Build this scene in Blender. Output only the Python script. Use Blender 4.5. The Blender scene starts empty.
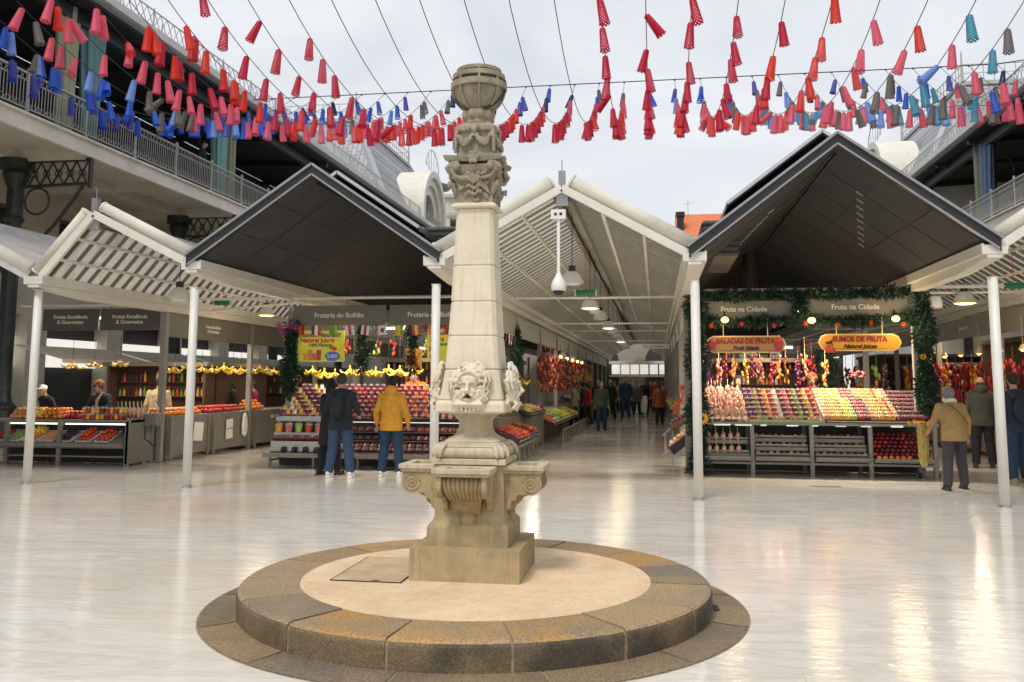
import bpy, bmesh, math, random
from mathutils import Vector, Matrix, noise
R = math.radians
rnd = random.Random(7)
scene = bpy.context.scene
COL = bpy.data.collections.new('place'); scene.collection.children.link(COL)

# ------------------------------------------------------------------ materials
MATS = {}
def srgb(r, g, b):
    f = lambda c: (c/255/12.92) if c/255 <= .04045 else ((c/255+.055)/1.055)**2.4
    return (f(r), f(g), f(b))
def M(name, col, rough=.55, metal=0., var=.15, scale=6., bump=0., bscale=40., coat=0., emit=None, es=0., alpha=1., trans=0., spec=.5, sheen=0.):
    if name in MATS: return MATS[name]
    m = bpy.data.materials.new(name); m.use_nodes = True; MATS[name] = m
    nt = m.node_tree; N = nt.nodes; L = nt.links
    b = N['Principled BSDF']
    b.inputs['Roughness'].default_value = rough
    b.inputs['Metallic'].default_value = metal
    b.inputs['Specular IOR Level'].default_value = spec
    b.inputs['Coat Weight'].default_value = coat
    b.inputs['Alpha'].default_value = alpha
    b.inputs['Transmission Weight'].default_value = trans
    b.inputs['Sheen Weight'].default_value = sheen
    tc = N.new('ShaderNodeTexCoord')
    if var > 0:
        nz = N.new('ShaderNodeTexNoise'); nz.inputs['Scale'].default_value = scale; nz.inputs['Detail'].default_value = 6; nz.inputs['Roughness'].default_value = .65
        L.new(tc.outputs['Object'], nz.inputs['Vector'])
        cr = N.new('ShaderNodeValToRGB')
        cr.color_ramp.elements[0].position = .3; cr.color_ramp.elements[1].position = .7
        cr.color_ramp.elements[0].color = tuple(c*(1-var) for c in col)+(1,)
        cr.color_ramp.elements[1].color = tuple(min(1, c*(1+var)) for c in col)+(1,)
        L.new(nz.outputs['Fac'], cr.inputs['Fac']); L.new(cr.outputs['Color'], b.inputs['Base Color'])
        mr = N.new('ShaderNodeMapRange'); mr.inputs[3].default_value = max(0, rough-.1); mr.inputs[4].default_value = min(1, rough+.12)
        L.new(nz.outputs['Fac'], mr.inputs[0]); L.new(mr.outputs[0], b.inputs['Roughness'])
    else:
        b.inputs['Base Color'].default_value = col+(1,)
    if bump > 0:
        n2 = N.new('ShaderNodeTexNoise'); n2.inputs['Scale'].default_value = bscale; n2.inputs['Detail'].default_value = 8
        L.new(tc.outputs['Object'], n2.inputs['Vector'])
        bp = N.new('ShaderNodeBump'); bp.inputs['Strength'].default_value = bump; bp.inputs['Distance'].default_value = .02
        L.new(n2.outputs['Fac'], bp.inputs['Height']); L.new(bp.outputs['Normal'], b.inputs['Normal'])
    if emit:
        b.inputs['Emission Color'].default_value = emit+(1,); b.inputs['Emission Strength'].default_value = es
    return m

def stone_mat(name, base, dark, moss=None, scale=3., bump=.5):
    """weathered stone: broad blotches, fine grain and vertical rain streaks"""
    if name in MATS: return MATS[name]
    m = bpy.data.materials.new(name); m.use_nodes = True; MATS[name] = m
    nt = m.node_tree; N = nt.nodes; L = nt.links; b = N['Principled BSDF']; b.inputs['Roughness'].default_value = .82
    tc = N.new('ShaderNodeTexCoord')
    n1 = N.new('ShaderNodeTexNoise'); n1.inputs['Scale'].default_value = scale; n1.inputs['Detail'].default_value = 8; n1.inputs['Roughness'].default_value = .7
    L.new(tc.outputs['Object'], n1.inputs['Vector'])
    r1 = N.new('ShaderNodeValToRGB'); r1.color_ramp.elements[0].position = .35; r1.color_ramp.elements[1].position = .62
    r1.color_ramp.elements[0].color = dark+(1,); r1.color_ramp.elements[1].color = base+(1,)
    L.new(n1.outputs['Fac'], r1.inputs['Fac'])
    mp = N.new('ShaderNodeMapping'); mp.inputs['Scale'].default_value = (14, 14, .9); L.new(tc.outputs['Object'], mp.inputs['Vector'])
    n2 = N.new('ShaderNodeTexNoise'); n2.inputs['Scale'].default_value = 2.; n2.inputs['Detail'].default_value = 4; L.new(mp.outputs[0], n2.inputs['Vector'])
    r2 = N.new('ShaderNodeValToRGB'); r2.color_ramp.elements[0].position = .52; r2.color_ramp.elements[1].position = .75
    r2.color_ramp.elements[0].color = (0, 0, 0, 1); r2.color_ramp.elements[1].color = (.5, .5, .5, 1)
    L.new(n2.outputs['Fac'], r2.inputs['Fac'])
    mx = N.new('ShaderNodeMix'); mx.data_type = 'RGBA'; L.new(r2.outputs['Color'], mx.inputs[0]); L.new(r1.outputs['Color'], mx.inputs[6])
    mx.inputs[7].default_value = (moss or dark)+(1,)
    L.new(mx.outputs[2], b.inputs['Base Color'])
    n3 = N.new('ShaderNodeTexNoise'); n3.inputs['Scale'].default_value = 90; n3.inputs['Detail'].default_value = 6; L.new(tc.outputs['Object'], n3.inputs['Vector'])
    bp = N.new('ShaderNodeBump'); bp.inputs['Strength'].default_value = bump; bp.inputs['Distance'].default_value = .004
    L.new(n3.outputs['Fac'], bp.inputs['Height']); L.new(bp.outputs['Normal'], b.inputs['Normal'])
    return m

def granite_mat(name, base, rust, k):
    if name in MATS: return MATS[name]
    m = bpy.data.materials.new(name); m.use_nodes = True; MATS[name] = m
    nt = m.node_tree; N = nt.nodes; L = nt.links; b = N['Principled BSDF']; b.inputs['Roughness'].default_value = .7
    tc = N.new('ShaderNodeTexCoord')
    n1 = N.new('ShaderNodeTexNoise'); n1.inputs['Scale'].default_value = 2.2; n1.inputs['Detail'].default_value = 7; n1.noise_dimensions = '4D'; n1.inputs['W'].default_value = k
    L.new(tc.outputs['Object'], n1.inputs['Vector'])
    r1 = N.new('ShaderNodeValToRGB'); r1.color_ramp.elements[0].position = .42; r1.color_ramp.elements[1].position = .6
    r1.color_ramp.elements[0].color = base+(1,); r1.color_ramp.elements[1].color = rust+(1,)
    L.new(n1.outputs['Fac'], r1.inputs['Fac'])
    v = N.new('ShaderNodeTexNoise'); v.inputs['Scale'].default_value = 70; v.inputs['Detail'].default_value = 6; L.new(tc.outputs['Object'], v.inputs['Vector'])
    r2 = N.new('ShaderNodeValToRGB'); r2.color_ramp.elements[0].position = .38; r2.color_ramp.elements[1].position = .62
    r2.color_ramp.elements[0].color = (.30, .27, .22, 1); r2.color_ramp.elements[1].color = (1.25, 1.22, 1.15, 1); L.new(v.outputs['Fac'], r2.inputs['Fac'])
    mx = N.new('ShaderNodeMix'); mx.data_type = 'RGBA'; mx.blend_type = 'MULTIPLY'; mx.inputs[0].default_value = .5
    L.new(r1.outputs['Color'], mx.inputs[6]); L.new(r2.outputs['Color'], mx.inputs[7]); L.new(mx.outputs[2], b.inputs['Base Color'])
    bp = N.new('ShaderNodeBump'); bp.inputs['Strength'].default_value = .6; bp.inputs['Distance'].default_value = .005
    L.new(v.outputs['Fac'], bp.inputs['Height']); L.new(bp.outputs['Normal'], b.inputs['Normal'])
    return m

# ------------------------------------------------------------------ mesh builder
class MB:
    def __init__(s): s.v = []; s.f = []; s.mi = []; s.m = 0
    def add(s, vs, fs):
        o = len(s.v); s.v += [tuple(p) for p in vs]
        for f in fs: s.f.append(tuple(i+o for i in f)); s.mi.append(s.m)
        return s
    def box(s, x0, x1, y0, y1, z0, z1):
        return s.add([(x0,y0,z0),(x1,y0,z0),(x1,y1,z0),(x0,y1,z0),(x0,y0,z1),(x1,y0,z1),(x1,y1,z1),(x0,y1,z1)],
                     [(0,3,2,1),(4,5,6,7),(0,1,5,4),(1,2,6,5),(2,3,7,6),(3,0,4,7)])
    def bar(s, a, b, w, h, up=(0,0,1)):
        a = Vector(a); b = Vector(b); d = (b-a).normalized(); u = Vector(up)
        if abs(d.dot(u)) > .98: u = Vector((1,0,0))
        x = d.cross(u).normalized()*w/2; z = x.cross(d).normalized()*h/2
        vs = [a-x-z, a+x-z, a+x+z, a-x+z, b-x-z, b+x-z, b+x+z, b-x+z]
        return s.add(vs, [(0,1,2,3),(7,6,5,4),(0,4,5,1),(1,5,6,2),(2,6,7,3),(3,7,4,0)])
    def rings(s, rings, caps=True, close=True):
        n = len(rings[0]); vs = [p for r in rings for p in r]; fs = []
        for k in range(len(rings)-1):
            for i in range(n if close else n-1):
                j = (i+1) % n; fs.append((k*n+i, k*n+j, (k+1)*n+j, (k+1)*n+i))
        if caps:
            fs.append(tuple(range(n-1, -1, -1))); fs.append(tuple((len(rings)-1)*n+i for i in range(n)))
        return s.add(vs, fs)
    def tube(s, pts, rad, n=8, caps=True, flat=1.):
        pts = [Vector(p) for p in pts]; rr = []
        if not hasattr(rad, '__len__'): rad = [rad]*len(pts)
        px = None
        for i, p in enumerate(pts):
            d = (pts[min(i+1, len(pts)-1)]-pts[max(i-1, 0)]).normalized()
            if px is None:
                u = Vector((0,0,1)) if abs(d.z) < .9 else Vector((1,0,0)); px = d.cross(u).normalized()
            else:
                px = (px-d*px.dot(d)); px = px.normalized() if px.length > 1e-6 else Vector((1,0,0))
            q = d.cross(px)
            rr.append([p+px*math.cos(2*math.pi*k/n)*rad[i]+q*math.sin(2*math.pi*k/n)*rad[i]*flat for k in range(n)])
        return s.rings(rr, caps)
    def lathe(s, prof, n=24, c=(0,0), caps=True, sx=1, sy=1):
        return s.rings([[(c[0]+r*math.cos(2*math.pi*k/n)*sx, c[1]+r*math.sin(2*math.pi*k/n)*sy, z) for k in range(n)] for r, z in prof], caps)
    def sq(s, prof, c=(0,0), ch=0., rot=0.):
        """square-section column; prof = [(halfwidth, z[, chamfer])]"""
        rr = []
        for p in prof:
            h, z = p[0], p[1]; q = p[2] if len(p) > 2 else ch
            if q <= 0: q = .0005
            pts = [(h-q,-h),(h,-h+q),(h,h-q),(h-q,h),(-h+q,h),(-h,h-q),(-h,-h+q),(-h+q,-h)]
            cr, sr = math.cos(rot), math.sin(rot)
            rr.append([(c[0]+x*cr-y*sr, c[1]+x*sr+y*cr, z) for x, y in pts])
        return s.rings(rr)
    def ell(s, c, r, nu=12, nv=8, rot=None):
        c = Vector(c); r = (r, r, r) if not hasattr(r, '__len__') else r
        vs = [Vector((0,0,-r[2]))]
        for j in range(1, nv):
            t = math.pi*j/nv-math.pi/2
            for i in range(nu):
                a = 2*math.pi*i/nu
                vs.append(Vector((r[0]*math.cos(t)*math.cos(a), r[1]*math.cos(t)*math.sin(a), r[2]*math.sin(t))))
        vs.append(Vector((0,0,r[2])))
        if rot is not None: vs = [rot @ v for v in vs]
        vs = [v+c for v in vs]; fs = []
        for i in range(nu): fs.append((0, 1+(i+1) % nu, 1+i))
        for j in range(nv-2):
            for i in range(nu):
                a = 1+j*nu+i; b2 = 1+j*nu+(i+1) % nu; fs.append((a, b2, b2+nu, a+nu))
        e = len(vs)-1; o = 1+(nv-2)*nu
        for i in range(nu): fs.append((o+i, o+(i+1) % nu, e))
        return s.add(vs, fs)
    def prism(s, poly, axis, a, b):
        """extrude a 2D outline along an axis ('x','y','z') from a to b"""
        f = {'x': lambda p, t: (t, p[0], p[1]), 'y': lambda p, t: (p[0], t, p[1]), 'z': lambda p, t: (p[0], p[1], t)}[axis]
        n = len(poly); vs = [f(p, a) for p in poly]+[f(p, b) for p in poly]
        return s.add(vs, [tuple(range(n-1, -1, -1)), tuple(range(n, 2*n))]+[(i, (i+1) % n, n+(i+1) % n, n+i) for i in range(n)])
    def shift(s, mat, start=0):
        for i in range(start, len(s.v)): s.v[i] = tuple(mat @ Vector(s.v[i]))
        return s
    def build(s, name, mats, parent=None, smooth=False, loc=None, remesh=0, bevel=0, fixn=True, sub=0):
        me = bpy.data.meshes.new(name)
        org = Vector(loc) if loc is not None else Vector((0,0,0))
        me.from_pydata([tuple(Vector(p)-org) for p in s.v] if loc is not None else s.v, [], s.f)
        if not isinstance(mats, (list, tuple)): mats = [mats]
        for m in mats: me.materials.append(m)
        if len(mats) > 1: me.polygons.foreach_set('material_index', s.mi)
        if fixn:
            bm = bmesh.new(); bm.from_mesh(me); bmesh.ops.recalc_face_normals(bm, faces=bm.faces); bm.to_mesh(me); bm.free()
        if smooth: me.polygons.foreach_set('use_smooth', [True]*len(me.polygons))
        me.update()
        o = bpy.data.objects.new(name, me); COL.objects.link(o)
        o.location = org
        if parent is not None:
            o.parent = parent
            if loc is None: o.location = (0,0,0)
        if remesh:
            md = o.modifiers.new('remesh', 'REMESH'); md.mode = 'VOXEL'; md.voxel_size = remesh; md.use_smooth_shade = True
            sm = o.modifiers.new('smooth', 'SMOOTH'); sm.factor = .5; sm.iterations = 2
        if bevel:
            bv = o.modifiers.new('bevel', 'BEVEL'); bv.width = bevel; bv.segments = 2; bv.limit_method = 'ANGLE'
        if sub:
            sb = o.modifiers.new('sub', 'SUBSURF'); sb.levels = sub; sb.render_levels = sub
        return o

def tag(o, label, cat, group=None, kind=None):
    if label: o['label'] = label
    if cat: o['category'] = cat
    if group: o['group'] = group
    if kind: o['kind'] = kind
    return o
def thing(name, label, cat, loc=(0,0,0), rz=0, group=None):
    o = bpy.data.objects.new(name, None); COL.objects.link(o); o.location = loc; o.rotation_euler = (0,0,rz); o.empty_display_size = .2
    return tag(o, label, cat, group)
def struct(o): o['kind'] = 'structure'; return o
def stuff(o, label, cat): o['kind'] = 'stuff'; return tag(o, label, cat)
CH = {}
def kids(o):
    return [c for c in COL.objects if c.parent == o] if o not in CH else CH[o]
def dup(o, loc=None, rz=None, label=None, group=None, rot=None, scl=None, keep=None):
    """copy of a thing with its parts and sub-parts"""
    c = o.copy(); COL.objects.link(c)
    if loc is not None: c.location = loc
    if rz is not None: c.rotation_euler = (0,0,rz)
    if rot is not None: c.rotation_euler = rot
    if scl is not None: c.scale = scl if hasattr(scl, '__len__') else (scl,)*3
    if label: c['label'] = label
    if group: c['group'] = group
    if o not in CH: CH[o] = list(o.children)
    for ch in CH[o]:
        d = ch.copy(); COL.objects.link(d); d.parent = c
        if ch not in CH: CH[ch] = list(ch.children)
        for g in CH[ch]:
            e = g.copy(); COL.objects.link(e); e.parent = d
    return c
def text_mesh(txt, size, mat, parent, loc, rot=(R(90),0,0), name='lettering', extrude=.003, align='CENTER', shear=0, bold=0, sx=1.):
    cu = bpy.data.curves.new(name, 'FONT'); cu.body = txt; cu.size = size; cu.extrude = extrude; cu.align_x = align; cu.align_y = 'CENTER'; cu.shear = shear; cu.offset = bold
    t = bpy.data.objects.new('tmp', cu); COL.objects.link(t)
    bpy.context.view_layer.update()
    me = bpy.data.meshes.new_from_object(t.evaluated_get(bpy.context.evaluated_depsgraph_get()))
    bpy.data.objects.remove(t); me.materials.clear(); me.materials.append(mat)
    o = bpy.data.objects.new(name, me); COL.objects.link(o); o.location = loc; o.rotation_euler = rot; o.parent = parent; o.scale = (sx, 1, 1)
    return o
ORD = ['zeroth','first','second','third','fourth','fifth','sixth','seventh','eighth','ninth','tenth','eleventh','twelfth','thirteenth','fourteenth','fifteenth','sixteenth','seventeenth','eighteenth','nineteenth','twentieth']
def ordn(n):
    if n <= 20: return ORD[n]
    t = {2:'twenty',3:'thirty',4:'forty'}[n//10]
    return t+'-'+ORD[n % 10] if n % 10 else {2:'twentieth',3:'thirtieth',4:'fortieth'}[n//10]

# common materials
POST = M('post_paint', (.72,.70,.64), .42, 0, .06, 3)
CREAM = M('cream_steel', (.68,.65,.57), .45, 0, .08, 4)
GREYST = M('grey_steel', (.17,.16,.135), .45, .3, .12, 5)
DARKM = M('dark_cladding', (.030,.029,.030), .38, .1, .2, 2.5, .1, 12)
DARKIN = M('dark_soffit', (.046,.048,.052), .7, .0, .25, 3, .1, 12, spec=.2)
ZINC = M('zinc_edge', (.33,.33,.34), .35, .6, .15, 4)
FASC = M('fascia_grey', (.16,.15,.11), .5, 0, .08, 3)
WHITE = M('white_paint', (.75,.74,.71), .4, 0, .05, 5)
BLACK = M('black_rubber', (.015,.015,.016), .5, 0, .2, 10)
CASTIRON = M('cast_iron', (.045,.055,.055), .45, .4, .25, 8)
STEEL = M('brushed_steel', (.42,.41,.38), .33, .7, .12, 12)
WIRE = M('wire', (.05,.05,.055), .5, .5, 0)
LETTER = M('pale_letters', (.75,.73,.65), .5, 0, 0)
WOOD = M('dark_wood', (.10,.045,.022), .5, 0, .3, 9, .2, 30)
REDBR = M('brown_ceiling', (.055,.028,.02), .5, 0, .25, 3)
# ------------------------------------------------------------------ camera, light, sky
cam = bpy.data.cameras.new('camera'); co = bpy.data.objects.new('camera', cam); COL.objects.link(co); scene.camera = co
PSI, TH, RO = R(9.1), R(6.5), R(.25)
fw = Vector((-math.sin(PSI)*math.cos(TH), math.cos(PSI)*math.cos(TH), math.sin(TH)))
rt = Vector((math.cos(PSI), math.sin(PSI), 0)); up = rt.cross(fw)
rt, up = rt*math.cos(RO)+up*math.sin(RO), up*math.cos(RO)-rt*math.sin(RO)
co.matrix_world = Matrix(((rt.x, up.x, -fw.x, 0), (rt.y, up.y, -fw.y, 0), (rt.z, up.z, -fw.z, 1.65), (0,0,0,1)))
cam.sensor_width = 36; cam.lens = 900/1024*36; cam.shift_y = -61.5/1024; cam.clip_end = 2000; cam.clip_start = .05

w = bpy.data.worlds.new('World'); scene.world = w; w.use_nodes = True
N = w.node_tree.nodes; L = w.node_tree.links; bg = N['Background']
sky = N.new('ShaderNodeTexSky'); sky.sky_type = 'NISHITA'; sky.sun_disc = False
SEL, SAZ = R(58), R(200)     # elevation; azimuth measured from +Y clockwise
sky.sun_elevation = SEL; sky.sun_rotation = SAZ
tc = N.new('ShaderNodeTexCoord'); mp = N.new('ShaderNodeMapping'); mp.inputs['Scale'].default_value = (1, 1, 2.6); L.new(tc.outputs['Generated'], mp.inputs['Vector'])
n1 = N.new('ShaderNodeTexNoise'); n1.inputs['Scale'].default_value = 2.6; n1.inputs['Detail'].default_value = 7; n1.inputs['Roughness'].default_value = .55; n1.inputs['Distortion'].default_value = .6
L.new(mp.outputs[0], n1.inputs['Vector'])
cr = N.new('ShaderNodeValToRGB'); cr.color_ramp.elements[0].position = .33; cr.color_ramp.elements[1].position = .64
cr.color_ramp.elements[0].color = (.50,.53,.575,1); cr.color_ramp.elements[1].color = (.65,.66,.68,1); L.new(n1.outputs['Fac'], cr.inputs['Fac'])
sc_ = N.new('ShaderNodeMix'); sc_.data_type = 'RGBA'; sc_.blend_type = 'MIX'; sc_.inputs[0].default_value = .93
mul = N.new('ShaderNodeMix'); mul.data_type = 'RGBA'; mul.blend_type = 'MULTIPLY'; mul.inputs[0].default_value = 1; mul.inputs[7].default_value = (.1,.1,.1,1)
L.new(sky.outputs[0], mul.inputs[6]); L.new(mul.outputs[2], sc_.inputs[6]); L.new(cr.outputs['Color'], sc_.inputs[7])
L.new(sc_.outputs[2], bg.inputs['Color']); bg.inputs['Strength'].default_value = 1.0
sd = bpy.data.lights.new('sun', 'SUN'); sd.energy = 1.5; sd.angle = R(14); sd.color = (1, .95, .88)
so = bpy.data.objects.new('sun', sd); COL.objects.link(so)
dirv = Vector((math.sin(SAZ)*math.cos(SEL), math.cos(SAZ)*math.cos(SEL), math.sin(SEL)))
so.rotation_euler = dirv.to_track_quat('Z', 'Y').to_euler()
scene.view_settings.view_transform = 'Standard'; scene.view_settings.look = 'None'; scene.view_settings.exposure = .5; scene.view_settings.gamma = 1
scene.render.engine = 'CYCLES'
scene.cycles.max_bounces = 7; scene.cycles.transparent_max_bounces = 12; scene.cycles.diffuse_bounces = 3; scene.cycles.glossy_bounces = 3; scene.cycles.transmission_bounces = 4
scene.cycles.use_denoising = True

# ------------------------------------------------------------------ floor
def floor_mat():
    m = bpy.data.materials.new('polished_marble'); m.use_nodes = True
    N = m.node_tree.nodes; L = m.node_tree.links; b = N['Principled BSDF']
    tc = N.new('ShaderNodeTexCoord')
    def nz(sc, scale, det=6, dist=0.):
        mp = N.new('ShaderNodeMapping'); mp.inputs['Scale'].default_value = sc; L.new(tc.outputs['Object'], mp.inputs['Vector'])
        n = N.new('ShaderNodeTexNoise'); n.inputs['Scale'].default_value = scale; n.inputs['Detail'].default_value = det; n.inputs['Roughness'].default_value = .6; n.inputs['Distortion'].default_value = dist
        L.new(mp.outputs[0], n.inputs['Vector']); return n.outputs['Fac']
    def ramp(src, p0, c0, p1, c1):
        r = N.new('ShaderNodeValToRGB'); r.color_ramp.elements[0].position = p0; r.color_ramp.elements[1].position = p1
        r.color_ramp.elements[0].color = c0+(1,); r.color_ramp.elements[1].color = c1+(1,); L.new(src, r.inputs['Fac']); return r.outputs['Color']
    def mix(f, a, b_, bt='MIX'):
        x = N.new('ShaderNodeMix'); x.data_type = 'RGBA'; x.blend_type = bt
        if isinstance(f, float): x.inputs[0].default_value = f
        else: L.new(f, x.inputs[0])
        for s, v in ((6, a), (7, b_)):
            if isinstance(v, tuple): x.inputs[s].default_value = v+(1,)
            else: L.new(v, x.inputs[s])
        return x.outputs[2]
    # streaks run across the aisle, like the veins of the stone slabs
    streak = ramp(nz((.5, 1.1, 1), .9, 6, 2.2), .30, (.74,.705,.64), .68, (.81,.78,.72))
    vein = ramp(nz((.45, 1.7, 1), .8, 6, 2.6), .47, (0,0,0), .515, (.42,.42,.42))
    vein2 = ramp(nz((.45, 1.7, 1), .8, 6, 2.6), .515, (1,1,1), .56, (0,0,0))
    vm = mix(1., vein, vein2, 'MULTIPLY')
    col = mix(vm, streak, (.52,.46,.37))
    warm = ramp(nz((.22, .5, 1), .55, 4, .8), .47, (0,0,0), .66, (.8,.8,.8))
    col = mix(warm, col, (.70,.60,.47))
    fine = ramp(nz((1, 3, 1), 5, 8), .3, (.965,.965,.96), .7, (1.01,1.01,1.01))
    col = mix(1., col, fine, 'MULTIPLY')
    # slabs: 1.2 x .6 m with hairline joints and a slight tone change per slab
    br = N.new('ShaderNodeTexBrick'); br.offset = .5; br.inputs['Scale'].default_value = 1.; br.inputs['Brick Width'].default_value = 1.6; br.inputs['Row Height'].default_value = .8
    br.inputs['Mortar Size'].default_value = .003; br.inputs['Color1'].default_value = (.965,.96,.955,1); br.inputs['Color2'].default_value = (1.02,1.02,1.02,1); br.inputs['Mortar'].default_value = (.88,.86,.83,1)
    L.new(tc.outputs['Object'], br.inputs['Vector'])
    col = mix(1., col, br.outputs['Color'], 'MULTIPLY')
    L.new(col, b.inputs['Base Color'])
    wet = ramp(nz((.4, 1.1, 1), .9, 5, 1.), .38, (.03,.03,.03), .64, (.13,.13,.13))
    L.new(wet, b.inputs['Roughness'])
    b.inputs['IOR'].default_value = 1.5; b.inputs['Coat Weight'].default_value = .0; b.inputs['Specular IOR Level'].default_value = .55; b.inputs['Coat Roughness'].default_value = .06
    bp = N.new('ShaderNodeBump'); bp.inputs['Strength'].default_value = .16; bp.inputs['Distance'].default_value = .02
    L.new(nz((1, 3.4, 1), 3.2, 5, .8), bp.inputs['Height']); L.new(bp.outputs['Normal'], b.inputs['Normal']); L.new(bp.outputs['Normal'], b.inputs['Coat Normal'])
    return m
FLOOR = floor_mat()
PCX, PCY = -1.36, 6.87       # centre of the round platform
def annulus(mb, cx, cy, r0, r1, z0, z1, n=96, a0=0, a1=2*math.pi):
    vs = []; full = abs(a1-a0-2*math.pi) < 1e-6; k = n if full else n+1
    for i in range(k):
        a = a0+(a1-a0)*i/n; vs += [(cx+r0*math.cos(a), cy+r0*math.sin(a), z0), (cx+r1*math.cos(a), cy+r1*math.sin(a), z1)]
    fs = [(2*i, 2*i+1, (2*((i+1) % k))+1, 2*((i+1) % k)) for i in range(n)]
    return mb.add(vs, fs)
mb = MB()
n = 96; inner = [(PCX+1.99*math.cos(2*math.pi*i/n), PCY+1.99*math.sin(2*math.pi*i/n), 0) for i in range(n)]
outer = []
for i in range(n):
    a = 2*math.pi*i/n; c, s = math.cos(a), math.sin(a); k = 1/max(abs(c), abs(s)); outer.append((PCX+3.2*c*k, PCY+3.2*s*k, 0))
mb.add(inner+outer, [(i, n+i, n+(i+1) % n, (i+1) % n) for i in range(n)])
x0, x1, y0, y1 = PCX-3.2, PCX+3.2, PCY-3.2, PCY+3.2; B = 300
for q in ([(-B,-B),(B,-B),(B,y0),(-B,y0)], [(-B,y1),(B,y1),(B,B),(-B,B)], [(-B,y0),(x0,y0),(x0,y1),(-B,y1)], [(x1,y0),(B,y0),(B,y1),(x1,y1)]):
    mb.add([(x, y, 0) for x, y in q], [(0,1,2,3)])
struct(mb.build('floor', FLOOR, fixn=False))

# drains let into the floor
def drain(x, y, w, d, label):
    t = thing('floor_drain', label, 'drain', (x, y, 0), group='slot drains in the floor')
    m = MB(); m.box(-w/2, w/2, -d/2, d/2, .002, .006); m.build('frame', STEEL, t)
    m = MB()
    for i in range(int(w/.03)): m.box(-w/2+.01+i*.03, -w/2+.025+i*.03, -d/2+.008, d/2-.008, .0062, .009)
    m.build('grate', BLACK, t)
drain(-1.38, 21.25, .42, .12, 'small dark slot drain in the floor of the central aisle')
drain(2.66, 15.35, .5, .16, 'rusty slot drain in the floor before the cup stall on the right')

# ------------------------------------------------------------------ round fountain platform
gcols = [((.33,.235,.135),(.44,.27,.11)), ((.29,.215,.135),(.37,.25,.14)), ((.33,.23,.13),(.42,.24,.08)), ((.21,.17,.13),(.31,.225,.14)), ((.33,.245,.15),(.39,.275,.14)), ((.30,.22,.13),(.44,.25,.08))]
GR = [granite_mat('granite_%s' % k, c[0], c[1], i*3.7) for i, (k, c) in enumerate(zip(('tan','grey','rust','slate','buff','amber'), gcols))]
SHADE_GRIME = granite_mat('shaded_damp_granite', (.075,.060,.042), (.19,.14,.075), 31.)  # kerb side faces: shade painted in as darker stone, with damp grime
GROUT = M('pale_grout', (.30,.23,.15), .8, 0, .35, 20)
PAVE = stone_mat('worn_paving', (.74,.55,.36), (.60,.43,.26), (.46,.33,.20), 3.)
plat = thing('fountain_platform', 'round raised platform of granite kerb stones around the stone fountain column', 'platform', (PCX, PCY, 0))
RO_, RI = 1.735, 1.30
nk = 15; off = R(-96)
for k in range(nk):
    a0 = off+2*math.pi*k/nk+.006; a1 = off+2*math.pi*(k+1)/nk-.006; n = 10; rr = []
    jz = rnd.uniform(-.003, .003)
    for i in range(n+1):
        a = a0+(a1-a0)*i/n; c, s = math.cos(a), math.sin(a)
        prof = [(RI,.03),(RI,.198+jz),(RO_-.045,.198+jz),(RO_-.022,.193+jz),(RO_-.008,.181+jz),(RO_-.001,.163+jz),(RO_,.145),(RO_-.006,.0)]
        rr.append([(c*r, s*r, z) for r, z in prof])
    m = MB(); m.rings(rr)
    ko = m.build('kerb_stone', [GR[(k*5+k//3) % 6], SHADE_GRIME], plat)
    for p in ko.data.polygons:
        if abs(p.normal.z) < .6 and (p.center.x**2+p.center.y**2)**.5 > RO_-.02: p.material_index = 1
m = MB(); m.lathe([(RO_-.010,.0),(RO_-.010,.158),(RO_-.03,.183),(RI-.1,.192)], 96, caps=False); m.build('joint', GROUT, plat)
m = MB(); m.lathe([(RI-.001,.1),(RI-.001,.196),(.001,.196)], 96); m.build('paving', PAVE, plat)
# square access cover beside the plinth
hx0, hx1, hy0, hy1 = -2.38-PCX, -1.86-PCX, 6.53-PCY, 7.40-PCY
m = MB(); m.box(hx0, hx1, hy0, hy1, .2005, .2035); h = m.build('cover_plate', M('cover_stone', (.50,.36,.22), .6, 0, .25, 4, .2, 60), plat)
m = MB()
g = .012
for a in ((hx0-g, hx0, hy0-g, hy1+g), (hx1, hx1+g, hy0-g, hy1+g), (hx0, hx1, hy0-g, hy0), (hx0, hx1, hy1, hy1+g)): m.box(*a, .2003, .2025)
m.box(hx0+.3, hx0+.36, hy0+.01, hy0+.03, .2036, .205)
m.build('cover_gap', BLACK, h)
# sunken ring of slabs around it
RG = [granite_mat('ring_granite_%s' % n_, a, b_, i*5.1+2) for i, (n_, a, b_) in enumerate((('umber',(.19,.145,.09),(.27,.20,.11)),('brown',(.22,.165,.10),(.30,.20,.10)),('sooty',(.16,.13,.095),(.23,.17,.11))))]
ring = thing('ring_paving', 'dark ring of worn granite slabs set in the floor around the fountain platform', 'paving', (PCX, PCY, 0))
nk = 13
for k in range(nk):
    a0 = R(17)+2*math.pi*k/nk+.004; a1 = R(17)+2*math.pi*(k+1)/nk-.004; m = MB()
    annulus(m, 0, 0, RO_-.02, 1.84, .022, .012, 12, a0, a1); annulus(m, 0, 0, 1.84, 1.985, .012, .005, 12, a0, a1)
    m.build('slab', RG[k % 3], ring, fixn=False)
m = MB(); annulus(m, 0, 0, RO_-.03, 1.84, .017, .007); annulus(m, 0, 0, 1.84, 1.995, .007, .001); m.build('joint', GROUT, ring, fixn=False)
for a in (R(178), R(2)):
    m = MB(); m.rings([[((RO_+.012+.04*f)*math.cos(a+d), (RO_+.012+.04*f)*math.sin(a+d), z) for f, d in ((0,-.05),(1,-.035),(1,.035),(0,.05))] for z in (.020,.026)]); m.build('drain_hole', BLACK, ring)
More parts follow.
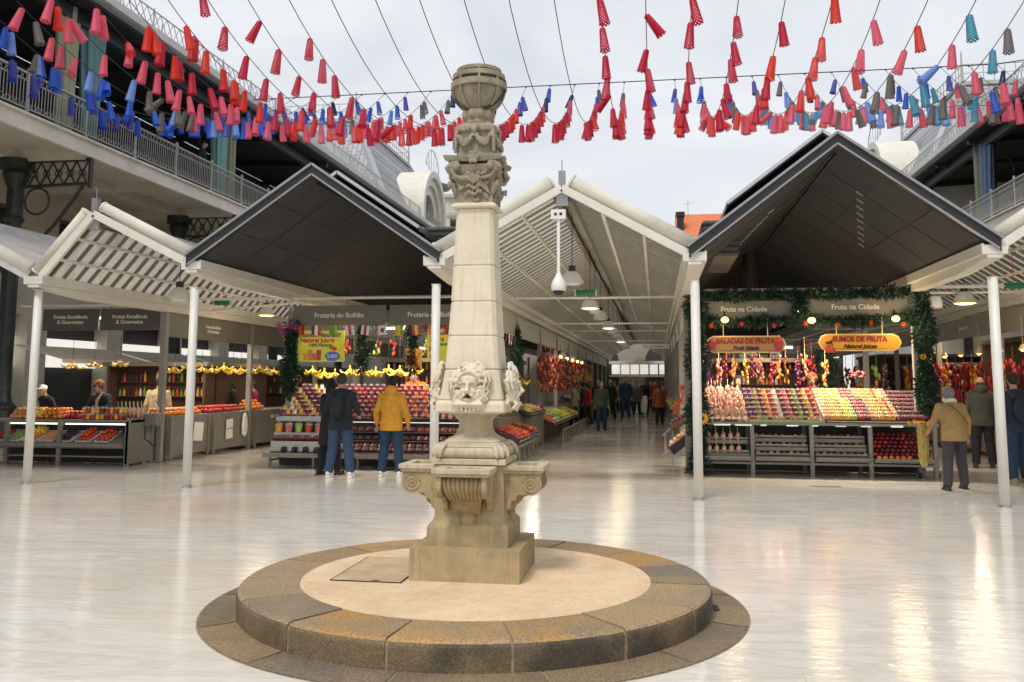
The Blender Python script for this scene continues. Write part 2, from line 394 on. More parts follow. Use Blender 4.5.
# ------------------------------------------------------------------ carved stone fountain column
AX, AY = -1.41, 7.04
ST = stone_mat('weathered_limestone', (.60,.52,.37), (.42,.35,.22), (.24,.19,.11))
ST2 = stone_mat('mossy_limestone', (.44,.345,.19), (.30,.225,.12), (.17,.125,.06), 3.5)
ST3 = stone_mat('clean_limestone', (.74,.655,.51), (.62,.54,.40), (.50,.42,.29), 2.5)
ST4 = stone_mat('grey_lichen_stone', (.36,.31,.22), (.22,.185,.13), (.10,.085,.06), 6.)
col_ = thing('fountain_column', 'tall carved stone fountain column with lion masks, side basins and a sphere on top', 'fountain', (AX, AY, 0))
m = MB(); m.sq([(.412,.195),(.412,.43)]); m.build('plinth', ST2, col_, bevel=.008)
m = MB(); m.sq([(.308,.43,.0),(.308,.565,.0),(.300,.585,.012),(.276,.612,.03),(.268,.65,.035),(.258,1.0,.035),(.258,1.03,.035)]); m.build('pedestal', ST2, col_, bevel=.004)
for sx in (-1, 1):    # raised flat panel edges on the faces
    pass
# basins with scroll sides
def basin_meshes():
    fr = -.26
    prof = [(fr+.03,.985),(fr-.24,.985),(fr-.265,.975),(fr-.28,.95)]
    for k in range(9):
        a = R(100-k*28); prof.append((fr-.200+.085*math.cos(R(150+k*17)), .885+.085*math.sin(R(150+k*17))))
    prof += [(fr-.10,.80),(fr-.09,.765),(fr-.055,.755),(fr-.045,.70),(fr+.03,.66)]
    body = MB(); body.prism([(y, z) for y, z in prof], 'x', -.188, -.150); body.prism([(y, z) for y, z in prof], 'x', .150, .188)
    vol = MB()
    for sx in (-1, 1):
        for rr, d in ((.062,.010),(.030,.012)):
            vol.tube([(sx*(.185), fr-.20+rr*math.cos(t*math.pi/8), .885+rr*math.sin(t*math.pi/8)) for t in range(17)], .009, 6)
        vol.ell((sx*.187, fr-.20, .885), (.012,.014,.014), 8, 6)
        pts = [(sx*.186, fr-.24, .975),(sx*.186, fr-.1, .97),(sx*.186, fr-.03, .95),(sx*.186, fr-.05, .86),(sx*.186, fr-.03,.80),(sx*.186, fr-.0,.74)]
        vol.tube(pts, .007, 6)
    fl = MB()
    for i in range(9):
        x = -.15+i*.0375; t = i/8-.5
        fl.tube([(x*.93, fr-.215, .955),(x*.93, fr-.235,.92),(x*.86, fr-.215,.86),(x*.75, fr-.15,.80),(x*.70, fr-.11,.775)], [.012,.019,.019,.015,.008], 8)
    fl.rings([[(sx, yy, z) for sx, yy in ((-w_,fr+.01),(w_,fr+.01),(w_,fr-d),(-w_,fr-d))] for w_, d, z in ((.095,.045,.67),(.10,.05,.69),(.108,.10,.735),(.112,.105,.765),(.125,.13,.79),(.145,.20,.87),(.150,.225,.96))])
    fl.ell((0, fr-.015, .635), (.065,.045,.06), 14, 10)
    rim = MB()
    W = .215; D = .30
    # rim with an open well: four walls and a sunk bottom
    y0, y1 = fr-D, fr+.02
    for z0, z1, e in ((.962,.985,0.),(.985,1.02,.015),):
        a, b, c, d = -W-e+.012, W+e-.012, y0-e+.012, y1
        rim.box(a, b, c, c+.07, z0, z1); rim.box(a, a+.09, c+.07, d, z0, z1); rim.box(b-.09, b, c+.07, d, z0, z1); rim.box(a+.09, b-.09, d-.09, d, z0, z1)
    rim.box(-W+.09, W-.09, y0+.07, y1-.09, .972, .985)
    return body, vol, fl, rim
protos = []
for kk in range(4):
    if kk == 0:
        body, vol, fl, rim = basin_meshes()
        b = body.build('basin', ST2, col_, bevel=.004)
        for m_, nm in ((vol, 'scroll'), (fl, 'fluting'), (rim, 'rim')):
            m_.build(nm, ST if nm == 'rim' else ST2, b, smooth=(nm != 'rim'), bevel=.004 if nm == 'rim' else 0)
        protos = [b]+list(b.children)
    else:
        b2 = protos[0].copy(); COL.objects.link(b2); b2.rotation_euler = (0, 0, kk*math.pi/2)
        for c in protos[1:]:
            d = c.copy(); COL.objects.link(d); d.parent = b2
# moulded base of the upper part
m = MB(); m.sq([(.282,1.03),(.282,1.065),(.275,1.07)]); m.build('base_step', ST, col_, bevel=.004)
m = MB(); prof = [(.25,1.07)]
for k in range(9): a = R(-90+k*22.5); prof.append((.240+.032*math.cos(a), 1.115+.04*math.sin(a)))
prof += [(.25,1.158),(.243,1.17),(.243,1.19)]
m.sq([(a, z, .018) for a, z in prof]); m.build('torus_moulding', ST, col_, smooth=False, bevel=.003)
mm = MB()
for sx, sy in ((1,1),(1,-1),(-1,1),(-1,-1)):   # acanthus leaf at each corner
    for d in (-1, 0, 1):
        ang = math.atan2(sy, sx)+d*.14
        mm.tube([(math.cos(ang)*r_, math.sin(ang)*r_, z) for r_, z in ((.29,1.185),(.325,1.165),(.352,1.135),(.362,1.10),(.37,1.078))], [.010,.018,.02,.018,.008], 8)
mm.build('corner_leaf', ST, col_, smooth=True, remesh=.008)
# waisted neck: square below, flowing into a round waist and out to the block
def sqcirc(h, z, p, n=32):
    r_ = []
    for k in range(n):
        a = 2*math.pi*k/n+math.pi/4*0; c, s = math.cos(a), math.sin(a)
        r_.append((h*math.copysign(abs(c)**(2/p), c), h*math.copysign(abs(s)**(2/p), s), z))
    return r_
neck = [(.225,1.19,8),(.212,1.205,6),(.20,1.215,4),(.17,1.235,3),(.145,1.262,2.4),(.132,1.30,2.2),(.13,1.335,2.2),(.14,1.365,2.4),(.165,1.388,3),(.20,1.403,5),(.235,1.41,8)]
m = MB(); m.rings([sqcirc(h, z, p, 48) for h, z, p in neck]); m.build('neck', ST, col_, smooth=True)
m = MB(); m.sq([(.235,1.41),(.264,1.425),(.266,1.475),(.262,1.49),(.252,1.50),(.248,1.51)]); m.build('block', ST3, col_, bevel=.004)
# tapered shaft in courses with sunk joints and chamfered corners
def hw(z): 
    P = [(1.51,.245),(1.74,.213),(2.0,.194),(2.28,.178),(2.7,.160),(3.02,.148)]
    for (a, b_), (c, d) in zip(P, P[1:]):
        if z <= c: return b_+(d-b_)*(z-a)/(c-a)
    return .17
courses = [1.51,1.745,2.005,2.275,2.56,3.02]
for z0, z1 in zip(courses, courses[1:]):
    c_ = .030
    m = MB(); m.sq([(hw(z0)-.008,z0,c_),(hw(z0),z0+.010,c_),(hw(z1),z1-.010,c_),(hw(z1)-.008,z1,c_)]); m.build('shaft_course', ST3, col_, bevel=.003)
m = MB(); m.sq([(.15,1.5),(.125,3.02)]); m.build('shaft_core', ST2, col_)
m = MB(); m.sq([(.155,3.02),(.180,3.03),(.180,3.045),(.150,3.065)]); m.build('necking', ST3, col_, bevel=.003)
# capital
m = MB(); m.sq([(.163,3.065),(.160,3.18),(.168,3.26),(.19,3.33),(.205,3.37)]); m.build('capital_bell', ST4, col_, smooth=False, bevel=.01)
m = MB()
for kk in range(4):
    s0 = len(m.v); y = -.165
    rr = random.Random(kk)
    for i in range(64):   # acanthus and flower relief on the face
        u = rr.uniform(-1, 1); v_ = rr.uniform(0, 1); x = u*.13; z = 3.08+v_*.24
        m.ell((x, y-.006-.02*v_, z), (.009+.009*rr.random(), .014, .012+.016*rr.random()), 8, 6, Matrix.Rotation(rr.uniform(-.8,.8), 3, 'Y'))
    for sx in (-1, 1):
        for j in range(4):
            m.tube([(sx*.005, y-.02, 3.12+j*.05),(sx*.04, y-.035, 3.15+j*.05),(sx*.08, y-.02, 3.135+j*.05)], [.012,.016,.006], 6)
        # scroll arm sweeping out to the corner volute
        m.tube([(sx*.02, y-.03, 3.27),(sx*.09, y-.05, 3.25),(sx*.16, y-.05, 3.27),(sx*.205, y-.045, 3.33),(sx*.19, y-.05, 3.38),(sx*.14,y-.05,3.385),(sx*.12,y-.05,3.35)], [.010,.014,.017,.019,.018,.014,.009], 8)
        m.ell((sx*.155, y-.055, 3.345), (.03,.025,.03), 8, 6)
    m.shift(Matrix.Rotation(kk*math.pi/2, 4, 'Z'), s0)
    s0 = len(m.v)   # corner: drooping volute ball
    m.tube([(.12,-.12,3.20),(.165,-.165,3.27),(.185,-.185,3.33),(.215,-.215,3.365),(.235,-.235,3.335),(.222,-.222,3.305),(.205,-.205,3.32)], [.014,.024,.024,.022,.020,.016,.010], 10); m.tube([(.13,-.13,3.10),(.17,-.17,3.15),(.19,-.19,3.20),(.215,-.215,3.215),(.215,-.215,3.18)], [.012,.022,.024,.022,.010], 10)
    m.shift(Matrix.Rotation(kk*math.pi/2, 4, 'Z'), s0)
m.build('capital_carving', ST4, col_, smooth=True, remesh=.0048)
def abacus(z0, z1, h, hc):
    m = MB(); rr = []
    for z, k in ((z0, .93), (z0+(z1-z0)*.4, .97), (z1-.006, 1.), (z1, .98)):
        pts = []
        for q in range(4):
            for t in (-1, -.8, -.4, 0, .4, .8):
                d = h+(hc-h)*abs(t)**1.6; pts.append((Matrix.Rotation(q*math.pi/2, 3, 'Z') @ Vector((t*hc, -d, 0)))*k)
        rr.append([(p.x, p.y, z) for p in pts])
    m.rings(rr); return m
abacus(3.395, 3.44, .205, .265).build('abacus', ST4, col_, bevel=.004)
m = MB(); m.ell((0,-.22,3.42), (.045,.03,.045)); m.ell((.22,0,3.42), (.03,.045,.045)); m.ell((-.22,0,3.42), (.03,.045,.045)); m.ell((0,.22,3.42), (.045,.03,.045))
for q in range(4):
    for k in range(6):
        a = k*math.pi/3; p = Matrix.Rotation(q*math.pi/2, 3, 'Z') @ Vector((.038*math.cos(a), -.235, .038*math.sin(a))); m.ell((p.x, p.y, 3.42+p.z), .02, 8, 6)
m.build('rosette', ST4, col_, smooth=True, remesh=.006)
# garlanded stage
m = MB(); m.sq([(.172,3.44),(.172,3.46),(.158,3.475),(.150,3.60),(.156,3.64)], ch=.02); m.build('garland_stage', ST4, col_, bevel=.005)
m = MB()
for q in range(4):
    s0 = len(m.v)
    for sx in (-1, 1):
        pts = [(sx*t*.155, -.172-.02*math.sin(t*math.pi), 3.655-.11*math.sin(t*math.pi*.95)) for t in [k/9 for k in range(10)]]
        for i, p in enumerate(pts):
            r_ = .013+.013*math.sin(math.pi*i/9); m.ell(p, r_, 8, 6)
            for d in range(5):
                a = rnd.uniform(0, 6.28); m.ell((p[0]+math.cos(a)*r_*.95, p[1]-r_*.5, p[2]+math.sin(a)*r_*.95), r_*.42, 6, 5)
        m.tube([(sx*.165,-.165,3.66),(sx*.17,-.172,3.60),(sx*.165,-.17,3.54),(sx*.172,-.175,3.47)], [.016,.014,.017,.010], 8)
    m.tube([(-.06,-.17,3.66),(-.03,-.185,3.685),(0,-.18,3.665),(.03,-.185,3.685),(.06,-.17,3.66)], [.012,.022,.014,.022,.012], 8)
    m.ell((0,-.19,3.655), (.028,.025,.03))
    m.shift(Matrix.Rotation(q*math.pi/2, 4, 'Z'), s0)
m.build('garland', ST4, col_, smooth=True, remesh=.0048)
m = MB(); m.sq([(.156,3.64),(.18,3.655),(.182,3.685),(.16,3.70),(.135,3.725)], ch=.015); m.build('cornice', ST4, col_, bevel=.004)
# knop and armillary sphere
m = MB(); m.lathe([(.125,3.72),(.128,3.745),(.115,3.76),(.13,3.79),(.133,3.83),(.118,3.855),(.10,3.865)], 32)
for k in range(10):
    a = 2*math.pi*k/10; m.ell((.12*math.cos(a), .12*math.sin(a), 3.81), (.035,.035,.045), 8, 6)
m.build('knop', ST4, col_, smooth=True, remesh=.008)
sph = thing_part = MB(); CZ = 4.045; RS = .222
prof = [(.05,3.86)]
for k in range(11):
    a = R(-72+k*6.6); prof.append((RS*math.cos(a)*.97, CZ+RS*math.sin(a)*.97))
sph.lathe(prof+[(RS*.80, CZ), (.02, CZ-.01)], 40); bowl = sph.build('sphere_bowl', ST4, col_, smooth=True)
m = MB()    # three horizontal bands round the open upper half and six meridian ribs
for zc, rr_, h_ in ((CZ+.005, RS*1.04, .050), (CZ+.082, RS*.97, .040), (CZ+.135, RS*.82, .032)):
    m.rings([[(r_*math.cos(2*math.pi*k/40), r_*math.sin(2*math.pi*k/40), z) for k in range(40)] for r_, z in ((rr_-.018,zc-h_/2),(rr_+.012,zc-h_/2),(rr_+.012,zc+h_/2),(rr_-.018,zc+h_/2),(rr_-.018,zc-h_/2))], caps=False)
m.lathe([(.125,CZ+.160),(.11,CZ+.178),(.05,CZ+.192),(.03,CZ+.200),(.02,CZ+.212),(.001,CZ+.214)], 24)
m.build('sphere_band', ST4, col_, bevel=.004)
m = MB()
for k in range(8):
    a = 2*math.pi*k/8+.2; d = Vector((math.cos(a), math.sin(a), 0)); pts = [(d.x*math.cos(t)*RS*1.01, d.y*math.cos(t)*RS*1.01, CZ+math.sin(t)*RS*(.86 if t > 0 else 1.0)) for t in [R(-70+i*11) for i in range(15)]]
    m.tube(pts, .013, 6)
m.build('sphere_rib', ST4, col_, smooth=True)
m = MB(); m.tube([( (RS+.012)*math.cos(t), (RS+.012)*math.sin(t)*.45, CZ+(RS+.012)*math.sin(t)*.9) for t in [2*math.pi*k/40 for k in range(41)]], .010, 6)
m.build('slanted_hoop', M('dark_iron_hoop', (.05,.045,.04), .6, .3), col_, smooth=True)
m = MB(); m.ell((0,0,CZ+.0), (RS*.96,RS*.96,RS*.83), 24, 16); m.build('sphere_core', M('hollow_shade',(.11,.10,.085),.9,0,.3,8,.3,60), col_, smooth=True)  # dark core painted as the shade inside the hollow sphere

# lion mask, one on each face of the block
def mask():
    m = MB(); rr = random.Random(3)
    Z = 1.60; Y0 = -.225
    m.ell((0, Y0-.03, Z+.01), (.075,.085,.10), 20, 14)           # skull
    m.ell((0, Y0-.075, Z+.065), (.062,.035,.035))                # forehead
    for sx in (-1, 1):
        m.tube([(sx*.006,Y0-.115,Z+.038),(sx*.03,Y0-.118,Z+.052),(sx*.062,Y0-.09,Z+.036)], [.010,.013,.008], 8)  # brow
        m.ell((sx*.030, Y0-.104, Z+.020), (.014,.010,.009))      # eye
        m.ell((sx*.036, Y0-.098, Z-.022), (.026,.024,.024))      # cheek
        m.tube([(sx*.012,Y0-.125,Z-.040),(sx*.035,Y0-.118,Z-.052),(sx*.058,Y0-.09,Z-.085),(sx*.052,Y0-.08,Z-.12)], [.011,.014,.013,.006], 8)  # moustache
        m.ell((sx*.085, Y0-.045, Z+.075), (.022,.022,.030), 10, 8)
        # mane locks: rows of S-curved tapering curls from the brow outwards
        for i in range(11):
            a = R(86-i*19+rr.uniform(-7,7)); c, s = math.cos(a), math.sin(a); KK = rr.uniform(.75,1.35)
            for ring_ in range(2):
                r0 = .070+.028*ring_; r1 = r0+.046*KK+.018*rr.random(); y = Y0-.055+.028*ring_
                p0 = (sx*r0*c, y-.012, Z+.02+r0*1.15*s); p1 = (sx*(r0+.022)*math.cos(a+.16), y-.03, Z+.02+(r0+.022)*1.15*math.sin(a+.16))
                p2 = (sx*r1*math.cos(a-.02), y-.012, Z+.02+r1*1.1*math.sin(a-.02)); p3 = (sx*(r1-.004)*math.cos(a-.34*KK), y-.03*KK, Z+.02+(r1-.004)*1.1*math.sin(a-.34*KK))
                m.tube([p0,p1,p2,p3], [.013*KK,.021*KK,.017*KK,.008], 8)
        # beard locks
        for i in range(4):
            x = sx*(.010+i*.022); m.tube([(x,Y0-.08,Z-.09),(x*1.35,Y0-.115,Z-.12),(x*1.6,Y0-.085,Z-.155),(x*1.3,Y0-.105,Z-.178+.008*i)], [.014,.016,.013,.006], 8)
    m.tube([(0,Y0-.11,Z+.05),(0,Y0-.128,Z+.01),(0,Y0-.146,Z-.020),(0,Y0-.13,Z-.034)], [.012,.013,.020,.012], 10)   # nose
    for sx in (-1,1): m.ell((sx*.015,Y0-.132,Z-.026), .010, 8, 6)
    m.ell((0,Y0-.108,Z-.082), (.030,.018,.014))                  # lower lip
    for x, z, r_ in ((0,.135,.028),(-.022,.152,.022),(.022,.152,.022),(0,.165,.018)): m.ell((x,Y0-.06,Z+z), r_, 8, 6)   # top knot
    m.ell((0,Y0+.02,Z+.0), (.13,.05,.13), 16, 10)
    return m
mk = mask().build('lion_mask', ST3, col_, remesh=.0045)
mt = MB(); mt.ell((0,-.225-.108,1.60-.060), (.020,.020,.013), 12, 8); mt.build('mouth', BLACK, mk, smooth=True)
mt = MB(); mt.tube([(0,-.32,1.542),(0,-.365,1.536)], [.008,.008], 10); mt.build('spout', M('corroded_pipe', (.09,.03,.025), .6, .4), mk)
for kk in range(1, 4):
    b2 = mk.copy(); COL.objects.link(b2); b2.rotation_euler = (0,0,kk*math.pi/2)
    for c in list(mk.children): d = c.copy(); COL.objects.link(d); d.parent = b2

for c in col_.children:      # the carved head is a little slimmer than it was blocked out
    if c.name.split('.')[0] in ('capital_bell','capital_carving','abacus','rosette','garland_stage','garland','cornice','knop'): c.scale = (.91,.91,1)
    if c.name.startswith(('sphere','slanted')): c.scale = (.95,.95,1)
# ------------------------------------------------------------------ market canopies and posts
YF = 13.3; YB = 65.3
LX = [-10.0, -7.25, -3.3, .57, 4.62, 7.45]
LNAME = ['left of the left side aisle', 'right of the left side aisle', 'left of the central aisle', 'right of the central aisle', 'left of the right side aisle', 'right of the right side aisle']
EZ = {-10.0:3.22, -7.25:3.42, -3.3:3.42, .57:3.42, 4.62:3.45, 7.45:3.45}
def glass_mat():
    m = bpy.data.materials.new('ribbed_translucent_sheet'); m.use_nodes = True
    N = m.node_tree.nodes; L = m.node_tree.links; N.remove(N['Principled BSDF']); out = N['Material Output']
    tc = N.new('ShaderNodeTexCoord'); mp = N.new('ShaderNodeMapping'); mp.inputs['Scale'].default_value = (.8, 2., .8); L.new(tc.outputs['Object'], mp.inputs['Vector'])
    nz = N.new('ShaderNodeTexNoise'); nz.inputs['Scale'].default_value = 1.8; nz.inputs['Detail'].default_value = 6; nz.inputs['Distortion'].default_value = 1.; L.new(mp.outputs[0], nz.inputs['Vector'])
    r = N.new('ShaderNodeValToRGB'); r.color_ramp.elements[0].position = .38; r.color_ramp.elements[1].position = .66
    r.color_ramp.elements[0].color = (.74,.71,.63,1); r.color_ramp.elements[1].color = (.95,.93,.87,1); L.new(nz.outputs['Fac'], r.inputs['Fac'])
    d = N.new('ShaderNodeBsdfDiffuse'); t = N.new('ShaderNodeBsdfTranslucent'); g = N.new('ShaderNodeBsdfGlossy'); tr = N.new('ShaderNodeBsdfTransparent')
    tr.inputs['Color'].default_value = (.75,.75,.72,1)
    g.inputs['Roughness'].default_value = .12
    for q in (d, t): L.new(r.outputs['Color'], q.inputs['Color'])
    a = N.new('ShaderNodeMixShader'); a.inputs[0].default_value = .80; L.new(d.outputs[0], a.inputs[1]); L.new(t.outputs[0], a.inputs[2])
    b = N.new('ShaderNodeMixShader'); b.inputs[0].default_value = .08; L.new(a.outputs[0], b.inputs[1]); L.new(g.outputs[0], b.inputs[2])
    r2 = N.new('ShaderNodeValToRGB'); r2.color_ramp.elements[0].position = .46; r2.color_ramp.elements[1].position = .66
    r2.color_ramp.elements[0].color = (.24,.24,.24,1); r2.color_ramp.elements[1].color = (.72,.72,.72,1); L.new(nz.outputs['Fac'], r2.inputs['Fac'])
    c = N.new('ShaderNodeMixShader'); L.new(r2.outputs['Color'], c.inputs[0]); L.new(b.outputs[0], c.inputs[1]); L.new(tr.outputs[0], c.inputs[2])
    L.new(c.outputs[0], out.inputs['Surface'])
    # fine corrugation across the slope
    w = N.new('ShaderNodeTexWave'); w.bands_direction = 'Y'; w.inputs['Scale'].default_value = 4.; L.new(tc.outputs['Object'], w.inputs['Vector'])
    bp = N.new('ShaderNodeBump'); bp.inputs['Strength'].default_value = .3; bp.inputs['Distance'].default_value = .03; L.new(w.outputs['Fac'], bp.inputs['Height'])
    for q in (d, g, t): L.new(bp.outputs['Normal'], q.inputs['Normal'])
    return m
GLASS = glass_mat()
CANVAS = M('cream_canvas', (.66,.62,.53), .7, 0, .10, 2.5, .25, 25)

# eave beams with box gutters, one on each line of posts
for i, x in enumerate(LX):
    z = EZ[x]; t = thing('gutter_beam', 'long cream gutter beam running back on the %s' % LNAME[i], 'beam', (x, YF, 0), group='gutter beams between the market roofs')
    m = MB(); L_ = YB-YF
    if x == -10.0: pass
    m.prism([(-.15,z-.07),(1.2,z-.16),(L_,z-.16),(L_,z-.02),(-.15,z-.02)],'x',-.10,.10); m.box(-.17, .17, -.16, L_, z-.02, z+.02); m.build('beam', CREAM, t, bevel=.006)
    m = MB(); m.box(-.17, -.14, -.16, L_, z+.02, z+.13); m.box(.14, .17, -.16, L_, z+.02, z+.13); m.box(-.14,.14,-.16,-.13,z+.02,z+.11); m.build('gutter', CREAM, t)
    m = MB(); m.box(-.09, .09, -.10, .12, z+.0, z+.15); m.tube([(-.13,-.05,z+.12),(0,-.05,z+.22),(.13,-.05,z+.12)], .015, 6); m.tube([(-.1,.05,z+.10),(.1,.05,z+.24)], .02, 6); m.build('bracket', ZINC, t)
# front posts
pcopy = None
for i, x in enumerate(LX):
    if pcopy is None:
        t = thing('post', '', 'post', (x, YF, 0)); m = MB(); m.tube([(0,0,.012),(0,0,3.33)], .066, 24); m.build('shaft', POST, t, smooth=False)
        for p in t.children[0].data.polygons: p.use_smooth = len(p.vertices) == 4
        m = MB(); m.lathe([(.10,.0),(.10,.006),(.078,.012),(.076,.03),(.068,.034)], 24); m.build('base_ring', STEEL, t)
        m = MB(); m.box(-.06,.06,-.06,.06,3.33,3.345); m.build('cap_plate', CREAM, t); pcopy = t
    else: t = dup(pcopy, (x, YF, 0))
    if x == -10.0: t.scale = (1,1,.935)
    t['label'] = 'tall round cream front post on the %s' % LNAME[i]; t['group'] = 'round cream posts in the front row'
# slimmer posts behind
YS = [17.2, 21.2, 25.6, 29.9, 34.2, 38.5, 42.8, 47.1, 51.4, 55.7, 60.]
pc2 = None; GP = M('grey_post_paint', (.27,.255,.22), .45, 0, .1, 4)
for i, x in enumerate(LX):
    for j, y in enumerate(YS):
        if pc2 is None:
            t = thing('post', '', 'post', (x, y, 0)); m = MB(); m.box(-.06,.06,-.06,.06,.01,3.27); m.build('shaft', GP, t, bevel=.01)
            m = MB(); m.box(-.09,.09,-.09,.09,0,.012); m.build('base_plate', GREYST, t); pc2 = t
        else: t = dup(pc2, (x, y, 0))
        if x == -10.0: t.scale = (1,1,.935)
        t['label'] = 'square grey post, %s from the front on the %s' % (ordn(j+2), LNAME[i]); t['group'] = 'square grey stall posts'

def glazed_canopy(x0, x1, zr, label, y0=YF-.1, bar=None, rr_=.105, xr=0.):
    z0, z1 = EZ.get(x0, 3.45), EZ.get(x1, 3.45); xm = (x0+x1)/2+xr; z0 += .12; z1 += .12; x0 += .1; x1 -= .1
    t = thing('glazed_canopy', label, 'canopy', (xm, y0, 0))
    X0, X1 = x0-xm, x1-xm; L_ = YB-y0
    for sx, z in ((X0, z0), (X1, z1)):
        m = MB(); m.prism([(sx, z), (0, zr), (0, zr+.012), (sx, z+.012)], 'y', .05, L_); m.build('roof_sheet', GLASS, t)
    m = MB(); n = int(L_/.34)
    for k in range(n):
        y = .16+k*.34
        for sx, z in ((X0, z0), (X1, z1)): m.bar((sx, y, z-.04), (0, y, zr-.04), *((.032,.06) if rr_ < .1 else (.035,.04)))
    m.build('rafter', bar or CREAM, t)
    m = MB(); m.box(-.13,-.05,.1,L_,zr-.20,zr-.06); m.box(.05,.13,.1,L_,zr-.20,zr-.06); m.box(-.05,.05,.1,L_,zr-.10,zr-.07); m.build('ridge_beam', GREYST, t)
    m = MB(); m.bar((X0, .0, z0-.02), (0, .0, zr-.02), .07, .12); m.bar((X1, .0, z1-.02), (0, .0, zr-.02), .07, .12)
    for f in (.33, .66):
        m.bar((X0*f, .0, z0*f+zr*(1-f)-.08), (X0*f, L_, z0*f+zr*(1-f)-.08), .05, .05); m.bar((X1*f, .0, z1*f+zr*(1-f)-.08), (X1*f, L_, z1*f+zr*(1-f)-.08), .05, .05)
    m.build('rake_beam', CREAM, t, bevel=.006)
    for sx, z in ((X0, z0), (X1, z1)):
        u = Vector((-sx, 0, zr-z)).normalized(); nrm = Vector((-u.z if sx < 0 else u.z, 0, abs(u.x)))
        a = Vector((sx, .06, z))+nrm*.15; b = Vector((0, .06, zr))+nrm*.15-u*.10
        m = MB(); m.tube([a, b], rr_, 20); r = m.build('rolled_awning', CANVAS, t)
        for p in r.data.polygons: p.use_smooth = len(p.vertices) == 4
        m = MB(); m.tube([a-u*.03, a], rr_*1.12, 16); m.tube([b, b+u*.03], rr_*1.12, 16); m.build('end_cap', CREAM, r)
    m = MB(); m.box(-.05,.05,.0,.1,zr-.05,zr+.25); m.tube([(0,.05,zr+.2),(0,.05,zr+.42)], .008, 6); m.box(-.09,.09,.02,.08,zr-.28,zr-.05); m.build('ridge_bracket', ZINC, t)
    for y in (18.9, 27.3, 31.4, 39.):
        m = MB(); m.tube([(X0-.1, y-y0, z0-.12), (X1+.1, y-y0, z1-.12)], .024, 8); m.build('tie_rod', CREAM, t)
    return t
glazed_canopy(-3.3, .57, 4.56, 'wide translucent gabled canopy over the central aisle with ribs and rolled awnings', bar=M('rib_greige', (.30,.275,.22), .5))
glazed_canopy(-10.0, -7.25, 4.36, 'narrow translucent gabled canopy over the left side aisle', bar=M('rib_brown', (.17,.145,.11), .5), rr_=.085, xr=-.40)
glazed_canopy(4.62, 7.45, 4.45, 'narrow translucent gabled canopy over the right side aisle at the photo edge', bar=M('rib_brown', (.17,.145,.11), .5), rr_=.085)

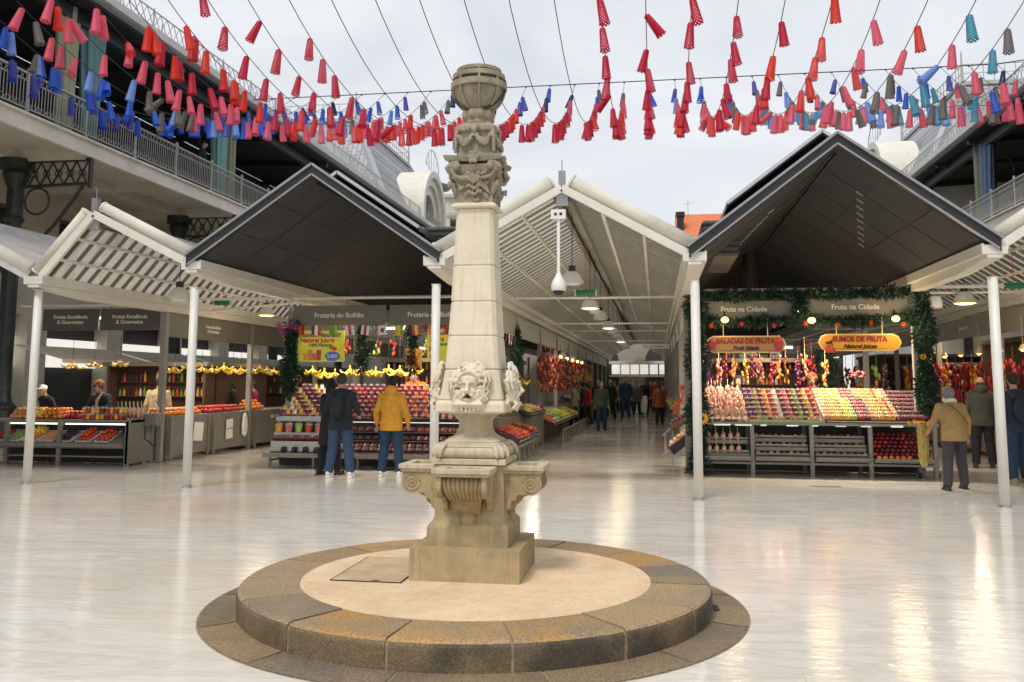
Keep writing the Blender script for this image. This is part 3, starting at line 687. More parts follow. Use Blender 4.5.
def dark_roof(x0, x1, zr, label, glints, up=.35):
    z0, z1 = EZ[x0]+.05, EZ[x1]+.05; xm = (x0+x1)/2; t = thing('kiosk_roof', label, 'roof', (xm, YF-.15, 0)); X0, X1 = x0-xm-.02, x1-xm+.02; L_ = YB-YF
    m = MB()
    for sx, z in ((X0, z0), (X1, z1)): m.prism([(sx, z), (0, zr), (0, zr+.11), (sx, z+.11)], 'y', .04, L_)
    m.build('soffit', DARKIN, t)
    m = MB()
    for sx, z in ((X0, z0), (X1, z1)):
        e = -1 if sx < 0 else 1
        m.prism([(sx+e*.06, z-.03), (0, zr+.0), (0, zr+.17), (sx+e*.06, z+.15)], 'y', -.03, .03)
    m.build('fascia_board', DARKM, t)
    m = MB()
    for sx, z in ((X0, z0), (X1, z1)):
        e = -1 if sx < 0 else 1
        m.bar((sx+e*.08, -.02, z+.145), (0, -.02, zr+.195), .12, .035); m.bar((sx+e*.03, -.045, z-.0), (0, -.045, zr+.035), .02, .025)
    m.build('edge_trim', ZINC, t)
    m = MB()
    for sx, z in ((X0, z0), (X1, z1)):
        for f in (.3, .62): m.bar((sx*f, .06, z*f+zr*(1-f)-.004), (sx*f, L_, z*f+zr*(1-f)-.004), .012, .010)
        for q in range(1, 9): m.bar((sx, q*1.25, z-.004), (0, q*1.25, zr-.004), .012, .010)
    m.build('panel_seam', M('seam_grey', (.028,.029,.031), .7), t)
    # raised outer roof, open louvres between the two
    m = MB()
    for sx, z in ((X0, z0), (X1, z1)):
        m.prism([(sx*.72, z*.72+zr*.28+up-.08), (0, zr+up-.08), (0, zr+up), (sx*.72, z*.72+zr*.28+up)], 'y', 1.1, L_)
    m.build('upper_roof', DARKM, t)
    m = MB()
    for sx, z in ((X0, z0), (X1, z1)):
        m.bar((sx*.72, 1.08, z*.72+zr*.28+up-.02), (0, 1.08, zr+up-.02), .05, .05)
    m.build('upper_trim', M('bright_zinc', (.6,.6,.6), .4, .3, .1), t)
    m = MB()
    for sx, z in ((X0, z0), (X1, z1)):
        for k in range(9):
            f = .1+k*.075; m.bar((sx*f, 1.6+.0*k, z*f+zr*(1-f)+.17+.008*k), (sx*f, L_, z*f+zr*(1-f)+.17+.008*k), .05, .014)
    m.build('louvre', GREYST, t)
    # ridge slot and lamp reflections modelled as pale slits in the soffit
    m = MB(); 
    for x in (-.05, .02): m.box(x, x+.025, .3, 11, zr-.055, zr-.02)
    m.build('ridge_slot', BLACK, t)
    m = MB()
    for sgn, f0, y, ln in glints:
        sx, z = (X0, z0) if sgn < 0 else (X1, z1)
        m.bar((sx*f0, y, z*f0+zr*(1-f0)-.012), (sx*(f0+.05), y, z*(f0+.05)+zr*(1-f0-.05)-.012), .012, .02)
    if glints: m.build('soffit_glint', M('lamp_glint', (.5,.48,.42), .3, .3), t)  # pale bars standing in for lamp reflections on the soffit
    if glints:
        m = MB(); m.tube([(-.62,6.2,3.35),(-.62,6.2,4.35)], .16, 20); m.build('duct', BLACK, t)
    # boxed louvred vent by the eave
    sx, z = (X1, z1) if x0 < -5 else (X0, z0); e = 1 if sx > 0 else -1
    vx0, vx1 = sorted((sx*.86, sx*.58)); m = MB(); m.box(vx0, vx1, 2.6, 5.0, z+.35, z+.98); v = m.build('vent_box', GREYST, t)
    m = MB()
    for k in range(6): m.box(vx0-.03, vx1+.03, 2.55, 5.05, z+.40+k*.10, z+.435+k*.10)
    m.build('vent_slat', DARKM, v)
    return t
rr = random.Random(5)
dark_roof(-7.25, -3.3, 4.83, 'dark gabled roof over the juice stall block, left of the stone column', [])
sl = [(1, .25+.035*k, 1.3+k*.33, .3) for k in range(9)]+[(-1, .3+.03*k, 2.2+k*.33, .3) for k in range(9)]
dark_roof(.57, 4.62, 5.02, 'dark gabled roof over the fruit cup stall block, right of the central aisle', sl, .56)

# half hidden pale roofs at the far left and far right
def pale_roof(xe, xr, ze, zr, label, mat):
    t = thing('pale_canopy', label, 'canopy', (xe, YF-.1, 0)); d = xr-xe; m = MB(); L_ = YB-YF
    m.prism([(0, ze), (d, zr), (d, zr+.05), (0, ze+.05)], 'y', .05, L_); m.build('roof_sheet', mat, t)
    m = MB()
    for k in range(50): m.bar((0, .4+k*1., ze-.03), (d, .4+k*1., zr-.03), .05, .06)
    m.build('rafter', GREYST, t)
    m = MB(); m.bar((0, 0, ze+.05), (d, 0, zr+.05), .06, .16); m.build('rake_beam', M('pale_rake', (.55,.54,.52), .5), t)
    m = MB(); m.tube([(0, .05, ze+.16), (d, .05, zr+.16)], .12, 16); m.build('rolled_awning', CANVAS, t, smooth=True)
    m = MB(); m.box(*sorted((d-.1, d+.1)), -.1, L_, zr-.2, zr); m.build('ridge_beam', GREYST, t)
    return t
pale_roof(-10.12, -13.1, 3.30, 4.75, 'pale glazed roof over the far left stall block beside the gallery', M('frosted_panel', (.46,.45,.43), .5, 0, .3, 1.5))
dark_roof_right = pale_roof(7.57, 10.4, 3.5, 4.75, 'dark roof slope over the far right stall block', DARKM)

# continuous rail across the stall fronts
for a, b, zz, lab in ((-13.2, -10.06, 3.2, 'far left stall block'), (-9.94, -7.31, 3.3, 'left side aisle'), (-7.19, -3.36, 3.30, 'juice stall block'), (.63, 4.56, 3.36, 'fruit cup stall block'), (4.68, 7.4, 3.38, 'right side aisle')):
    m = MB(); m.tube([(a, 17.05, zz), (b, 17.05, zz)], .032, 10); o = m.build('cross_rail', CREAM)
    tag(o, 'thin cream rail spanning the front of the %s under the roof' % lab, 'rail', 'cream rails under the roof fronts')

# ------------------------------------------------------------------ fascia signs
def sign(p0, p1, z0, z1, txt, size, label, mat=FASC, lines=1, gy=0., th=.05):
    """panel between two floor points, lettering on the side facing the open floor"""
    a = Vector((p0[0], p0[1], 0)); b = Vector((p1[0], p1[1], 0)); d = (b-a); ln = d.length; ang = math.atan2(d.y, d.x); c = (a+b)/2
    t = thing('stall_sign', label, 'sign', (c.x, c.y, 0), ang, 'grey name boards over the stalls')
    m = MB(); m.box(-ln/2, ln/2, 0, th, z0, z1); m.build('board', mat, t, bevel=.006)
    if txt:
        text_mesh(txt, size, LETTER, t, (gy, -.004, (z0+z1)/2), bold=.002)
    return t
FJ = 'Frutaria do Bolhão'; FC = 'Fruta na Cidade'; FA = 'Frutos Excelência\n& Gourmates'
sign((-7.12, 16.95), (-5.21, 16.95), 2.745, 3.14, FJ, .135, 'grey name board reading Frutaria do Bolhão above the yellow juice poster')
sign((-5.14, 16.95), (-3.38, 16.95), 2.745, 3.14, FJ, .135, 'grey name board reading Frutaria do Bolhão behind the front post and stone column')
FASC2 = M('fascia_greige', (.20,.185,.15), .5, 0, .08, 3)
sign((.68, 17.12), (2.55, 17.12), 2.85, 3.17, FC, .13, 'grey board reading Fruta na Cidade above the Saladas de Fruta sign', FASC2)
sign((2.68, 17.12), (4.50, 17.12), 2.87, 3.20, FC, .13, 'grey board reading Fruta na Cidade above the Sumos de Fruta sign', FASC2)
DKF = M('fascia_dark', (.095,.09,.075), .5, 0, .08, 3)
sign((-12.72, 17.1), (-11.45, 17.1), 2.68, 3.13, FA, .11, 'dark grey two line name board, outer left of the pair over the corner fruit stall', DKF)
sign((-11.40, 17.1), (-10.08, 17.1), 2.68, 3.13, FA, .11, 'dark grey two line name board, right of the pair over the corner fruit stall', DKF)
for j, (y0, y1) in enumerate(zip(YS, YS[1:])):
    sign((-9.97, y0+.09), (-9.97, y1-.09), 2.55, 3.06, FA if j < 2 else '', .10, 'grey side board, %s from the front along the left side aisle' % ordn(j+1), M('fascia_olive', (.17,.155,.115), .5, 0, .08, 3))
    sign((-3.27, y0+.09), (-3.27, y1-.09), 2.72, 3.22, '', .1, 'pale grey side board, %s from the front on the left of the central aisle' % ordn(j+1), M('fascia_pale', (.36,.35,.30), .45, 0, .08, 3))
    sign((.54, y1-.09), (.54, y0+.09), 2.72, 3.22, '', .1, 'pale grey side board, %s from the front on the right of the central aisle' % ordn(j+1), MATS['fascia_pale'])
    sign((7.41, y1-.09), (7.41, y0+.09), 2.76, 3.25, 'Bacalhau do Dia' if j == 1 else '', .10, 'greige side board, %s from the front along the right side aisle' % ordn(j+1), M('fascia_warm', (.33,.30,.24), .45, 0, .08, 3))
t = thing('aisle_sign', 'small white street name sign hanging across the far right of the central aisle', 'sign', (.0, 37., 0))
m = MB(); m.box(-.75,.55,-.02,.02,3.02,3.2); m.build('board', WHITE, t); text_mesh('Rua do Centro', .13, BLACK, t, (-.1,-.024,3.11))
m = MB(); m.tube([(-.6,0,3.2),(-.6,0,3.5)], .01, 6); m.tube([(.4,0,3.2),(.4,0,3.5)], .01, 6); m.build('hanger', STEEL, t)

# ------------------------------------------------------------------ pendant lamps
LAMPC = M('lamp_cream', (.62,.60,.53), .35, 0, .03, 5)
BULB = M('lit_bulb', (1,.8,.35), .4, 0, 0, emit=(1,.66,.16), es=5.)
def bell(loc, lit, label, scale=1., ztop=None):
    x, y, z = loc; t = thing('pendant_lamp', label, 'lamp', (x, y, z), group='bell shaped pendant lamps')
    s = scale; m = MB(); m.lathe([(.19*s,0),(.195*s,.015*s),(.175*s,.07*s),(.135*s,.15*s),(.085*s,.20*s),(.05*s,.215*s)], 28, caps=False); m.build('shade', LAMPC, t, smooth=True)
    m = MB(); m.lathe([(.055*s,.205*s),(.06*s,.22*s),(.06*s,.30*s),(.03*s,.31*s)], 16); m.build('gear_box', BLACK, t)
    m = MB(); m.tube([(0,0,.3*s),(0,0,(ztop or z+.9)-z)], .008, 6); m.build('cord', BLACK, t)
    if lit:
        l = bpy.data.lights.new('bell_light', 'POINT'); l.energy = 16; l.color = (1,.82,.58); l.shadow_soft_size = .45; lo = bpy.data.objects.new('bell_light', l); COL.objects.link(lo); lo.location = (x, y, z-.08)
    m = MB(); m.lathe([(.165*s,.012*s),(.12*s,-.015*s),(.001,-.022*s)], 24); m.build('diffuser', BULB if lit else WHITE, t, smooth=True)
    return t
CZT = 4.45
bell((-1.37, 14.9, 3.28), False, 'cream bell pendant lamp nearest the front of the central aisle beside the camera pole', 1., CZT)
bell((-1.37, 19.0, 3.20), True, 'cream bell pendant lamp with glowing yellow base just behind the green cylinder', 1., CZT)
for k, (y, lit) in enumerate(((20.6,False),(22.6,False),(26.4,True),(29.3,False),(32.5,False),(35.5,True),(38.5,False),(42.,False))):
    bell((-1.37, y, 3.22), lit, '%s cream bell pendant lamp, %s from the front in the central aisle row' % ('glowing' if lit else 'unlit', ordn(k+3)), .72 if k == 0 else 1., CZT)
bell((-8.7, 15.4, 3.12), False, 'unlit cream bell lamp hanging under the left side canopy near the front', 1.15, 4.2)
bell((-8.7, 19.2, 3.12), True, 'cream bell lamp with lit base hanging left of the juice stall', .95, 4.2)
bell((6.0, 18.8, 3.22), True, 'cream bell lamp with lit yellow base under the right side canopy', 1.1, 4.2)
t = thing('loudspeaker', 'small white rounded loudspeaker hanging by the garland at the right side aisle', 'speaker', (5.75, 19.8, 3.2))
m = MB(); m.lathe([(.02,.28),(.10,.25),(.13,.15),(.13,.03),(.10,0)], 20); m.build('housing', WHITE, t, smooth=True); m = MB(); m.lathe([(.10,.002),(.09,-.03),(.001,-.035)], 20); m.build('grille', GREYST, t); m = MB(); m.tube([(0,0,.27),(-.12,0,.5)], .008, 6); m.build('cord', BLACK, t)
t = thing('dome_camera', 'white dome security camera on a long white pole at the front of the central aisle', 'camera', (-1.42, 13.25, 0))
m = MB(); m.box(-.022,.022,-.022,.022,3.22,4.12); m.build('pole', WHITE, t); m = MB(); m.box(-.11,.11,-.05,.05,4.08,4.22); m.build('mount', WHITE, t)
m = MB(); m.lathe([(.03,3.27),(.05,3.22),(.095,3.14),(.112,3.08),(.112,3.02),(.10,3.0)], 24); m.build('housing', WHITE, t, smooth=True); m = MB(); m.ell((0,0,3.0), (.085,.085,.07)); m.build('lens_dome', BLACK, t, smooth=True)
for q in (-.06,.02): m = MB(); m.box(q,q+.04,-.055,-.048,4.13,4.17); m.build('socket', BLACK, t)
for x, y, z, lab in ((-1.2, 15.6, 3.20, 'central aisle behind the dome camera'), (-8.75, 17.2, 3.24, 'left side canopy'), (6.1, 16.6, 3.34, 'right side canopy beside the front post')):
    t = thing('green_cylinder', 'green cylinder on a thin red cord, %s' % lab, 'cylinder', (x, y, z), group='green cylinders hanging in the aisles')
    m = MB(); m.tube([(-.17,0,0),(.17,0,0)], .052, 16); m.build('tube', M('bottle_green', (.01,.16,.055), .3, 0, .1), t)
    m = MB(); m.tube([(.17,0,0),(.19,0,0)], .056, 16); m.tube([(-.19,0,0),(-.17,0,0)], .056, 16); m.build('end_cap', LAMPC, t)
    m = MB(); m.tube([(0,0,.05),(0,0,.95)], .006, 6); m.build('cord', M('red_cord', (.5,.05,.03), .6), t)
# ------------------------------------------------------------------ galleries left and right of the court
PLAS = M('cream_plaster', (.82,.775,.67), .75, 0, .12, 1.2, .15, 20)
PLAS2 = M('beige_plaster', (.70,.645,.53), .8, 0, .12, 1.2)
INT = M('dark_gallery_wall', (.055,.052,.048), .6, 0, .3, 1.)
def slate_mat():
    m = M('roof_slate', (.30,.31,.33), .6, 0, .12, 3); N = m.node_tree.nodes; L = m.node_tree.links; b = N['Principled BSDF']
    tc = N.new('ShaderNodeTexCoord'); mp = N.new('ShaderNodeMapping'); mp.inputs['Rotation'].default_value = (R(90), 0, R(90)); L.new(tc.outputs['Object'], mp.inputs['Vector'])
    br = N.new('ShaderNodeTexBrick'); br.inputs['Scale'].default_value = 1; br.inputs['Brick Width'].default_value = .5; br.inputs['Row Height'].default_value = .28; br.inputs['Mortar Size'].default_value = .02
    br.inputs['Color1'].default_value = (.27,.28,.30,1); br.inputs['Color2'].default_value = (.40,.41,.43,1); br.inputs['Mortar'].default_value = (.15,.15,.16,1); L.new(mp.outputs[0], br.inputs['Vector'])
    L.new(br.outputs['Color'], b.inputs['Base Color']); return m
SLATE = slate_mat()
SHOPGLOW = M('shop_glow', (.8,.78,.72), .6, 0, 0, emit=(1,.96,.88), es=.55)  # added glowing band for daylit shop fronts; backlights the cloth awnings
IRON = M('painted_iron', (.42,.42,.38), .45, .1, .1, 6)
def gallery(side, xe, yA, yB, zf, name):
    """side -1: left of the court, +1: right. Local x grows away from the court."""
    T = lambda x: xe+side*x
    def bx(m, x0, x1, y0, y1, z0, z1):
        a, b = sorted((T(x0), T(x1))); m.box(a, b, y0, y1, z0, z1)
    b = thing('gallery_building', 'two storey market gallery with cream balcony and dark upper loggia on the %s' % name, 'building', (0,0,0))
    m = MB(); bx(m, 0, 5, yA, yB, zf-.05, zf); bx(m, -.08, .2, yA, yB, zf-.06, zf+.0); bx(m, 0, .14, yA, yB, zf-.42, zf-.06); m.build('balcony_slab', PLAS, b, bevel=.01)
    m = MB(); bx(m, .14, 5, yA, yB, zf-.18, zf-.055); m.build('balcony_ceiling', PLAS2, b)
    m = MB(); y = 20.3-16
    while y < yB: bx(m, .14, 4.6, y-.14, y+.14, zf-.48, zf-.18); bx(m, .14, 4.6, y+4-.10, y+4+.10, zf-.40, zf-.18); y += 8
    bx(m, 2.0, 2.25, yA, yB, zf-.42, zf-.18); m.build('ceiling_beam', PLAS2, b)
    # lower wall with dark window openings: piers and bands leave real holes
    m = MB(); zt = zf-.18
    bx(m, 4.6, 5.0, yA, yB, 6.75, zt); bx(m, 4.6, 5.0, yA, yB, 3.6, 4.7)
    y = yA
    while y < yB: bx(m, 4.6, 5.0, y, min(y+1.5, yB), 4.7, 6.75); bx(m, 4.5, 5.0, y+.2, min(y+1.1, yB), 0, 3.6); y += 4
    m.build('lower_wall', PLAS2, b)
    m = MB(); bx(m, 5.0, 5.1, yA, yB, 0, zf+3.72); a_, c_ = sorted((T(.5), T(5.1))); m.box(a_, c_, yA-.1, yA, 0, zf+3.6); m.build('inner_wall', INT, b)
    m = MB(); bx(m, 4.9, 4.97, yA, yB, 2.05, 2.95); m.build('shop_glow_band', SHOPGLOW, b)
    y = yA
    while y+4 < yB:
        m = MB(); bx(m, 4.75, 4.82, y+1.52, y+3.98, 4.7, 4.8); bx(m, 4.75, 4.82, y+1.52, y+3.98, 6.65, 6.75); bx(m, 4.75, 4.82, y+2.7, y+2.8, 4.8, 6.65); bx(m, 4.75, 4.82, y+1.52, y+3.98, 5.7, 5.76); m.build('window_frame', GREYST, b); y += 4
    # upper loggia: wall with doors, roof
    y = yA+1.
    while y+3 < yB:
        m = MB(); bx(m, 4.85, 5.0, y, y+.12, zf, zf+2.5); bx(m, 4.85, 5.0, y+1.5, y+1.62, zf, zf+2.5); bx(m, 4.85, 5.0, y, y+1.62, zf+2.4, zf+2.5); bx(m, 4.88, 4.98, y+.7, y+.78, zf, zf+2.4); bx(m, 4.88, 4.98, y, y+1.6, zf+1., zf+1.08); y += 4; m.build('door_frame', GREYST, b)
    m = MB(); a = [(T(-.25), zf+3.42), (T(5.0), zf+3.75), (T(5.0), zf+5.6), (T(-.25), zf+3.72)]
    m.prism(a, 'y', yA, yB); m.build('roof', [SLATE], b)
    m = MB(); a = [(T(-.2), zf+3.36), (T(4.9), zf+3.69), (T(4.9), zf+3.74), (T(-.2), zf+3.41)]; m.prism(a, 'y', yA, yB); m.build('loggia_ceiling', DARKIN, b)
    m = MB(); y = 20.3-16
    while y < yB: m.bar((T(-.1), y, zf+3.28), (T(4.7), y, zf+3.5), .18, .22); m.bar((T(-.1), y+4, zf+3.3), (T(4.7), y+4, zf+3.5), .12, .16); y += 8
    bx(m, .35, .55, yA, yB, zf+3.0, zf+3.35); m.build('roof_beam', CASTIRON, b)
    m = MB(); bx(m, -.42, -.2, yA, yB, zf+3.50, zf+3.56); bx(m, -.42, -.36, yA, yB, zf+3.56, zf+3.72); bx(m, -.26, .1, yA, yB, zf+3.73, zf+3.80); m.build('gutter', M('eave_white', (.62,.61,.58), .5, 0, .1, 2), b)
    m = MB(); y = yA+.5
    while y < yB: m.tube([(T(-.40), y, zf+3.72), (T(-.40), y, zf+3.95)], .02, 6); y += 2.
    m.build('gutter_pin', STEEL, b)
    # lattice cresting on the roof edge
    m = MB(); z0 = zf+4.05; h = .5; xx = T(.12); y = yA
    m.bar((xx, yA, z0), (xx, yB, z0), .03, .03); m.bar((xx, yA, z0+h), (xx, yB, z0+h), .03, .03)
    while y < yB: m.bar((xx, y, z0), (xx, y+.35, z0+h), .018, .018); m.bar((xx, y+.35, z0), (xx, y, z0+h), .018, .018); y += .35
    y = yA
    while y < yB: m.bar((xx, y, z0-.3), (xx, y, z0+h+.08), .035, .035); y += 2.1
    m.build('roof_cresting', IRON, b)
    # cast iron columns with brackets: lower and upper
    k = 0; y = 20.3-8
    while y < yB-2:
        c = thing('cast_iron_column', 'dark cast iron column with lattice bracket, %s gallery, %s from near end' % (name, ordn(k+1)), 'column', (T(2.1), y, 0), 0 if side < 0 else math.pi, 'cast iron columns of the %s gallery' % name)
        m = MB(); m.lathe([(.30,0),(.30,.9),(.34,.95),(.34,1.0),(.24,1.1),(.20,1.3),(.19,4.9),(.23,4.95),(.23,5.05),(.19,5.1),(.19,5.6),(.25,5.7),(.20,5.8),(.20,6.5),(.30,6.75),(.34,6.85),(.30,6.95),(.42,7.0),(.42,zf-.42)], 16); s_ = m.build('shaft', CASTIRON, c, smooth=False)
        m = MB(); x1 = 2.1; m.bar((.25,0,zf-.47), (x1,0,zf-.47), .12, .07); m.bar((.25,0,zf-1.12), (x1-.1,0,zf-1.08), .10, .06); m.bar((x1-.03,0,zf-.5), (x1-.03,0,zf-1.2), .12, .06)
        for q in range(5):
            xa = .35+q*.33; m.bar((xa,0,zf-.5), (xa+.33,0,zf-1.1), .03, .035); m.bar((xa,0,zf-1.1), (xa+.33,0,zf-.5), .03, .035)
            m.tube([(xa+.165+.09*math.cos(w_*math.pi/6), 0, zf-.8+.09*math.sin(w_*math.pi/6)) for w_ in range(13)], .014, 5)
        m.tube([(1.9*math.sin(q*math.pi/16)**1., 0, zf-3.1+2.0*(math.sin(q*math.pi/16))**1.0*(.55+.45*math.sin(q*math.pi/16))) for q in range(2, 9)], .045, 8)
        m.tube([(.62+.34*math.cos(q*math.pi/12), 0, zf-1.5+.34*math.sin(q*math.pi/12)) for q in range(25)], .028, 6)
        m.build('bracket', CASTIRON, c)
        m = MB(); m.lathe([(.16,zf),(.16,zf+.9),(.11,1.0+zf),(.10,zf+2.9),(.16,zf+3.1),(.16,zf+3.2)], 14, c=(1.35,0)); m.tube([(1.1-.0+.5*math.cos(q*math.pi/12), 0, zf+2.2+.5*math.sin(q*math.pi/12)) for q in range(25)], .022, 6)
        m.build('upper_column', CASTIRON, c)
        y += 8; k += 1
    # railing
    r = thing('balcony_railing', 'pale iron railing with a band of rings along the %s balcony' % name, 'railing', (0,0,0))
    xx = T(.06); m = MB(); m.bar((xx, yA, zf+.94), (xx, yB, zf+.94), .06, .04); m.bar((xx, yA, zf+.12), (xx, yB, zf+.12), .04, .03); m.bar((xx, yA, zf+.76), (xx, yB, zf+.76), .04, .02); m.build('rail', IRON, r)
    m = MB(); y = yA; rt = 9 if side > 0 or True else 9
    while y < yB: m.bar((xx, y, zf+.12), (xx, y, zf+.76), .016, .016); y += .105
    m.build('baluster', IRON, r)
    m = MB(); m2 = MB(); y = yA; dy = .17
    while y < yB:
        m.tube([(xx, y+.07*math.cos(q*math.pi/5), zf+.85+.07*math.sin(q*math.pi/5)) for q in range(11)], .009, 4, caps=False)
        m2.tube([(xx, y+.07*math.cos(q*math.pi/5), zf+.20+.06*math.sin(q*math.pi/5)) for q in range(11)], .008, 4, caps=False); y += dy
    m.build('ring_band', IRON, r); m2.build('lower_ring_band', IRON, r)
    y = yA+1.
    while y < yB:
        m = MB(); m.lathe([(.05,zf),(.05,zf+.1),(.035,zf+.12),(.035,zf+.95),(.055,zf+.97),(.045,zf+1.04),(.01,zf+1.08)], 10, c=(xx, y)); m.build('newel', IRON, r); y += 2.15
    return b
GL = gallery(-1, -14.0, 4., 60., 7.66, 'left')
GRB = gallery(1, 12.1, 10., 62., 7.66, 'right')

# curtains tied round the gallery columns
def curtain(x, y, z0, z1, w0, w1, mat, label, seed):
    rr = random.Random(seed); m = MB(); rr_ = []; n = 40
    for k in range(15):
        f = k/14; z = z1+(z0-z1)*f; ww = w0+(w1-w0)*f; pts = []
        for s in range(n):
            a = 2*math.pi*s/n; fold = 1+.22*math.sin(a*9+seed+f*.6)+.08*math.sin(a*5+seed*2); pts.append((x+.16*math.cos(a)*fold, y+ww/2*math.sin(a)*fold, z))
        rr_.append(pts)
    m.rings(rr_); return tag(m.build('curtain', mat, smooth=True), label, 'curtain', 'curtains of the upper gallery')
CG = M('curtain_sage', (.34,.37,.23), .8, 0, .12, 3, sheen=.3); CT = M('curtain_teal', (.12,.26,.27), .8, 0, .12, 3, sheen=.3); CB = M('curtain_blue', (.12,.19,.32), .8, 0, .12, 3, sheen=.3)
CTL = M('curtain_aqua', (.22,.42,.40), .8, 0, .12, 3)
curtain(-14.5, 19.75, 7.7, 11., .75, .45, CG, 'sage green curtain at the left gallery column nearest the camera', 1)
curtain(-14.5, 20.75, 7.7, 11., 1.0, .35, CT, 'dark teal curtain hanging beside the sage one on the left gallery', 2)
curtain(-14.5, 27.8, 7.7, 10.9, .9, .5, CTL, 'aqua curtain at the left gallery column above the dark roof', 3)
curtain(-14.5, 28.6, 7.7, 10.9, .35, .4, CG, 'narrow sage curtain beside the aqua one on the left gallery', 4)
curtain(12.6, 37.0, 7.9, 11., .5, .3, CG, 'pale sage curtain strip on the right gallery', 5)
curtain(12.6, 36.2, 7.9, 11., 1.2, .6, CB, 'blue curtain gathered on the right gallery', 6)
# planter or crates seen on the right gallery
for k, (y, z) in enumerate(((31.5, 8.6), (33., 8.9), (30.4, 8.8))):
    m = MB(); m.box(15., 15.5, y, y+.7, 7.66, z+.6); 
    for q in range(4): m.box(14.97, 15.0, y+.05, y+.65, 7.8+q*.3, 7.84+q*.3)
    tag(m.build('wooden_screen', M('orange_wood', (.35,.16,.05), .6, 0, .3, 6)), 'orange brown wooden screen standing in the right gallery, %s from the near side' % ordn(k+1), 'screen', 'wooden screens in the right gallery')

# pavilion roofs with arched dormers beyond the galleries
def pavilion(side, xe, y0, y1, x_in, zt, name):
    b = thing('corner_pavilion', 'grey slate mansard pavilion with arched white dormer beyond the %s gallery' % name, 'building', (0,0,0))
    T = lambda x: xe+side*x; ins = 3.0
    m = MB(); base = [(T(0), y0), (T(0), y1), (T(14), y1), (T(14), y0)]; top = [(T(x_in), y0+ins), (T(x_in), y1-ins), (T(14-x_in), y1-ins), (T(14-x_in), y0+ins)]
    m.rings([[(x, y, 11.3) for x, y in base], [(x, y, zt) for x, y in top]]); m.build('mansard', SLATE, b)
    m = MB(); a, c = sorted((T(.1), T(13.9))); m.box(a, c, y0+.1, y1-.1, 0, 11.1); m.build('wall', PLAS, b)
    a, c = sorted((T(-.25), T(14.2))); m = MB(); m.box(a, c, y0-.2, y1+.2, 11.1, 11.38); m.build('cornice', MATS['eave_white'], b)
    m = MB()
    for p, q in zip(base, top): m.bar((p[0], p[1], 11.4), (q[0], q[1], zt), .28, .28)
    for i in range(4): m.bar((top[i][0], top[i][1], zt+.05), (top[(i+1) % 4][0], top[(i+1) % 4][1], zt+.05), .3, .2)
    m.build('hip_trim', M('lead_trim', (.42,.43,.45), .5, .2, .1), b)
    m = MB()
    for i in range(4):
        p, q = Vector((*top[i], zt+.15)), Vector((*top[(i+1) % 4], zt+.15)); n = int((q-p).length/.5)
        m.bar(p+Vector((0,0,.9)), q+Vector((0,0,.9)), .04, .04); m.bar(p+Vector((0,0,.45)), q+Vector((0,0,.45)), .03, .03)
        for k in range(n+1): s = p.lerp(q, k/n); m.bar(s, s+Vector((0,0,.95)), .035, .035)
        m.tube([p, p+Vector((0,0,1.6))], [.09,.03], 6)
    m.build('roof_cresting', IRON, b)
    return b
pavilion(-1, -14.4, 46.5, 64., 2.9, 16.9, 'left')
pavilion(1, 12.7, 44.5, 62., 2.9, 16.8, 'right')
def dormer(side, xf, yc, r, z0, name):
    t = thing('arched_dormer', 'white arched dormer window with stepped mouldings over the %s gallery roof' % name, 'dormer', (xf, yc, z0)); s = side
    def arch(r0, r1, xa, xb, leg):
        m = MB(); n = 20; A = []
        for k in range(n+1):
            a = math.pi*k/n; A.append((math.cos(a), math.sin(a)))
        out = [(r1, -leg)]+[(r1*c, r1*d) for c, d in A]+[(-r1, -leg)]; inn = [(r0, -leg)]+[(r0*c, r0*d) for c, d in A]+[(-r0, -leg)]
        vs = []; fs = []
        for x in (xa, xb):
            vs += [(s*x, p[0], p[1]) for p in out]+[(s*x, p[0], p[1]) for p in inn]
        N_ = len(out)
        for i in range(N_-1):
            fs += [(i, i+1, N_+i+1, N_+i), (2*N_+i, 3*N_+i, 3*N_+i+1, 2*N_+i+1), (i, 2*N_+i, 2*N_+i+1, i+1), (N_+i, N_+i+1, 3*N_+i+1, 3*N_+i)]
        m.add(vs, fs); return m
    WP = M('dormer_white', (.72,.69,.60), .6, 0, .08, 2)
    arch(r*.50, r*.70, -.0, .9, r*.5).build('inner_arch', WP, t); arch(r*.70, r*.86, -.22, 1.2, r*.5).build('middle_arch', WP, t); arch(r*.86, r, -.45, 1.6, r*.5).build('outer_arch', WP, t)
    m = MB(); m.prism([(r*.5*math.cos(math.pi*k/16), r*.5*math.sin(math.pi*k/16)) for k in range(17)]+[(-r*.5,-r*.5),(r*.5,-r*.5)], 'x', s*.35, s*.4); p = m.build('pane', M('dormer_glass', (.10,.12,.13), .1, 0, .1), t)
    m = MB()
    for k in (-.33, -.11, .11, .33): m.bar((s*.3, r*k, -r*.5), (s*.3, r*k, r*.46), .08, .05)
    m.build('glazing_bar', WP, t)
    m = MB(); m.tube([(s*-.2, r*.55*math.cos(math.pi*k/12), r+.1+r*.45*math.sin(math.pi*k/12)) for k in range(13)], .03, 5)
    for k in range(1, 12, 2): a = math.pi*k/12; m.tube([(s*-.2, r*.3*math.cos(a), r+.02), (s*-.2, r*.55*math.cos(a), r+.1+r*.45*math.sin(a))], .02, 5)
    m.build('iron_crest', IRON, t)
dormer(-1, -14.35, 55.6, 3.0, 12.1, 'left')
dormer(1, 12.6, 52.5, 2.6, 12.6, 'right')

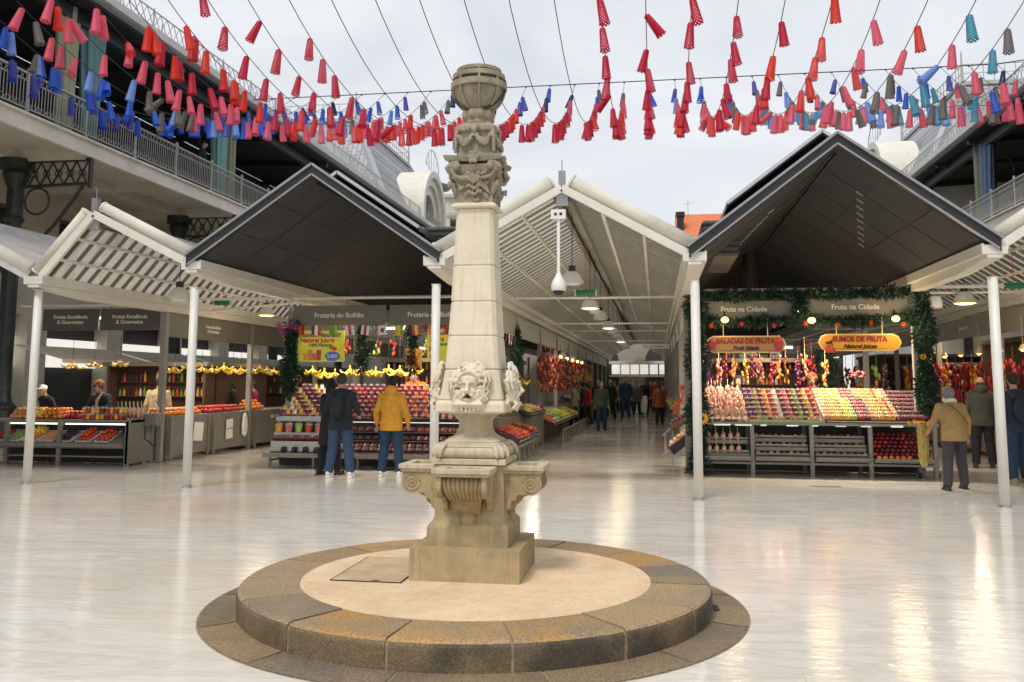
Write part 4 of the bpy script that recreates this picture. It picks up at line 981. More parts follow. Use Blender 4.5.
# round tower with open storeys far behind
t = thing('round_tower', 'pale round tower with open storeys and a disc roof far behind on the left', 'tower', (-20.5, 88, 0))
TW = M('tower_stone', (.50,.47,.42), .8, 0, .15, .6); m = MB(); m.lathe([(3.4,0),(3.4,16.2)], 32); m.build('core', M('tower_shade', (.20,.19,.18), .8, 0, .2, 1), t)
for z in (12.4, 15.0, 17.6): m = MB(); m.lathe([(4.3,z-.3),(4.6,z),(4.6,z+.35),(4.2,z+.5)], 32); m.build('storey_band', TW, t)
m = MB()
for k in range(18):
    a = k*math.pi/9; x, y = 4.15*math.cos(a), 4.15*math.sin(a); m.box(x-.25, x+.25, y-.25, y+.25, 9, 17.6)
m.build('pillar', TW, t)
m = MB(); m.lathe([(3.4,17.9),(3.4,19.5),(3.7,19.6),(3.7,19.9),(1.5,20.1)], 32); m.build('attic', TW, t)
m = MB(); m.lathe([(.5,19.9),(.5,20.9),(1.9,21.2),(2.1,21.5),(1.5,21.7),(.2,21.8)], 24, c=(-2,0)); m.build('disc_roof', M('disc_dark', (.16,.16,.17), .6), t)
# houses peeping between the roofs
t = thing('orange_roofed_house', 'house with bright orange tiled roof and chimney beyond the right of the central canopy', 'house', (4.5, 80, 0))
m = MB(); m.box(-2.4,3.2,-1,6,0,13.6); m.build('wall', PLAS, t)
m = MB(); m.prism([(-1.4,13.6),(9,13.6),(4,17.2)], 'x', -2.6, 3.4); r_ = m.build('roof', M('orange_tile', (.62,.17,.06), .7, 0, .15, 2), t)
m = MB(); m.box(-2.5,-1.9,1.,1.8,13,16.5); m.box(-2.6,-1.8,.9,1.9,16.5,16.9); m.build('chimney', BLACK, r_)
m = MB(); m.tube([(-1.5,1.2,16),(-1.5,1.2,18.)], .03, 5); m.tube([(-2.,1.2,17.6),(-1.,1.2,17.8)], .02, 5); m.build('aerial', IRON, r_)
t = thing('rear_gallery', 'pale rear wing of the market closing the far end of the aisles', 'building', (0, 66, 0))
m = MB(); m.box(-14, 12, 0, 3, 0, 9.0); m.build('wall', M('rear_wall', (.40,.36,.29), .8, 0, .15, 1), t)
m = MB(); m.box(-14, 12, -.5, 3, 9., 9.4); m.prism([(-.6,9.4),(3.5,9.4),(3.5,11.)], 'x', -14, 12); m.build('roof', SLATE, t)
for k in (0, 2, 3, 4, 5):
    x = -12.5+k*4.3; m = MB(); m.prism([(x+1.2*math.cos(math.pi*q/10), 3.2+1.2*math.sin(math.pi*q/10)) for q in range(11)]+[(x-1.2,0),(x+1.2,0)], 'y', -.05, .1); m.build('doorway', INT, t)
for q in range(6): m = MB(); m.box(-3.2+q*.68, -2.62+q*.68, -.12, -.06, 2.25, 2.95); m.build('glow_pane', M('rear_glow', (.6,.58,.5), .6, 0, 0, emit=(1,.95,.85), es=.45), t)  # panes given an added glow for the bright band ending the aisle
m = MB(); m.box(-3.4, 1., -.16, -.07, 2.98, 3.2); m.box(-3.4, 1., -.16, -.07, 2.05, 2.2); m.build('window_band', WHITE, t)
# ------------------------------------------------------------------ produce
def pm(name, c, r=.35, **k): return M('fruit_'+name, c, r, 0, .22, 18, coat=.3, **k)
FR = {}
def fruit_proto(kind, col, r, sz=(1,1,.92), stem=True):
    key = (kind, col, r)
    if key in FR: return FR[key]
    m = MB(); 
    prof = []
    for k in range(9):
        a = math.pi*k/8; d = 1-.14*math.exp(-(a/.5)**2)-.10*math.exp(-((math.pi-a)/.45)**2)
        prof.append((max(.0005, r*math.sin(a)*sz[0]), -r*math.cos(a)*d*sz[2]))
    m.lathe(prof, 12)
    if stem: m.m = 1; m.tube([(0,0,r*.72*sz[2]),(r*.08,0,r*1.05*sz[2])], r*.06, 5)
    FR[key] = (m, [FC_[col], M('stem_brown', (.08,.05,.02), .7)], r*sz[2]); return FR[key]
FC_ = {'orange': pm('orange', (.72,.22,.02)), 'red': pm('red', (.42,.02,.015)), 'dark red': pm('darkred', (.16,.008,.014)), 'yellow': pm('yellow', (.75,.50,.04)),
       'green': pm('green', (.18,.34,.04)), 'purple': pm('purple', (.10,.015,.08)), 'peach': pm('peach', (.70,.30,.12)), 'amber': pm('amber', (.75,.32,.03)), 'pink': pm('pink', (.60,.14,.16)), 'white': pm('white', (.75,.72,.62)), 'black': pm('black', (.02,.012,.02)), 'olive': pm('olive', (.25,.24,.05)), 'lime': pm('lime', (.38,.55,.06)), 'tomato': pm('tomato', (.62,.055,.012))}
PROT = {}
def put_fruit(kind, col, r, loc, label, group, sz=(1,1,.92)):
    key = (kind, col, r, label)
    if key not in PROT:
        mb, mats, hh = fruit_proto(kind, col, r, sz); bkey = (kind, col, r)
        if bkey in PROT: o = bpy.data.objects.new(kind, PROT[bkey]); COL.objects.link(o)
        else: o = mb.build(kind, mats, smooth=True); PROT[bkey] = o.data
        tag(o, label, kind.replace('_', ' '), group); PROT[key] = o; first = True
    else: o = PROT[key].copy(); COL.objects.link(o)
    o.location = loc; o.rotation_euler = (rnd.uniform(-.5,.5), rnd.uniform(-.5,.5), rnd.uniform(0,6.28)); s = rnd.uniform(.9,1.1); o.scale = (s,s,s)
    return o
def heap(kind, col, r, x0, x1, y0, y1, z, where, layers=2, dens=1., slope=(0,0), sz=(1,1,.92)):
    lab = '%s %s in the heap %s' % (col, kind.replace('_',' '), where); grp = '%s %ss %s' % (col, kind.replace('_',' '), where)
    d = 2*r*1.02
    for l in range(layers):
        a, b, c, e = x0+r+l*r*.9, x1-r-l*r*.9, y0+r+l*r*.9, y1-r-l*r*.9; y = c
        while y <= e+1e-6:
            x = a
            while x <= b+1e-6:
                if rnd.random() < dens:
                    put_fruit(kind, col, r, (x+rnd.uniform(-.1,.1)*r, y+rnd.uniform(-.1,.1)*r, z+r*.9+l*r*1.35+slope[0]*(x-x0)+slope[1]*(y-y0)), lab, grp, sz)
                x += d
            y += d

# prepared fruit in cups: coloured filling with a clear domed lid
LID = M('clear_lid', (.8,.8,.8), .06, 0, 0, alpha=.13)
RIM = M('cup_rim', (.42,.36,.33), .2, 0, 0)
def cup_proto(col):
    m = MB(); m.lathe([(.033,0),(.036,.01),(.043,.085),(.0005,.088)], 12); m.m = 1; m.lathe([(.043,.085),(.046,.088),(.046,.095),(.042,.097)], 12, caps=False); m.m = 2; m.lathe([(.043,.096),(.036,.118),(.0005,.128)], 12)
    return m.build('fruit_cup', [FC_[col], RIM, LID], smooth=False)
CUPS = {}
def cup(col, loc, label, group):
    if col not in CUPS: CUPS[col] = o = cup_proto(col)
    else: o = CUPS[col].copy(); COL.objects.link(o)
    o.location = loc; o.rotation_euler = (R(-8), 0, rnd.uniform(-.3,.3)); return tag(o, label, 'fruit cup', group)
TUBS = {}
def tub(col, col2, loc, label, group, sc=1.):
    key = (col, col2)
    if key not in TUBS:
        m = MB(); m.rings([[(-.05,-.04,0),(.05,-.04,0),(.05,.04,0),(-.05,.04,0)],[(-.058,-.048,.05),(.058,-.048,.05),(.058,.048,.05),(-.058,.048,.05)]])
        q = random.Random(hash(col) % 99 if 0 else len(col)*7+len(col2))
        for k in range(9): m.m = 1 if k % 3 == 0 else 0; m.ell((-.038+.038*(k % 3), -.026+.026*(k//3), .055), (.026,.020,.026), 6, 5, Matrix.Rotation(q.uniform(0,3),3,'Z'))
        m.m = 2; m.rings([[(-.06,-.05,.05),(.06,-.05,.05),(.06,.05,.05),(-.06,.05,.05)],[(-.045,-.035,.085),(.045,-.035,.085),(.045,.035,.085),(-.045,.035,.085)]])
        TUBS[key] = o = m.build('fruit_tub', [FC_[col], FC_[col2], LID])
    else: o = TUBS[key].copy(); COL.objects.link(o)
    o.location = loc; o.rotation_euler = (R(24), 0, rnd.uniform(-.12,.12)); o.scale = (sc,sc,sc); return tag(o, label, 'fruit tub', group)

SGREY = M('stall_grey', (.25,.235,.205), .45, .25, .12, 4)
SDARK = M('under_stall_shade', (.05,.047,.043), .5, .2, .2, 4)  # back panels reach the floor as painted shade under the stalls
GLOW = M('display_tube', (1,.97,.9), .4, 0, 0, emit=(1,.93,.80), es=1.6)
# ---- right stall: fruit cups under the Fruta na Cidade boards
t = thing('fruit_cup_stall', 'long tiered grey steel stall of fruit cups and apples on the right', 'stall', (2.8, 16.9, 0))
m = MB(); X0, X1 = .80-2.8, 4.86-2.8
bays = [.80-2.8, 1.69-2.8, 2.72-2.8, 3.72-2.8, 4.80-2.8]
for k, x in enumerate(bays):
    m = MB(); m.box(x-.035, x+.035, .02, .09, 0, .90); m.box(x-.035, x+.035, .9, .97, 0, .9); m.box(x-.03,x+.03,.09,.9,.22,.27); m.build('leg', SGREY, t)
m = MB(); m.box(X0, X1, .04, .95, .20, .24); m.build('bottom_rail', SGREY, t)
for k in range(4):
    a, b = bays[k]+.045, bays[k+1]-.045
    m = MB(); m.prism([(-.10,.30),(-.06,.30),(-.06,.27),(.5,.29),(.5,.31),(-.08,.345),(-.10,.345)], 'x', a, b)
    s = m.build('front_tray', SGREY, t)
    if k < 3:
        for q, (y, z) in enumerate(((.0,.40),(.12,.55),(.24,.70)) if k else ((.05,.44),(.2,.66))):
            m = MB(); m.box(a+.01, b-.01, y, y+.015, z-.11, z+.01); m.box(a+.01, b-.01, y, y+.14, z-.045, z-.028); m.build('shelf', SGREY, t)
m = MB(); m.box(X0, X1, .97, 1.0, .01, .93); m.build('back_panel', SDARK, t)
m = MB(); m.box(X0, X1, -.02, 1.0, .90, .95); m.build('counter_edge', SGREY, t)
m = MB(); m.prism([(.0,.96),(1.25,1.50),(1.25,1.46),(.02,.95)], 'x', X0, X1-.0); m.build('display_slope', M('slope_board', (.16,.075,.04), .6, 0, .2, 5), t)
m = MB(); m.box(X0, X0+.03, 0, 1.25, .95, 1.2); m.box(X1-.03, X1, 0, 1.25, .95, 1.25); m.build('side_panel', LID, t)
for q in range(9): m = MB(); a = X0+.12+q*.44+rnd.uniform(0,.1); m.box(a, a+rnd.uniform(.10,.30), -.035, .03, .885, .905+rnd.random()*.02); m.build('cloth_scrap', M('glinting_liner', (.8,.8,.76), .4, 0, .1, 20, emit=(1,.95,.85), es=.25), t, bevel=.006)  # white cloth scraps with emission added for bright glints
m = MB(); m.box(1.64-2.8, 2.95-2.8, -.035, -.025, .955, 1.0); m.build('green_label_strip', M('label_green', (.28,.42,.16), .5, 0, .6, 60), t)
m = MB(); m.box(3.0-2.8, 4.7-2.8, .02, .05, .95, .985); m.build('price_rail', M('price_rail', (.7,.7,.66), .4), t)
for k, x in enumerate((4.55-2.8, 4.85-2.8)):
    m = MB(); m.tube([(x-.02,.1,.05),(x+.02,.1,.05)], .05, 12); m.build('castor', BLACK, t)
slope = lambda Y: .97+(Y-16.9)*.43
ccols = ['purple','purple','olive','dark red','amber','red','white','dark red','pink','dark red','green','dark red','yellow','red']
for c, col in enumerate(ccols):
    for r_ in range(6):
        Y = 17.0+r_*.19; x = 1.66+c*.0905
        cup(col, (x-.012*r_*0, Y, slope(Y)+.015), '%s fruit cup, %s row up, %s from the left, on the right stall' % (col, ordn(r_+1), ordn(c+1)), 'fruit cups on the right stall')
for c in range(12):
    cup(['red','orange','green','dark red','amber','peach'][c % 6], (1.70+c*.103, 16.915, .955), 'short fruit cup, %s in the front row under the slope, right stall' % ordn(c+1), 'front row of cups on the right stall')
tcols = [('peach','white'),('amber','peach'),('amber','yellow'),('yellow','green'),('lime','yellow'),('red','dark red'),('dark red','red'),('peach','amber'),('amber','yellow'),('amber','green'),('yellow','red')]
for c in range(11):
    for r_ in range(9):
        Y = 16.98+r_*.13; a, b = tcols[(c+(r_ > 5)) % 11]
        x = 2.98+c*.118
        tub(a, b, (x, Y, slope(Y)+.02), '%s fruit tub, %s row up, %s from the left, on the right stall' % (a, ordn(r_+1), ordn(c+1)), 'clear tubs of cut fruit on the right stall')
for c in range(6):
    for r_ in range(7):
        Y = 16.98+r_*.16; x = 4.20+c*.115
        tub('dark red', 'dark red', (x, Y, slope(Y)+.02), 'dark red berry punnet, %s row up, %s from the left, right stall end' % (ordn(r_+1), ordn(c+1)), 'dark red punnets at the right stall end')
# skewered sweets in pink paper cones at the left end
PK = M('pink_paper', (.66,.36,.26), .5, 0, .35, 30); STK = M('pale_stick', (.75,.62,.42), .6, 0, .1)
def skewer():
    m = MB(); m.lathe([(.018,0),(.045,.13),(.03,.17),(.0005,.175)], 10)
    for k in range(4): m.ell((.02*math.cos(k*1.6), .02*math.sin(k*1.6), .14+.012*k), (.022,.022,.02), 6, 5)
    m.m = 1; m.tube([(0,0,.1),(.006,0,.30)], .005, 5); return m.build('fruit_skewer', [PK, STK], smooth=True)
sk = None
for c in range(8):
    for r_ in range(5):
        Y = 17.0+r_*.22; x = .86+c*.095+.03*(r_ % 2)
        if sk is None: o = sk = skewer()
        else: o = sk.copy(); COL.objects.link(o)
        o.location = (x, Y, slope(Y)+.01); o.rotation_euler = (rnd.uniform(-.12,.12), rnd.uniform(-.12,.12), rnd.uniform(0,6)); s = rnd.uniform(.9,1.15); o.scale = (s,s,s)
        tag(o, 'pink fruit skewer, %s row up, %s from the left, at the right stall left end' % (ordn(r_+1), ordn(c+1)), 'fruit skewer', 'fruit skewers on the right stall')
for r_ in range(2):
    for c in range(5):
        o = sk.copy(); COL.objects.link(o); o.location = (.93+c*.13, 16.97+.15*r_, .36+.22*r_); o.scale = (1,1,.9)
        tag(o, 'fruit skewer on the %s low shelf, %s from the left, right stall' % (ordn(r_+1), ordn(c+1)), 'fruit skewer', 'low shelf skewers on the right stall')
for k in (1, 2):
    for q, (y, z) in enumerate(((.0,.40),(.12,.55),(.24,.70))):
        for c in range(8):
            col = [['amber','red','yellow'],['red','peach','tomato']][k-1][(c+q) % 3]; x = bays[k]+2.8+.10+c*.115
            put_fruit('apple', col, .034, (x, 16.9+y+.055, z+.008), '%s apple on the %s low shelf, %s bay of the right stall' % (col, ordn(q+1), ordn(k+1)), 'shelf fruit in the %s bay' % ordn(k+1))
for l in range(6):
    for c in range(11):
        col = 'dark red' if rnd.random() < .75 else 'red'
        put_fruit('apple', col, .043, (3.80+c*.088+(l % 2)*.04, 16.93+l*.07, .41+l*.066), '%s apple piled in the last bay of the right stall' % col, '%s apples piled in the last bay' % col)
for c in range(6): put_fruit('orange', 'orange', .045, (3.84+c*.1, 16.85, .36), 'orange in the lowest front row of the last bay, right stall', 'oranges in the front row of the last bay')

# ---- left stall: juice and fruit cups under the Frutaria do Bolhao boards
t = thing('juice_stall', 'long tiered grey steel stall crowded with dark red fruit cups', 'stall', (-5.5, 16.6, 0))
X0, X1 = -7.38+5.5, -3.42+5.5
m = MB(); m.prism([(-.06,.20),(1.5,.20),(1.5,.25),(-.04,.29),(-.08,.29)], 'x', X0-.1, X1); m.build('bottom_tray', SGREY, t)
for x in (X0+.02, X0+.9, X0+1.7, X0+1.78, X0+2.6, X1-.05): m = MB(); m.box(x-.02, x+.02, .0, .05, 0, .2); m.box(x-.02, x+.02, 1.2, 1.25, 0, .2); m.bar((x,.05,.14),(x,1.2,.14),.03,.03); m.build('leg', SGREY, t)
for y, z0, z1, a, b in ((.08,.29,.50,X0,X0+1.15),(.22,.52,.66,X0,X0+1.1),(.30,.86,.97,X0,X0+1.2),(.05,.285,.31,X0+1.2,X1),(.12,.36,.385,X0+1.2,X1),(.20,.5,.525,X0+1.2,X1),(.28,.66,.685,X0+1.2,X1)):
    m = MB(); m.box(a, b, y, y+.02, z0, z1); m.box(a, b, y, y+.2, z0, z0+.012); m.build('shelf_front', STEEL if a == X0 else SGREY, t)
m = MB(); m.box(X0, X1, .5, .53, .01, .97); m.build('back_panel', SDARK, t)
m = MB(); m.prism([(.30,.95),(1.6,1.52),(1.6,1.48),(.32,.93)], 'x', X0, X1); m.build('display_slope', M('slope_red', (.12,.03,.03), .6, 0, .2, 5), t)
m = MB(); m.box(X0, X1, 1.60, 1.95, 1.44, 1.50); m.build('back_counter', M('white_top', (.62,.6,.58), .4), t)
m = MB(); m.box(X0+1.1, X1-.1, .33, .35, .86, .875); m.build('tube_light', M('dim_tube', (1,.9,.85), .4, 0, 0, emit=(1,.86,.76), es=.5), t)
m = MB(); m.box(X0+.02, X0+.05, .0, 1.6, .95, 1.0); m.build('side_rail', STEEL, t)
slope2 = lambda Y: .965+(Y-16.9)*.4385
for c in range(29):
    for r_ in range(7):
        Y = 16.97+r_*.18; x = -7.30+c*.133
        if c < 7: col = ['purple','yellow','white','yellow','dark red','yellow','dark red'][(c+r_) % 7]
        elif c < 19: col = 'dark red' if (r_+c) % 5 else 'red'
        else: col = ['red','dark red','orange','tomato','dark red'][(c+r_*2) % 5]
        cup(col, (x, Y, slope2(Y)+.01), '%s fruit cup, %s row up, %s from the left, on the left stall' % (col, ordn(r_+1), ordn(c+1)), 'fruit cups on the left stall')
for q, (y, z) in enumerate(((.06,.305),(.12,.375),(.20,.515),(.27,.675))):
    for c in range(18):
        a, b = [('dark red','black'),('dark red','pink'),('red','white'),('tomato','peach')][q if c > 10 else (q+1) % 3]
        tub(a, b, (-6.08+c*.148, 16.66+y+.04, z+.01), '%s fruit tub, %s low shelf, %s from the left, on the left stall' % (a, ordn(q+1), ordn(c+1)), 'fruit tubs on the low shelves of the left stall', 1.1)
for c, (a, b) in enumerate((('amber','red'),('pink','red'),('lime','white'),('tomato','yellow'),('pink','white'))):
    o = cup(a, (-7.24+c*.2, 16.72, .67), '%s large fruit cup, %s from the left, on the middle shelf of the left stall' % (a, ordn(c+1)), 'five large cups on the left stall'); o.scale = (1.6,1.6,1.6)
for c in range(10): tub('dark red','purple', (-7.3+c*.108, 16.75, .53), 'dark red punnet, %s from the left, under the large cups, left stall' % ordn(c+1), 'dark red punnets on the left stall')
for c in range(4):
    m = MB(); m.lathe([(.035,0),(.045,.02),(.045,.08),(.03,.09),(.032,.11),(.0005,.112)], 12); o = m.build('preserve_jar', [FC_['black']], smooth=True); o.location = (-7.1+c*.22, 16.62, .29)
    tag(o, 'dark preserve jar, %s from the left, on the lowest tray of the left stall' % ordn(c+1), 'jar', 'jars on the left stall')

# ---- corner fruit stall, far left
t = thing('corner_fruit_stall', 'grey two level corner fruit stall with lit white trays at the far left', 'stall', (-11.5, 16.2, 0))
X0, X1 = -13.1+11.5, -10.08+11.5
for x in (X0+.4, X0+1.55, X1-.03):
    m = MB(); m.box(x-.04, x+.04, .0, .06, 0, .86); m.box(x-.04,x+.04,.8,.86,0,.86); m.build('leg', SGREY, t)
m = MB(); m.prism([(-.05,.36),(.0,.33),(.62,.60),(.62,.64),(-.02,.40),(-.05,.43)], 'x', X0, X1-.08); m.build('lower_shelf', SGREY, t)
m = MB(); m.box(X0, X1, .05, .08, .16, .19); m.build('foot_rail', SGREY, t)
m = MB(); m.box(X0, X1, .08, 1.0, .83, .88); m.build('counter_top', SGREY, t)
m = MB(); m.box(X1-.05, X1, .0, 1.05, .05, .9); m.build('side_panel', SGREY, t)
m = MB(); m.box(X0, X1-.06, .62, .65, .01, .83); m.build('back_panel', SDARK, t)
m = MB(); m.box(X0+.3, X0+1.5, .10, .13, .785, .81); m.box(X0+1.6, X1-.15, .10, .13, .785, .81); m.build('tube_light', GLOW, t)
zz = lambda Y: .40+(Y-16.2)*.40
WT = M('white_tray', (.72,.72,.70), .35)
TR = [('red','apple',-12.95,.045),('green','apple',-12.6,.035),('orange','orange',-12.25,.04),('peach','apple',-11.9,.032),('black','plum',-11.5,.035),('tomato','tomato',-11.1,.042),('tomato','persimmon',-10.7,.045)]
for k, (col, kind, x, r) in enumerate(TR):
    m = MB(); w_ = .165; m.box(-w_, w_, -.24, .24, 0, .008)
    for a in ((-w_,-w_+.008,-.24,.24),(w_-.008,w_,-.24,.24),(-w_,w_,-.24,-.232),(-w_,w_,.232,.24)): m.box(*a, 0, .035)
    o = m.build('fruit_tray', WT); o.location = (x+.02, 16.49, .53); o.rotation_euler = (math.atan(.40), 0, 0)
    tag(o, 'white tray of %s %ss on the lower shelf, %s from the left' % (col, kind, ordn(k+1)), 'tray', 'white trays on the corner stall')
    heap(kind, col, r, x-.12, x+.16, 16.28, 16.7, zz(16.28)+.02, 'on the corner stall, %s tray' % ordn(k+1), 1 if k < 4 else 2, .95, (0,.42))
heap('banana_pepper', 'yellow', .03, -12.35, -12.1, 16.5, 16.72, .60, 'by the tray light on the corner stall', 2, .9, (0,.2), (1,1,2.2))
heap('apple', 'peach', .048, -12.75, -12.1, 16.3, 17.0, .89, 'on the corner stall counter, left end', 3, .95)
heap('orange', 'orange', .048, -12.1, -11.6, 16.3, 17.0, .89, 'on the corner stall counter', 3, .95)
heap('pomegranate', 'red', .05, -11.6, -11.25, 16.4, 17.0, .89, 'in the middle of the corner stall counter', 2, .95)
heap('mango', 'yellow', .05, -12.35, -11.95, 16.26, 16.5, .93, 'at the front of the corner stall counter', 2, .9, (0,0), (1,1,1.3))
for c in range(9):
    for r_ in range(2):
        for l in range(2): cup(['red','amber','red','yellow','amber','dark red'][(c+l) % 6], (-11.15+c*.1, 16.35+.12*r_, .885+.125*l), '%s fruit cup in the stack of cups at the right of the corner stall' % ['red','amber','red','yellow','amber','dark red'][(c+l) % 6], 'stacked cups on the corner stall')
for c in range(12):
    o = sk.copy(); COL.objects.link(o); o.location = (-10.55+(c % 6)*.085, 16.6+.12*(c//6), .89); tag(o, 'fruit skewer standing on the corner stall counter end, %s of twelve' % ordn(c+1), 'fruit skewer', 'skewers on the corner stall')

# ---- counters receding along the left side aisle
def side_counter(x, y0, y1, side, label, h=.86, deep=.8, mat=SGREY):
    t = thing('market_counter', label, 'counter', (x, (y0+y1)/2, 0), 0, 'market counters along the aisles'); L_ = (y1-y0)/2-.04; s = side
    m = MB(); a, b = sorted((0, s*.03)); m.box(a, b, -L_, L_, .10, h); m.build('front_panel', mat, t)
    m = MB(); a, b = sorted((s*.04, -s*deep)); m.box(a, b, -L_, L_, h, h+.04); m.build('counter_top', mat, t)
    for yy in (-L_+.04, L_-.04):
        m = MB(); a, b = sorted((s*.035, s*.07)); m.box(a, b, yy-.03, yy+.03, 0, h); m.build('leg', mat, t)
    for yy in (-L_, L_): 
        m = MB(); a, b = sorted((0, -s*deep)); m.box(a, b, yy-.012, yy+.012, .05, h); m.build('end_panel', mat, t)
    return t
for k, (a, b) in enumerate(((17.35,19.1),(19.2,21.1),(21.35,23.4),(23.5,25.5),(25.8,29.8),(30.,34.))): side_counter(-9.95, a, b, 1, 'grey market counter, %s from the front beside the left side aisle' % ordn(k+1), .88)
heap('tomato', 'orange', .05, -10.5, -9.95, 17.45, 18.9, .92, 'on the first side counter', 2, .93)
heap('tomato', 'red', .05, -10.5, -9.95, 19.3, 20.9, .93, 'on the second side counter', 2, .93)
heap('orange', 'orange', .055, -10.5, -9.98, 21.5, 22.3, .93, 'on the third side counter', 3, .95)
PAPER = M('paper_white', (.72,.70,.64), .7, 0, .06, 10)
def notice(loc, w_, h_, rx, rz, label):
    m = MB(); m.rings([[(-w_/2,-.002,-h_/2),(w_/2,-.004,-h_/2+.02),(w_/2,.0,h_/2),(-w_/2,.002,h_/2-.015)],[(-w_/2,.001,-h_/2),(w_/2,-.001,-h_/2+.02),(w_/2,.003,h_/2),(-w_/2,.005,h_/2-.015)]])
    o = m.build('paper_notice', PAPER); o.location = loc; o.rotation_euler = (0, rx, rz); return tag(o, label, 'notice', 'white papers on the counters')
notice((-9.88, 18.55, .55), .40, .42, .12, R(90), 'white paper notice with torn corner on the first side counter')
notice((-9.88, 20.0, .66), .34, .22, -.03, R(90), 'upper pale card on the second side counter')
notice((-9.88, 20.0, .42), .34, .24, .02, R(90), 'lower pale card on the second side counter')
m = MB(); pts = [( -9.86, 21.0, .86)]
m.rings([[(-9.86+.03*math.cos(a)*f, 20.75+.14*f2*math.sin(a), z) for a in [2*math.pi*k/10 for k in range(10)]] for z, f, f2 in ((.88,.5,.3),(.8,1,.8),(.6,1.3,1.1),(.4,1.2,1.0),(.32,.4,.4))])
tag(m.build('plastic_bag', M('bag_white', (.75,.74,.70), .35, 0, .08), smooth=True), 'white plastic bag hanging on the second side counter', 'bag')
# weighing machine / card reader stand between stall and post
t = thing('till_stand', 'grey till stand on the end of the corner fruit stall', 'till', (-9.95, 16.9, 0)); m = MB(); m.box(-.18,.12,-.15,.15,.75,1.0); m.build('box', SGREY, t, bevel=.01); m = MB(); m.tube([(.1,-.1,1.0),(.14,-.12,1.1),(.05,-.14,1.22)], .012, 6); m.build('arm', WHITE, t); m = MB(); m.tube([(-.1,-.16,.75),(-.08,-.2,.5),(.05,-.2,.42),(.1,-.16,.35)], .012, 6); m.build('cable', BLACK, t)

# bunches of bananas
BAN = pm('banana', (.72,.48,.03))
def bananas(loc, label, sc=1., rz=0):
    global bproto
    if bproto is None:
        m = MB()
        for k in range(6):
            a = -.3+k*1.05; d = Vector((math.cos(a), math.sin(a)*.7, 0))
            m.tube([(0,0,0),(d.x*.05,d.y*.05,-.045),(d.x*.11,d.y*.11,-.075-.02*(k%2)),(d.x*.16,d.y*.16,-.06-.03*(k%2)),(d.x*.20,d.y*.20,-.02-.04*(k%2))], [.009,.019,.022,.018,.006], 7)
        m.tube([(0,0,.05),(0,0,-.02)], .012, 6); bproto = o = m.build('banana_bunch', BAN, smooth=True)
        m = MB(); m.tube([(0,0,.04),(0,0,.45)], .004, 5); m.build('string', BLACK, o)
        tag(o, label, 'bananas', 'hanging bunches of bananas'); o.location = loc; o.rotation_euler = (0,0,rz); return
    dup(bproto, loc, rz, label, scl=sc)
bproto = None
bl = [(-11.35,16.9,2.02,'above the corner stall, left'),(-11.9,17.0,2.0,'above the corner stall, leftmost'),(-10.9,17.1,2.05,'above the corner stall, right')]
for k in range(11): bl.append((-10.0, 17.75+k*.5+rnd.uniform(-.1,.1), 2.05-rnd.random()*.12, '%s in the row over the left side aisle counters' % ordn(k+1)))
for k in range(9): bl.append((-6.95+k*.27, 17.55+rnd.uniform(-.1,.1), 1.95-rnd.random()*.15, '%s in the row over the juice stall' % ordn(k+1)))
for x, y, z, lb in bl: bananas((x, y, z), 'bunch of yellow bananas hanging '+lb, rnd.uniform(1.1,1.45), rnd.uniform(0,6))
bananas((-3.2, 21.3, 1.75), 'large bunch of bananas hanging at the left of the central aisle', 1.6, 1)

# ---- produce displays along the central aisle, left side
CRATE = M('crate_dark', (.05,.03,.05), .6, 0, .2); CRW = M('crate_pale', (.55,.53,.48), .6, 0, .1)
def crate(x, y, z, w_, d, h, tilt, mat, pcol, r, label, plabel, rz=0):
    """open crate; local +y is the raised back side"""
    t = thing('produce_crate', label, 'crate', (x, y, z), rz, 'crates of produce along the aisles'); q = R(tilt)
    rot = Matrix.Rotation(q, 4, 'X')
    m = MB(); m.box(-w_/2, w_/2, 0, d, 0, .012)
    for a in ((-w_/2,-w_/2+.014,0,d),(w_/2-.014,w_/2,0,d),(-w_/2,w_/2,0,.014),(-w_/2,w_/2,d-.014,d)): m.box(*a, 0, h)
    m.shift(rot); m.build('box', mat, t)
    m = MB(); m.box(-w_/2-.004, w_/2+.004, -.004, .0, h*.45, h*.6); m.shift(rot); m.build('edge_band', CRW if mat == CRATE else SGREY, t)
    m = MB(); n1, n2 = int(w_/(r*1.9)), int(d/(r*1.9))
    cols = pcol if isinstance(pcol, (list, tuple)) else [pcol]
    for l in range(2):
        for i in range(n1-l):
            for j in range(n2-l):
                m.m = rnd.randrange(len(cols)); m.ell((-w_/2+r*1.2+i*r*1.9+l*r+rnd.uniform(-.2,.2)*r, r*1.2+j*r*1.9+l*r, h-.5*r+l*r*1.1), (r, r, r*.9), 7, 5)
    m.shift(rot); o = m.build('produce_heap', [FC_[c] for c in cols], smooth=True); o.location = (x, y, z); o.rotation_euler = (0,0,rz); stuff(o, plabel, 'produce')
def rack(x, y0, y1, side, label):
    t = thing('produce_rack', label, 'rack', (x, (y0+y1)/2, 0), 0, 'low produce racks along the central aisle'); L_ = (y1-y0)/2; s = side
    n = max(2, int((y1-y0)/.7)+1)
    for k in range(n):
        yy = -L_+k*2*L_/(n-1); m = MB(); m.box(*sorted((s*.38, s*.42)), yy-.02, yy+.02, 0, .36); m.box(*sorted((-s*.3, -s*.34)), yy-.02, yy+.02, 0, .62); m.build('leg', SGREY, t)
    m = MB(); m.bar((s*.4,-L_,.36),(s*.4,L_,.36),.04,.05); m.bar((-s*.32,-L_,.62),(-s*.32,L_,.62),.04,.05); m.bar((s*.04,-L_,.49),(s*.04,L_,.49),.04,.04); m.build('frame', SGREY, t)
rack(-3.15, 18.2, 21.0, 1, 'low grey rack of tilted crates, first on the left of the central aisle')
